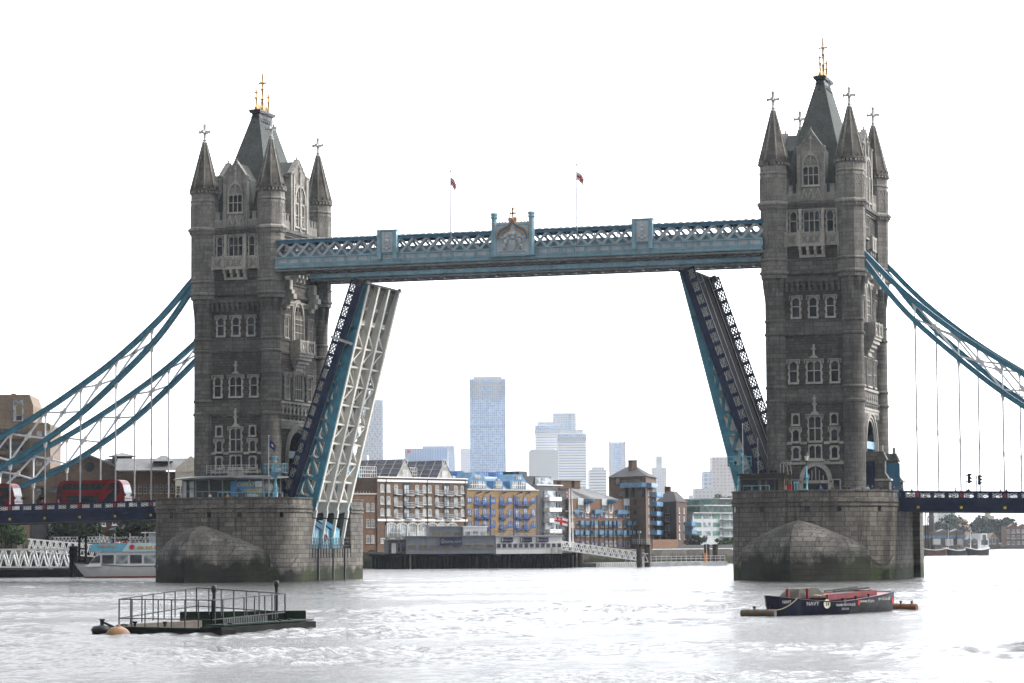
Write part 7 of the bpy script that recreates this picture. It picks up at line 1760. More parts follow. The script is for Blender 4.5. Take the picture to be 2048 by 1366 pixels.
def east_gangway():
    P0, P1 = V(1120, 560, 3.6), V(1296, 556, .9); t = thing('gangway', 'white lattice gangway sloping from the timber pier down to the pontoon', 'gangway', P0); truss_walk(t, Vector((0, 0, 0)), P1-P0, 1.7, 2.0, 15, 'white', .13)
    P = V(1192, 561, 0); Q = V(1455, 590, 0); t = thing('landing_pontoon', 'long low grey pontoon with railings below the gangway', 'pontoon', (P.x, P.y, 0)); d = Q-P; f = d.normalized(); s = Vector((-f.y, f.x, 0))*4
    MB().hexa([(0, 0, -.6), tuple(d+Vector((0, 0, -.6))), tuple(d+s+Vector((0, 0, -.6))), tuple(s+Vector((0, 0, -.6)))], [(0, 0, .75), tuple(d+Vector((0, 0, .75))), tuple(d+s+Vector((0, 0, .75))), tuple(s+Vector((0, 0, .75)))]).build('hull_float', 'grey_metal', t)
    b = MB(); L = d.length
    for k in range(24): a = f*(1+k*.55*1.0); b.bar(a+Vector((0, 0, -.3))-s*.01, a+f*.35+Vector((0, 0, .85))-s*.01, .22, .1)
    b.build('fender', 'white', t); railing(t, 'railing', 'light_grey', [tuple(f*9+Vector((0, 0, .75))), tuple(d*.98+Vector((0, 0, .75)))], 1.2, 1.6)
    for k, x in enumerate((.42, .86)): p = f*(L*x)+s*.3; MB().box(p.x-.3, p.x+.3, p.y-.2, p.y+.2, .75, 2.6).build('lifebuoy_stand', 'cloth_orange', t); MB().bar((p.x+.2, p.y, .75), (p.x+.2, p.y, 5.0), .12).build('light_post', 'light_grey', t)
    for lab, uu, d_, v in (('thick dark brown mooring pile, left of the close pair beside the gangway foot', 1279, 553, 1092), ('thick dark brown mooring pile, right of the close pair beside the gangway foot', 1295, 557, 1092), ('dark mooring pile, left one of the pair nearest the right pier', 1414, 590, 1091), ('dark mooring pile, right one of the pair nearest the right pier', 1431, 590, 1091), ('short dark mooring pile under the middle of the gangway', 1161, 566, 1092)):
        p = V(uu, d_); t = thing('mooring_pile', lab, 'mooring pile', (p.x, p.y, 0), 0, 'dark mooring piles by the pontoon'); z = ZV(uu, d_, v); MB().lathe([(.62, -2), (.62, z)], 16).build('shaft', 'pile_brown', t); MB().lathe([(.68, z), (.68, z+.2), (.3, z+.3)], 16).build('cap', 'timber_black', t)
    p = V(1279, 553); z = ZV(1279, 553, 1091)
    t = thing('navigation_light_frame', 'grey railed frame with a pole light on top of the mooring pile', 'light frame', (p.x, p.y, z+.3)); railing(t, 'railing', 'grey_metal', [(-1.3, -.8, 0), (1.7, -.8, 0), (1.7, .8, 0), (-1.3, .8, 0), (-1.3, -.8, 0)], 1.0, .8); MB().tube([(0, 0, 0), (0, 0, 2.2)], .08, 6).build('pole', 'grey_metal', t); MB().box(-.35, .35, -.2, .2, 2.2, 2.7).build('lamp', 'grey_metal', t)
paint('pile_brown', (.035, .022, .018), .8, 0, .4)
east_gangway()
# ---- left bank ------------------------------------------------------------------------------------------
def hotel():
    A, B = V(-120, 520), V(57, 521); t, L = facade_frame('concrete_hotel', 'brown concrete hotel of stepped blocks behind the chains at the left edge', 'hotel', A, B)
    Z = lambda v: ZV(20, 521, v); x = lambda u_: (u_+120)/177*L
    MB().box(0, x(57)-.0, 4, 30, 2, Z(815) if False else Z(843)).build('wall', 'concrete_brown', t)
    MB().plate([(x(-60), Z(843)), (x(57), Z(843)), (x(57), Z(808)), (x(49), Z(786)), (x(-60), Z(786))], 6, 22).build('wall', 'concrete_brown', t)
    MB().plate([(x(55), 2), (x(98), 2), (x(98), Z(850)), (x(92), Z(845)), (x(55), Z(845))], 1, 20).build('wall', 'concrete_brown', t)
    for v in (862, 893, 921, 950, 978):
        for a, c in ((x(-20), x(10)), (x(14), x(38))): MB().box(a, c, 3.9, 3.997, Z(v+6), Z(v-6)).build('window', 'window_deep', t)
        for a, c in ((70, 81), (86, 94)): MB().box(x(a), x(c), .9, .997, Z(v+10), Z(v)).build('window', 'window_pale', t)
        MB().box(x(-40), x(53), 3.2, 3.99, Z(v+15), Z(v+8)).build('floor_band', 'concrete_brown', t); MB().box(x(66), x(99), .3, .99, Z(v+22), Z(v+12)).build('floor_band', 'concrete_brown', t)
    MB().box(x(16), x(37), 5.8, 5.99, Z(840), Z(797)).build('stair_window', 'window_pale', t); MB().plate([(x(23), Z(828)), (x(34), Z(826)), (x(35), Z(806)), (x(30), Z(800)), (x(22), Z(810))], 5.7, 5.79).build('wall_emblem', 'ochre_blind', t); MB().box(x(23), x(34), 5.7, 5.79, Z(838), Z(829)).build('wall_emblem', 'black_iron', t)
    MB().lathe([(.5, Z(787)), (.5, Z(784)), (.4, Z(783)), (.2, Z(782))], 10, (x(14), 8)).build('roof_vent', 'rust', t)
    for u_ in (36, 52): MB().box(x(u_)-.5, x(u_)+.5, 2.5, 3.3, 1, Z(1015)).build('column', 'pale_stone', t)
hotel()
def custom_house():
    A, B = V(90, 486), V(268, 488); t, L = facade_frame('brick_office', 'long brown brick office with a grey slate roof and round window behind the bus', 'office', A, B)
    Z = lambda v: ZV(180, 488, v); x = lambda u_: (u_-90)/178*L
    MB().box(0, x(236), 0, 24, 1, Z(946)).build('wall', 'brick_brown', t); MB().plate([(x(95), Z(946)), (x(236), Z(946)), (x(236), Z(935)), (x(178), Z(911)), (x(118), Z(938)), (x(95), Z(942))], .0, 20).build('gable', 'brick_brown', t)
    n = 16; MB().plate([(x(178)+.9*math.cos(k*2*math.pi/n), Z(934)+.9*math.sin(k*2*math.pi/n)) for k in range(n)], -.1, -.003).build('round_window', 'window_dark', t)
    zr = Z(911.5); b = MB()
    for xe, ze in ((x(94), Z(942)), (x(238), Z(935.5))): b.face([(xe, -.4, ze), (x(178), -.4, zr), (x(178), 20, zr), (xe, 20, ze)] if xe < x(178) else [(x(178), -.4, zr), (xe, -.4, ze), (xe, 20, ze), (x(178), 20, zr)]); b.bar((xe, -.3, ze), (x(178), -.3, zr), .3, .35)
    b.build('roof', 'grey_slate', t)
    b = MB(); b.hexa([(x(205), 1.6, Z(935)), (x(334), 1.6, Z(935)), (x(334), 18, Z(935)), (x(205), 18, Z(935))], [(x(205), 9.5, Z(914.5)), (x(334), 9.5, Z(914.5)), (x(334), 10, Z(914.5)), (x(205), 10, Z(914.5))]); b.build('wing_roof', 'grey_slate', t)
    b = MB(); b.box(x(222), x(262), 5, 10, Z(927), Z(911)); b.build('roof_lantern', 'dark_grey', t); b = MB(); hip_roof(b, x(222), x(262), 5, 10, Z(911), Z(903), .7); b.build('lantern_roof', 'grey_slate', t)
    MB().box(x(236), x(353), .02, 20, 1, Z(944)).build('wall', 'brick_orange', t); MB().box(x(236), x(330), -.15, .5, Z(944), Z(942.5)).build('coping', 'pale_stone', t); MB().box(x(236), x(332), 2, 3, Z(943), Z(934.5)).build('clerestory', 'dark_grey', t)
    for k in range(10): fwin(t, x(246+k*11), Z(987), .55, Z(970)-Z(987), True, 1, 3, 'sash_white', 'window_deep', y=.02)
    for k in range(5): fwin(t, x(106+k*22), Z(986), 1.6, Z(972)-Z(986), False, 2, 2, 'brick_dark', 'window_deep')
    for k in range(7): fwin(t, x(192+k*14), Z(1052), 1.2, Z(1035)-Z(1052), False, 2, 2, 'white', 'window_deep', y=-.0)
custom_house()
def pale_house():
    A, B = V(322, 480), V(420, 480.5); t, L = facade_frame('stone_office', 'pale stone office with a gable and slate roof beside the tower', 'office', A, B)
    Z = lambda v: ZV(360, 482, v); x = lambda u_: (u_-322)/98*L
    MB().box(x(350), L, 0, 16, 1, Z(944)).build('wall', 'pale_stone', t); MB().plate([(x(350), Z(944)), (x(410), Z(944)), (x(410), Z(935)), (x(381), Z(912)), (x(350), Z(938))], -.1, 14).build('gable', 'pale_stone', t)
    b = MB(); b.hexa([(x(225), 3, Z(940)), (x(352), 3, Z(940)), (x(381), 3, Z(913)), (x(381), 16, Z(912))], [(x(225), 9, Z(915)), (x(225), 9.2, Z(914)), (x(378), 9.2, Z(914)), (x(381), 16, Z(911.5))]); b.build('roof', 'grey_slate', t)
    b = MB(); hip_roof(b, x(305), x(335), 5, 12, Z(921), Z(908.5), .5, 1); b.build('roof_lantern', 'grey_slate', t)
    for u_ in (356, 365, 374): fwin(t, x(u_), Z(988), .75, Z(972)-Z(988), False, 1, 3, 'pale_stone', 'window_deep', y=-.1)
pale_house()
def quay_office():
    A, B = V(186, 472), V(246, 473); t, L = facade_frame('brick_house', 'dark brick house with a grey lean-to roof under the bridge span', 'house', A, B)
    Z = lambda v: ZV(215, 472, v); MB().box(0, L, 0, 8, 1, Z(1040)).build('wall', 'brick_dark', t)
    b = MB(); b.hexa([(L*.5, -.6, Z(1060)), (L, -.6, Z(1060)), (L, 0, Z(1060)), (L*.5, 0, Z(1060))], [(L*.6, -.3, Z(1056)), (L, -.3, Z(1052)), (L, 0, Z(1052)), (L*.6, 0, Z(1056))]); b.build('lean_to_roof', 'grey_slate', t)
    for f, v in ((.3, 1052), (.75, 1050), (.7, 1082), (.25, 1082)): fwin(t, L*f, Z(v), 1.2, 1.1, False, 2, 2, 'white', 'window_deep')
quay_office()
def vent_tower():
    A, B = V(53, 466), V(106, 467); t, L = facade_frame('concrete_screen', 'dark ribbed concrete screen with pale end posts under the bridge span', 'wall', A, B)
    Z = lambda v: ZV(80, 466, v); MB().box(.5, L-.8, 0, 3, 1, Z(1040)).build('wall', 'dark_grey', t); MB().box(L-.8, L, -.3, 3, 1, Z(1040)).build('post', 'light_grey', t); MB().box(-.4, .5, -.3, 3, 1, Z(1040)).build('post', 'concrete_brown', t)
    b = MB()
    for k in range(14): xx = .8+k*(L-1.8)/14; b.box(xx, xx+.2, -.12, 0, 1, Z(1042))
    b.build('rib', 'dark_grey', t)
vent_tower()
def west_gangway():
    P0, P1 = V(-60, 446, 1.6), V(140, 442, 1.5); t = thing('gangway', 'wide white triangulated gangway at the left edge of the river', 'gangway', P0); truss_walk(t, Vector((0, 0, 0)), P1-P0, 2.9, 3.0, 10, 'white', .2)
    P0, P1 = V(58, 458, 4.2), V(235, 462, 2.8); t = thing('gangway', 'farther white triangulated gangway behind the tour boat', 'gangway', P0); truss_walk(t, Vector((0, 0, 0)), P1-P0, 2.0, 2.4, 14, 'white', .15)
    P0, P1 = V(106, 464, 5.6), V(300, 462, 5.6); t = thing('pier_canopy', 'row of white lattice roof trusses over the tour boat landing', 'canopy', P0); truss_walk(t, Vector((0, 0, 0)), P1-P0, .9, 5, 26, 'white', .09)
    p = V(147, 441); t = thing('mooring_pile', 'black mooring pile between the gangway and the tour boat bow', 'mooring pile', (p.x, p.y, 0)); MB().lathe([(.7, -2), (.7, 4.6), (.75, 4.65), (.75, 4.9), (.3, 5.0)], 16).build('shaft', 'timber_black', t)
    p = V(165, 446); t = thing('pontoon_frame', 'tall black steel guide frame behind the tour boat bow', 'frame', (p.x, p.y, 0)); b = MB()
    for xx in (-.6, .6): b.bar((xx, 0, -1), (xx, 0, 6.6), .3)
    for zz in (2.5, 4.5, 6.4): b.bar((-.6, 0, zz), (.6, 0, zz), .25)
    b.build('guide_post', 'timber_black', t)
    P = V(-80, 448, 0); Q = V(300, 452, 0); t = thing('landing_stage', 'long dark landing stage under the white gangways', 'landing stage', (P.x, P.y, 0)); d = Q-P; f = d.normalized(); s = Vector((-f.y, f.x, 0))*9
    b = MB(); b.hexa([(0, 0, -1), tuple(d+Vector((0, 0, -1))), tuple(d+s+Vector((0, 0, -1))), tuple(s+Vector((0, 0, -1)))], [(0, 0, 1.1), tuple(d+Vector((0, 0, 1.1))), tuple(d+s+Vector((0, 0, 1.1))), tuple(s+Vector((0, 0, 1.1)))]); b.build('hull_float', 'timber_black', t)
west_gangway()
paint('boat_blue', (.16, .42, .58), .4, 0, .15); paint('boat_pale', (.5, .7, .76), .4, 0, .15); paint('boat_orange', (.7, .35, .1), .5)
def tour_boat():
    A, B = V(148, 430), V(480, 434); paint('boat_white', (.88, .88, .87), .4, 0, .05, gam=.15, grime=(.5, .48, .45)); t, L = facade_frame('tour_boat', 'white and blue river tour boat with passengers on its open top deck', 'tour boat', A, B)
    W = 3.0; n = 24
    def hw(s): return W*min(1, (s/.22)**.6)
    rows = []; 
    for sg in (-1, 1):
        mb = MB(); r = []
        for i in range(n+1):
            s = i/n; b0 = 1.9*max(0, 1-s/.12); r.append([(s*L+b0, sg*hw(s)*.8, -.6), (s*L+b0*.8, sg*hw(s)*.92, .25), (s*L+b0*.35, sg*hw(s), 1.3), (s*L, sg*hw(s)*1.02, 1.75+.5*max(0, 1-s/.3))])
        mb.grid(r if sg < 0 else [q[::-1] for q in r]); mb.build('hull', 'boat_white', t)
        mb = MB(); mb.tube([(q[3][0], q[3][1], q[3][2]) for q in r], .08, 6); mb.build('rubbing_strake', 'black_iron', t)
        mb = MB(); mb.grid([[(q[0][0], q[0][1]*1.01, q[0][2]), (q[1][0]-.02, q[1][1]*1.012, .12)] for q in r]); mb.build('waterline', 'flag_red', t)
    mb = MB(); mb.grid([[(i/n*L+.2, -hw(i/n)*.98, 1.7), (i/n*L+.2, hw(i/n)*.98, 1.7)] for i in range(n+1)], sm=False); mb.build('deck', 'light_grey', t)
    mb = MB(); mb.plate([(2.0, 1.7), (L-1, 1.7), (L-1, 4.0), (4.4, 4.0), (3.2, 3.2)], -2.6, 2.6); mb.build('saloon', 'boat_white', t)
    for k in range(9): a = 4.4+k*2.2; MB().box(a, a+1.85, -2.66, -2.603, 2.15, 3.5).build('window', 'window_pale' if k % 2 else 'window_deep', t)
    for s in (-1, 1): MB().plate([(2.5, 2.3), (4.1, 2.3), (4.1, 3.5), (3.4, 3.3)], s*2.63-.03, s*2.63+.03).build('windscreen', 'window_deep', t)
    mb = MB(); mb.plate([(2.2, 4.0), (L-.5, 4.0), (L-.5, 5.5), (2.9, 5.35)], -2.75, -2.62); mb.plate([(2.2, 4.0), (L-.5, 4.0), (L-.5, 5.5), (2.9, 5.35)], 2.62, 2.75); bw = mb.build('top_deck_bulwark', 'boat_blue', t)
    MB().plate([(7.5, 4.02), (L-.6, 4.02), (L-.6, 5.46), (8.5, 5.4)], -2.79, -2.752).build('pale_panel', 'boat_pale', bw); mb = MB(); [mb.box(9.9+.27*k, 10.1+.27*k, -2.83, -2.79, 4.45, 4.85+.05*(k*7 % 3)) for k in range(12) if k % 5 != 4]; mb.box(9.9, 13.1, -2.795, -2.79, 4.42, 4.46); mb.build('orange_lettering', 'boat_orange', bw); mb = MB(); mb.plate([(9.1+.42*math.cos(k*math.pi/6), 4.75+.42*math.sin(k*math.pi/6)) for k in range(12)], -2.83, -2.79); mb.build('red_roundel', 'flag_red', bw); mb = MB(); [mb.box(4.0+.26*k, 4.18+.26*k, -2.8, -2.752, 4.8, 5.1+.04*(k*5 % 3)) for k in range(10) if k != 5]; mb.build('orange_lettering', 'boat_orange', bw)
    MB().box(2.2, L-.5, -2.6, 2.6, 4.003, 4.1).build('top_deck', 'grey_metal', t)
    mb = MB()
    for k in range(8): mb.bar((4+k*2.4, -2.6, 5.4), (4+k*2.4, -2.6, 6.9), .08); mb.bar((4+k*2.4, 2.6, 5.4), (4+k*2.4, 2.6, 6.9), .08)
    for y in (-2.6, 2.6): mb.bar((4, y, 6.2), (L-2, y, 6.2), .06)
    mb.build('awning_post', 'white', t); MB().box(10.6, L-1, -2.8, 2.8, 6.95, 7.1).build('canopy', 'hut_white', t); MB().box(11.8, 14, -2, 2, 5.2, 6.9).build('wheelhouse', 'hut_white', t)
    random.seed(11); T = Matrix.Translation(t.location) @ Matrix.Rotation(t.rotation_euler.z, 4, 'Z')
    cl = [('red', 'cloth_red'), ('white', 'cloth_white'), ('navy blue', 'flag_blue'), ('black', 'cloth_dark'), ('pink', 'cloth_pink'), ('pale blue', 'cloth_pale'), ('orange', 'cloth_orange'), ('grey', 'cloth_grey')]
    for k in range(22):
        x = 5.2+k*.39+random.uniform(-.08, .08); y = random.uniform(-2.2, -.6); p = T @ Vector((x, y, 4.1)); nm, sh = cl[(k*5) % 8]
        person('passenger in %s on the open top deck of the tour boat' % nm, p, random.uniform(-3, 3), 'stand' if k % 3 else 'walk', sh, 'cloth_dark', ('hair_dark', 'hair_brown', 'hair_fair')[k % 3], 'passengers on the top deck of the tour boat', .98)
tour_boat()
# ------------------------------------------------------------------ trees
def leaf_mat(name, c1, c2):
    m, t, b = _bsdf(name); p = pos(t); c = mixc(t, ramp(t, noise(t, .9, 4, p), .35, (0, 0, 0), .68, (1, 1, 1)), c1, c2)
    t.links.new(c, b.inputs['Base Color']); b.inputs['Roughness'].default_value = .7; b.inputs['Specular IOR Level'].default_value = .2; MATS[name] = m
leaf_mat('leaf_dark', (.012, .02, .01), (.028, .045, .018)); leaf_mat('leaf_mid', (.03, .055, .018), (.06, .1, .03)); leaf_mat('leaf_far', (.025, .04, .022), (.045, .07, .035)); paint('bark', (.05, .04, .03), .9, 0, .3)
TREE = {}
def tree(label, u, d, z0, h, w, m, seed, n=2200, leaf=.35, droop=0., group=None):
    p = V(u, d, z0); rng = np.random.default_rng(seed); t = thing('tree', label, 'tree', p, 0, group)
    b = MB(); b.tube([(0, 0, 0), (.1, 0, h*.3), (0, .1, h*.62)], [h*.03, h*.022, h*.012], 8)
    tips = []
    for k in range(9):
        a = rng.uniform(0, 6.28); zz = h*rng.uniform(.3, .55); e = Vector((math.cos(a)*w*.36*rng.uniform(.5, 1), math.sin(a)*w*.36*rng.uniform(.5, 1), h*rng.uniform(.5, .85))); b.tube([(0, 0, zz), tuple(e*.6+Vector((0, 0, zz*.4))), tuple(e)], [h*.012, h*.008, h*.004], 5); tips.append(e)
    b.build('trunk', 'bark', t)
    b = MB(); cl = []
    for k in range(22):
        v = rng.normal(size=3); v /= np.linalg.norm(v); r = rng.uniform(.35, 1)**.6; cl.append((v[0]*w*.42*r, v[1]*w*.42*r, h*.6+v[2]*h*.36*r, rng.uniform(.14, .27)*min(w, h)))
    for k in range(n):
        c = cl[k % 22]; v = rng.normal(size=3); v /= np.linalg.norm(v); r = rng.uniform(.3, 1)**.5*c[3]; q = Vector((c[0]+v[0]*r, c[1]+v[1]*r, c[2]+v[2]*r*.85-droop*abs(v[0])*r)); 
        if q.z < h*.12: continue
        a = Vector(rng.normal(size=3)).normalized()*leaf*rng.uniform(.6, 1.3); e = Vector(rng.normal(size=3)).normalized(); e = (e-a.normalized()*e.dot(a.normalized())).normalized()*leaf*rng.uniform(.35, .7)
        b.face([q-a, q+e, q+a, q-e])
    b.build('crown', m, t)
G = 'trees on the river banks'
tree('pale green tree at the left edge under the bridge span', 12, 459, 2.5, 9.5, 7, 'leaf_mid', 1, 3000, .3, group=G)
tree('dark drooping tree behind the tour boat bow', 128, 468, 2.5, 8.5, 7, 'leaf_dark', 2, 3000, .3, .8, group=G)
tree('dark drooping tree between the ribbed screen and the brick house', 168, 466, 2.5, 9, 7, 'leaf_dark', 3, 3000, .3, .8, group=G)
tree('very dark tree hard against the left pier', 272, 464, 2.5, 9, 9, 'leaf_dark', 4, 3600, .3, .5, group=G)
tree('bushy dark green tree squeezed between the bus and the hotel', 105, 500, 3, 15, 6, 'leaf_dark', 5, 2200, .35, group=G)
tree('green tree between the low brick block and the green glass flats', 1389, 730, 3.3, 12.5, 8, 'leaf_mid', 6, 2600, .35, group=G)
tree('small green tree on the roof terrace of the green glass flats', 1448, 740, 10, 8, 7, 'leaf_mid', 7, 1800, .35, group=G)
tree('low shrub in front of the green glass flats', 1452, 660, 3.3, 2.6, 7, 'leaf_mid', 8, 1500, .25, group=G)
tree('dark shrub at the foot of the low brick block', 1392, 655, 3.3, 3.4, 7, 'leaf_dark', 9, 1500, .25, group=G)
for lab, u, h, w, s in (('round dark tree right of the peach block', 1900, 18, 26, 21), ('dark tree left of the brick church tower', 1962, 18.5, 13, 22), ('dark tree right of the brick church tower', 1994, 17, 12, 23), ('dark tree behind the gabled brick flats', 2012, 17, 15, 24), ('low dark tree right of the steep roofed warehouse', 2000, 10, 9, 25), ('small tree at the water in front of the brick flats', 2040, 7, 9, 26), ('low dark tree in front of the white tower block', 1872, 12, 12, 27)):
    tree(lab, u, 1620, 2, h, w, 'leaf_far', s, 2200, 1.0, group=G)
# ------------------------------------------------------------------ the far right bank
def at_frame(name, label, cat, u0, u1, d, group=None): A, B = V(u0, d), V(u1, d); t, L = facade_frame(name, label, cat, A, B, group); Z = lambda v: ZV((u0+u1)/2, d, v); return t, L, Z
def far_bank_things():
    t, L, Z = at_frame('boathouse', 'long low boathouse with a blue fascia and white doors', 'boathouse', 1835, 1932, 1520)
    MB().box(0, L, 0, 14, 1, Z(1079)).build('wall', 'brick_dark', t); MB().box(-.3, L+.3, -.5, 14, Z(1076), Z(1071)).build('fascia', 'balcony_blue', t)
    for a in (.32, .58, .82): MB().box(L*a, L*(a+.16), -.3, -.003, 2, Z(1077.5)).build('door', 'hut_white', t)
    t, L, Z = at_frame('brick_shed', 'old brown shed with sawtooth skylights behind the boathouse', 'shed', 1840, 1930, 1560)
    MB().box(0, L, 0, 14, 1, Z(1063)).build('wall', 'brick_brown', t)
    for a in (.42, .72): MB().plate([(L*a, Z(1063)), (L*(a+.24), Z(1063)), (L*(a+.12), Z(1058))], 0, 14).build('roof', 'grey_slate', t)
    t, L, Z = at_frame('factory_block', 'flat roofed dark factory block in front of the white tower block', 'factory', 1838, 1898, 1640); MB().box(0, L, 0, 20, 1, Z(1051)).build('wall', 'brick_brown', t); MB().box(-.3, L+.3, -.3, 20, Z(1051), Z(1050)).build('parapet', 'light_grey', t)
    p = V(1864, 1600); t = thing('chimney_stack', 'tall dark square chimney stack above the boathouse', 'chimney', (p.x, p.y, 0)); z = ZV(1864, 1600, 1025); MB().lathe([(2.4, 0), (1.9, z), (2.2, z+.2), (2.2, z+.9)], 4, (0, 0), R(45), sm=False).build('shaft', 'brick_dark', t)
    MB().lathe([(2.0, z*.85), (2.35, z*.85+.3), (2.35, z*.85+1), (2.0, z*.85+1.2)], 4, (0, 0), R(45), sm=False).build('band', 'brick_brown', t)
    t, L, Z = at_frame('tower_block', 'white residential tower block beneath the right bridge span', 'tower block', 1876, 1912, 2300); MB().box(0, L, 0, 18, 1, Z(1018)).build('wall', 'far_white_grid', t)
    t, L, Z = at_frame('apartment_house', 'stepped peach coloured apartment house beside the white tower block', 'apartment house', 1913, 1946, 2000)
    for k, (a, c, v) in enumerate(((0, 1, 1048), (.1, .72, 1038), (.15, .45, 1034))): MB().box(L*a, L*c, k*2, 16, 1+k*.01, Z(v)).build('wall', 'peach', t)
    for k in range(4): MB().box(L*(.16+.13*k), L*(.22+.13*k), 1.9, 3.99, Z(1047), Z(1042)).build('window', 'window_deep', t)
    p = V(1977, 1700); t = thing('church_tower', 'brick church tower with white stone top rising out of the trees', 'church tower', (p.x, p.y, 0), -YAW); z = ZV(1977, 1700, 1045); MB().box(-3.6, 3.6, -3.6, 3.6, 0, z).build('shaft', 'brick_dark', t)
    b = MB(); b.box(-4.2, 4.2, -4.2, 4.2, z, z+2.4); b.box(-3.4, 3.4, -3.4, 3.4, z+2.4, z+4.4); b.lathe([(2.0, z+4.4), (1.9, z+7.2), (2.3, z+7.3), (2.3, z+7.8), (.2, z+9)], 8)
    for s in (-1, 1): b.box(s*3.6-.5, s*3.6+.5, -3.75, -3.6, 0, z)
    b.build('stone_top', 'pale_stone', t)
    t, L, Z = at_frame('steep_warehouse', 'brown warehouse with a steep grey slate roof right of the boathouse', 'warehouse', 1933, 1998, 1510)
    MB().box(0, L, 0, 14, 1, Z(1079)).build('wall', 'brick_brown', t); b = MB(); b.hexa([(-.4, -.4, Z(1079)), (L*.76, -.4, Z(1079)), (L*.76, 14, Z(1079)), (-.4, 14, Z(1079))], [(L*.13, 6.8, Z(1066.5)), (L*.82, 6.8, Z(1066.5)), (L*.82, 7, Z(1066.5)), (L*.13, 7, Z(1066.5))]); b.build('roof', 'grey_slate', t)
    MB().plate([(L*.68, Z(1079)), (L, Z(1079)), (L*.84, Z(1065.5))], -.6, 10).build('gable', 'brick_yellow', t)
    for k in range(6): fwin(t, L*(.1+.15*k), Z(1088), 1.8, 3.4, True, 2, 2, 'white', 'window_deep', y=-.01 if k < 4 else -.6)
    t, L, Z = at_frame('brick_flats', 'orange brick flats with twin gables cut by the right edge', 'flats', 2012, 2075, 1530)
    MB().box(0, L, 0, 14, 1, Z(1053)).build('wall', 'brick_orange', t)
    for a in (.12, .44, .76): MB().plate([(L*a, Z(1053)), (L*(a+.24), Z(1053)), (L*(a+.12), Z(1047.5))], -.3, 8).build('gable', 'brick_orange', t)
    for k in range(6):
        for v in (1066, 1077, 1089): fwin(t, L*(.08+.16*k), Z(v), 1.7, 2.0, False, 2, 2, 'white', 'window_pale')
        if k % 2: 
            for v in (1067, 1078): balcony(t, L*(.08+.16*k), Z(v), 2.6, 1.2, 'light_grey')
paint('peach', (.62, .4, .28), .8, 0, .1)
facade('far_white_grid', (.42, .43, .45), (.72, .72, .72), 3.2, 3.0, .9, .3)
far_bank_things()
def old_boat(label, u0, u1, d, h, mats, masts, house):
    A, B = V(u0, d), V(u1, d+6); t, L = facade_frame('moored_boat', label, 'boat', A, B, 'old boats moored off the far bank'); W = L*.13; n = 16
    def hw(s): return W*min(1, (s/.25)**.6, ((1-s)/.08)**.5 if s > .92 else 1)
    b = MB()
    for sg in (-1, 1):
        r = [[(i/n*L+1.2*max(0, 1-i/n/.15), sg*hw(i/n)*.75, -.5), (i/n*L, sg*hw(i/n), h*(.6+.28*(2*i/n-1)**2))] for i in range(n+1)]; b.grid(r if sg < 0 else [q[::-1] for q in r])
    b.build('hull', mats[0], t)
    b = MB(); b.grid([[(i/n*L, -hw(i/n), h*(.6+.28*(2*i/n-1)**2)-.1), (i/n*L, hw(i/n), h*(.6+.28*(2*i/n-1)**2)-.1)] for i in range(n+1)], sm=False); b.build('deck', mats[1], t)
    for sg in (-1, 1): b = MB(); b.tube([(i/n*L, sg*hw(i/n)*1.02, h*(.6+.28*(2*i/n-1)**2)) for i in range(n+1)], .16, 5); b.build('gunwale', mats[2], t)
    for x0, x1, z in house: MB().box(L*x0, L*x1, -W*.5, W*.5, h*.6, z).build('deckhouse', mats[1], t); MB().box(L*x0+.3, L*x1-.3, -W*.52, -W*.5, h*.6+(z-h*.6)*.45, z-.3).build('window', 'window_deep', t)
    for x, z, r, lean in masts: MB().tube([(L*x, 0, h*.5), (L*x+lean, 0, z)], [r, r*.6], 6).build('mast', 'timber_black' if r > .1 else 'white', t); MB().bar((L*x, -W, h), (L*x+lean*.9, 0, z*.92), .06).bar((L*x, W, h), (L*x+lean*.9, 0, z*.92), .06).build('stay', 'timber_black', t)
    return t
paint('hull_brown', (.09, .045, .03), .7, 0, .4); paint('hull_black', (.02, .02, .024), .5)
old_boat('brown hulled sailing barge nearest the right pier, with tall dark masts', 1836, 1893, 905, 2.9, ('hull_brown', 'timber', 'light_grey'), ((.28, 19, .22, .2), (.36, 15.5, .2, .1), (.5, 7, .2, 0)), ((.55, .8, 3.6),))
old_boat('black hulled barge with a white bow line in the middle of the moored trio', 1891, 1934, 912, 2.6, ('hull_black', 'timber', 'hut_white'), ((.15, 10.5, .09, 0), (.52, 8, .18, 0)), ((.45, .8, 3.5),))
old_boat('black motor vessel with a white foredeck, outermost of the moored trio', 1931, 1977, 908, 2.9, ('hull_black', 'hut_white', 'hut_white'), ((.2, 8.5, .09, .8), (.24, 9.5, .09, -.2), (.72, 8.2, .18, 0)), ((.6, .95, 5.4), (.66, .88, 7.2)))
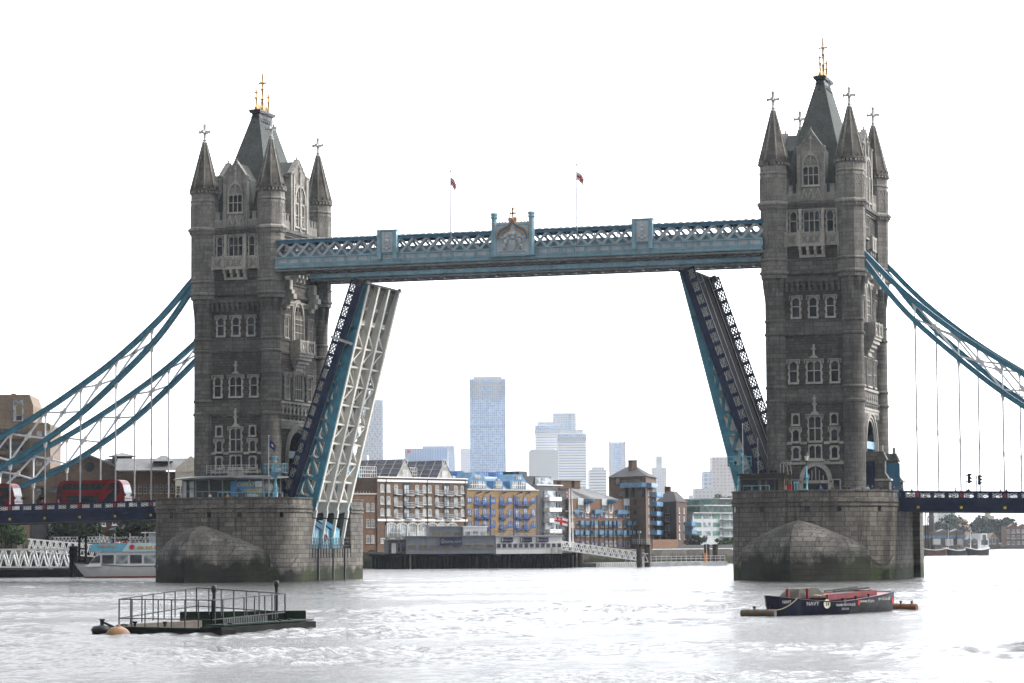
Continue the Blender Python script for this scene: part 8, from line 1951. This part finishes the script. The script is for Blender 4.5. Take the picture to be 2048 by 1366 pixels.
# ------------------------------------------------------------------ the distant office towers
facade('tower_blue', (.24, .36, .6), (.58, .67, .82), 3.0, 3.6, .5, .8); facade('tower_blue_pale', (.36, .45, .58), (.68, .71, .76), 4.0, 3.8, .7, .5); facade('tower_bands', (.19, .3, .52), (.9, .9, .9), 60., 3.8, 1.5, .15); facade('tower_ribs', (.2, .34, .6), (.52, .58, .67), 2.6, 60., .5, .2); facade('tower_white', (.32, .43, .6), (.72, .72, .72), 3.4, 3.4, 1.1, .5); facade('tower_pink', (.4, .44, .52), (.74, .68, .66), 3.6, 3.2, 1.0, .5)  # pale facade colours carry part of the distance haze
paint('plant_grey', (.56, .58, .62), .6)
def far_tower(label, u0, u1, v0, d, m, group='distant office towers', D=45., crown=None, steps=(), vb=1000, name='office_tower', side=None):
    t, L, Z = at_frame(name, label, 'office tower', u0, u1, d, group); H = Z(v0)
    MB().box(0, L, 0, D, 0, H).build('wall', m, t)
    for a, c, v, mm in steps: MB().box(L*a, L*c, 2, D-2, H+.01, Z(v)).build('crown_storey', mm, t)
    if crown: MB().box(-.4, L+.4, -.6, D, H-crown, H-crown*.6).build('crown_band', 'plant_grey', t); MB().box(L*.1, L*.9, 4, D-4, H, H+crown*.4).build('plant_room', 'plant_grey', t)
    return t, L, Z, H
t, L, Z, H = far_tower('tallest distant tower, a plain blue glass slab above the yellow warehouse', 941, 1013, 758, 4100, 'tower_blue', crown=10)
b = MB()
for k in range(17): b.box(L*k/16-.5, L*k/16+.5, -.9, -.02, Z(793), Z(758))
b.box(-.5, L+.5, -.9, -.02, Z(770), Z(768)); b.box(-.5, L+.5, -.9, -.02, Z(794), Z(792)); b.box(-.5, L+.5, -.9, -.02, Z(852), Z(850)); b.box(L*.49, L*.51, -.6, -.02, Z(855), Z(758)); b.build('crown_fin', 'plant_grey', t)
far_tower('slim pale slab half hidden behind the tallest distant tower', 922, 946, 897, 4300, 'tower_pink')
t, L, Z, H = far_tower('wide low blue glass distant block with a small red sign', 810, 896, 897, 4200, 'tower_ribs', steps=((.42, 1.15, 892, 'plant_grey'),)); MB().box(L*.06, L*.14, -1, -.02, Z(906), Z(900)).build('sign', 'flag_red', t)
far_tower('plain white slab at the right end of the wide low blue block', 894, 910, 895, 4300, 'plant_grey')
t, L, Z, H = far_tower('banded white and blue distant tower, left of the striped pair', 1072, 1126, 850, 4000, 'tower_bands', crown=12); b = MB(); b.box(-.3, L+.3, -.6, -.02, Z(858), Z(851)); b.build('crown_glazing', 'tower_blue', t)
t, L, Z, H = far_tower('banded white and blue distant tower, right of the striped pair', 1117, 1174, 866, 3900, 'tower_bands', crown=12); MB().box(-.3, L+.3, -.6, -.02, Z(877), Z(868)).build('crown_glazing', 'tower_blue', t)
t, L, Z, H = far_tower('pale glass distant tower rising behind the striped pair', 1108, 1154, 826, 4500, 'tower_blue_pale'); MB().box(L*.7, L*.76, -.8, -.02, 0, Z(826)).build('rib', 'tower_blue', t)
far_tower('chequered white distant block in front of the left striped tower', 1059, 1117, 902, 3700, 'tower_white', steps=((.05, .9, 899, 'plant_grey'),))
t, L, Z, H = far_tower('slender distant tower with a blue central strip above the brick terrace', 1221, 1252, 884, 4400, 'tower_white'); MB().box(L*.3, L*.75, -1, -.02, 0, Z(887)).build('glazed_strip', 'tower_blue', t)
for s in (0, 1): MB().box(L*s-1, L*s+1, -1.5, 3, 0, Z(882)).build('corner_fin', 'plant_grey', t)
far_tower('low white banded distant block left of the slender tower', 1179, 1214, 940, 3600, 'tower_bands', steps=((.2, .9, 934, 'tower_white'),))
t, L, Z, H = far_tower('stepped white distant tower right of the pyramid roof', 1306, 1334, 935, 3800, 'tower_white', steps=((.3, .72, 912, 'tower_white'),))
far_tower('tall pinkish residential tower above the green glass flats', 1426, 1480, 914, 2600, 'tower_pink', D=30)
far_tower('mid height blue topped residential tower left of the pinkish one', 1409, 1427, 943, 2500, 'tower_blue_pale', D=30)
far_tower('low white residential block in front of the pinkish tower', 1390, 1442, 977, 2400, 'tower_white', D=24)
far_tower('small pale block left of the low white residential block', 1381, 1392, 990, 2450, 'tower_white', D=20)
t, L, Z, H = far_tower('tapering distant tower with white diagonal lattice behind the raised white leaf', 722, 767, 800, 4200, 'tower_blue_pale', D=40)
b = MB(); nn = 9
for k in range(nn):
    za, zb = Z(930)+(H-Z(930))*k/nn, Z(930)+(H-Z(930))*(k+1)/nn
    for c in range(4): x0, x1 = L*c/4, L*(c+1)/4; xm = (x0+x1)/2; b.bar((x0, -.8, za), (xm, -.8, zb), 1.1); b.bar((x1, -.8, za), (xm, -.8, zb), 1.1)
for c in range(4): b.bar((L*(c+.15)/4, -.4, H), (L*(c+.5)/4, -.4, Z(786)), 1.0); b.bar((L*(c+.85)/4, -.4, H), (L*(c+.5)/4, -.4, Z(786)), 1.0)
b.build('diagonal_lattice', 'white', t)
far_tower('dark blue low block at the foot of the lattice tower', 700, 735, 910, 4000, 'tower_white')
# ------------------------------------------------------------------ haze
HAZE = 0.00004
if HAZE:
    m = bpy.data.materials.new('haze'); m.use_nodes = True; t = m.node_tree; t.nodes.clear()
    v = t.nodes.new('ShaderNodeVolumePrincipled'); v.inputs['Color'].default_value = (.84, .92, 1, 1); v.inputs['Density'].default_value = HAZE; v.inputs['Anisotropy'].default_value = .5
    o = t.nodes.new('ShaderNodeOutputMaterial'); t.links.new(v.outputs[0], o.inputs['Volume']); MATS['haze'] = m
    tag(MB().box(-3600, 3200, -700, 5200, -3.6, 290).build('haze', 'haze'), kind='stuff')
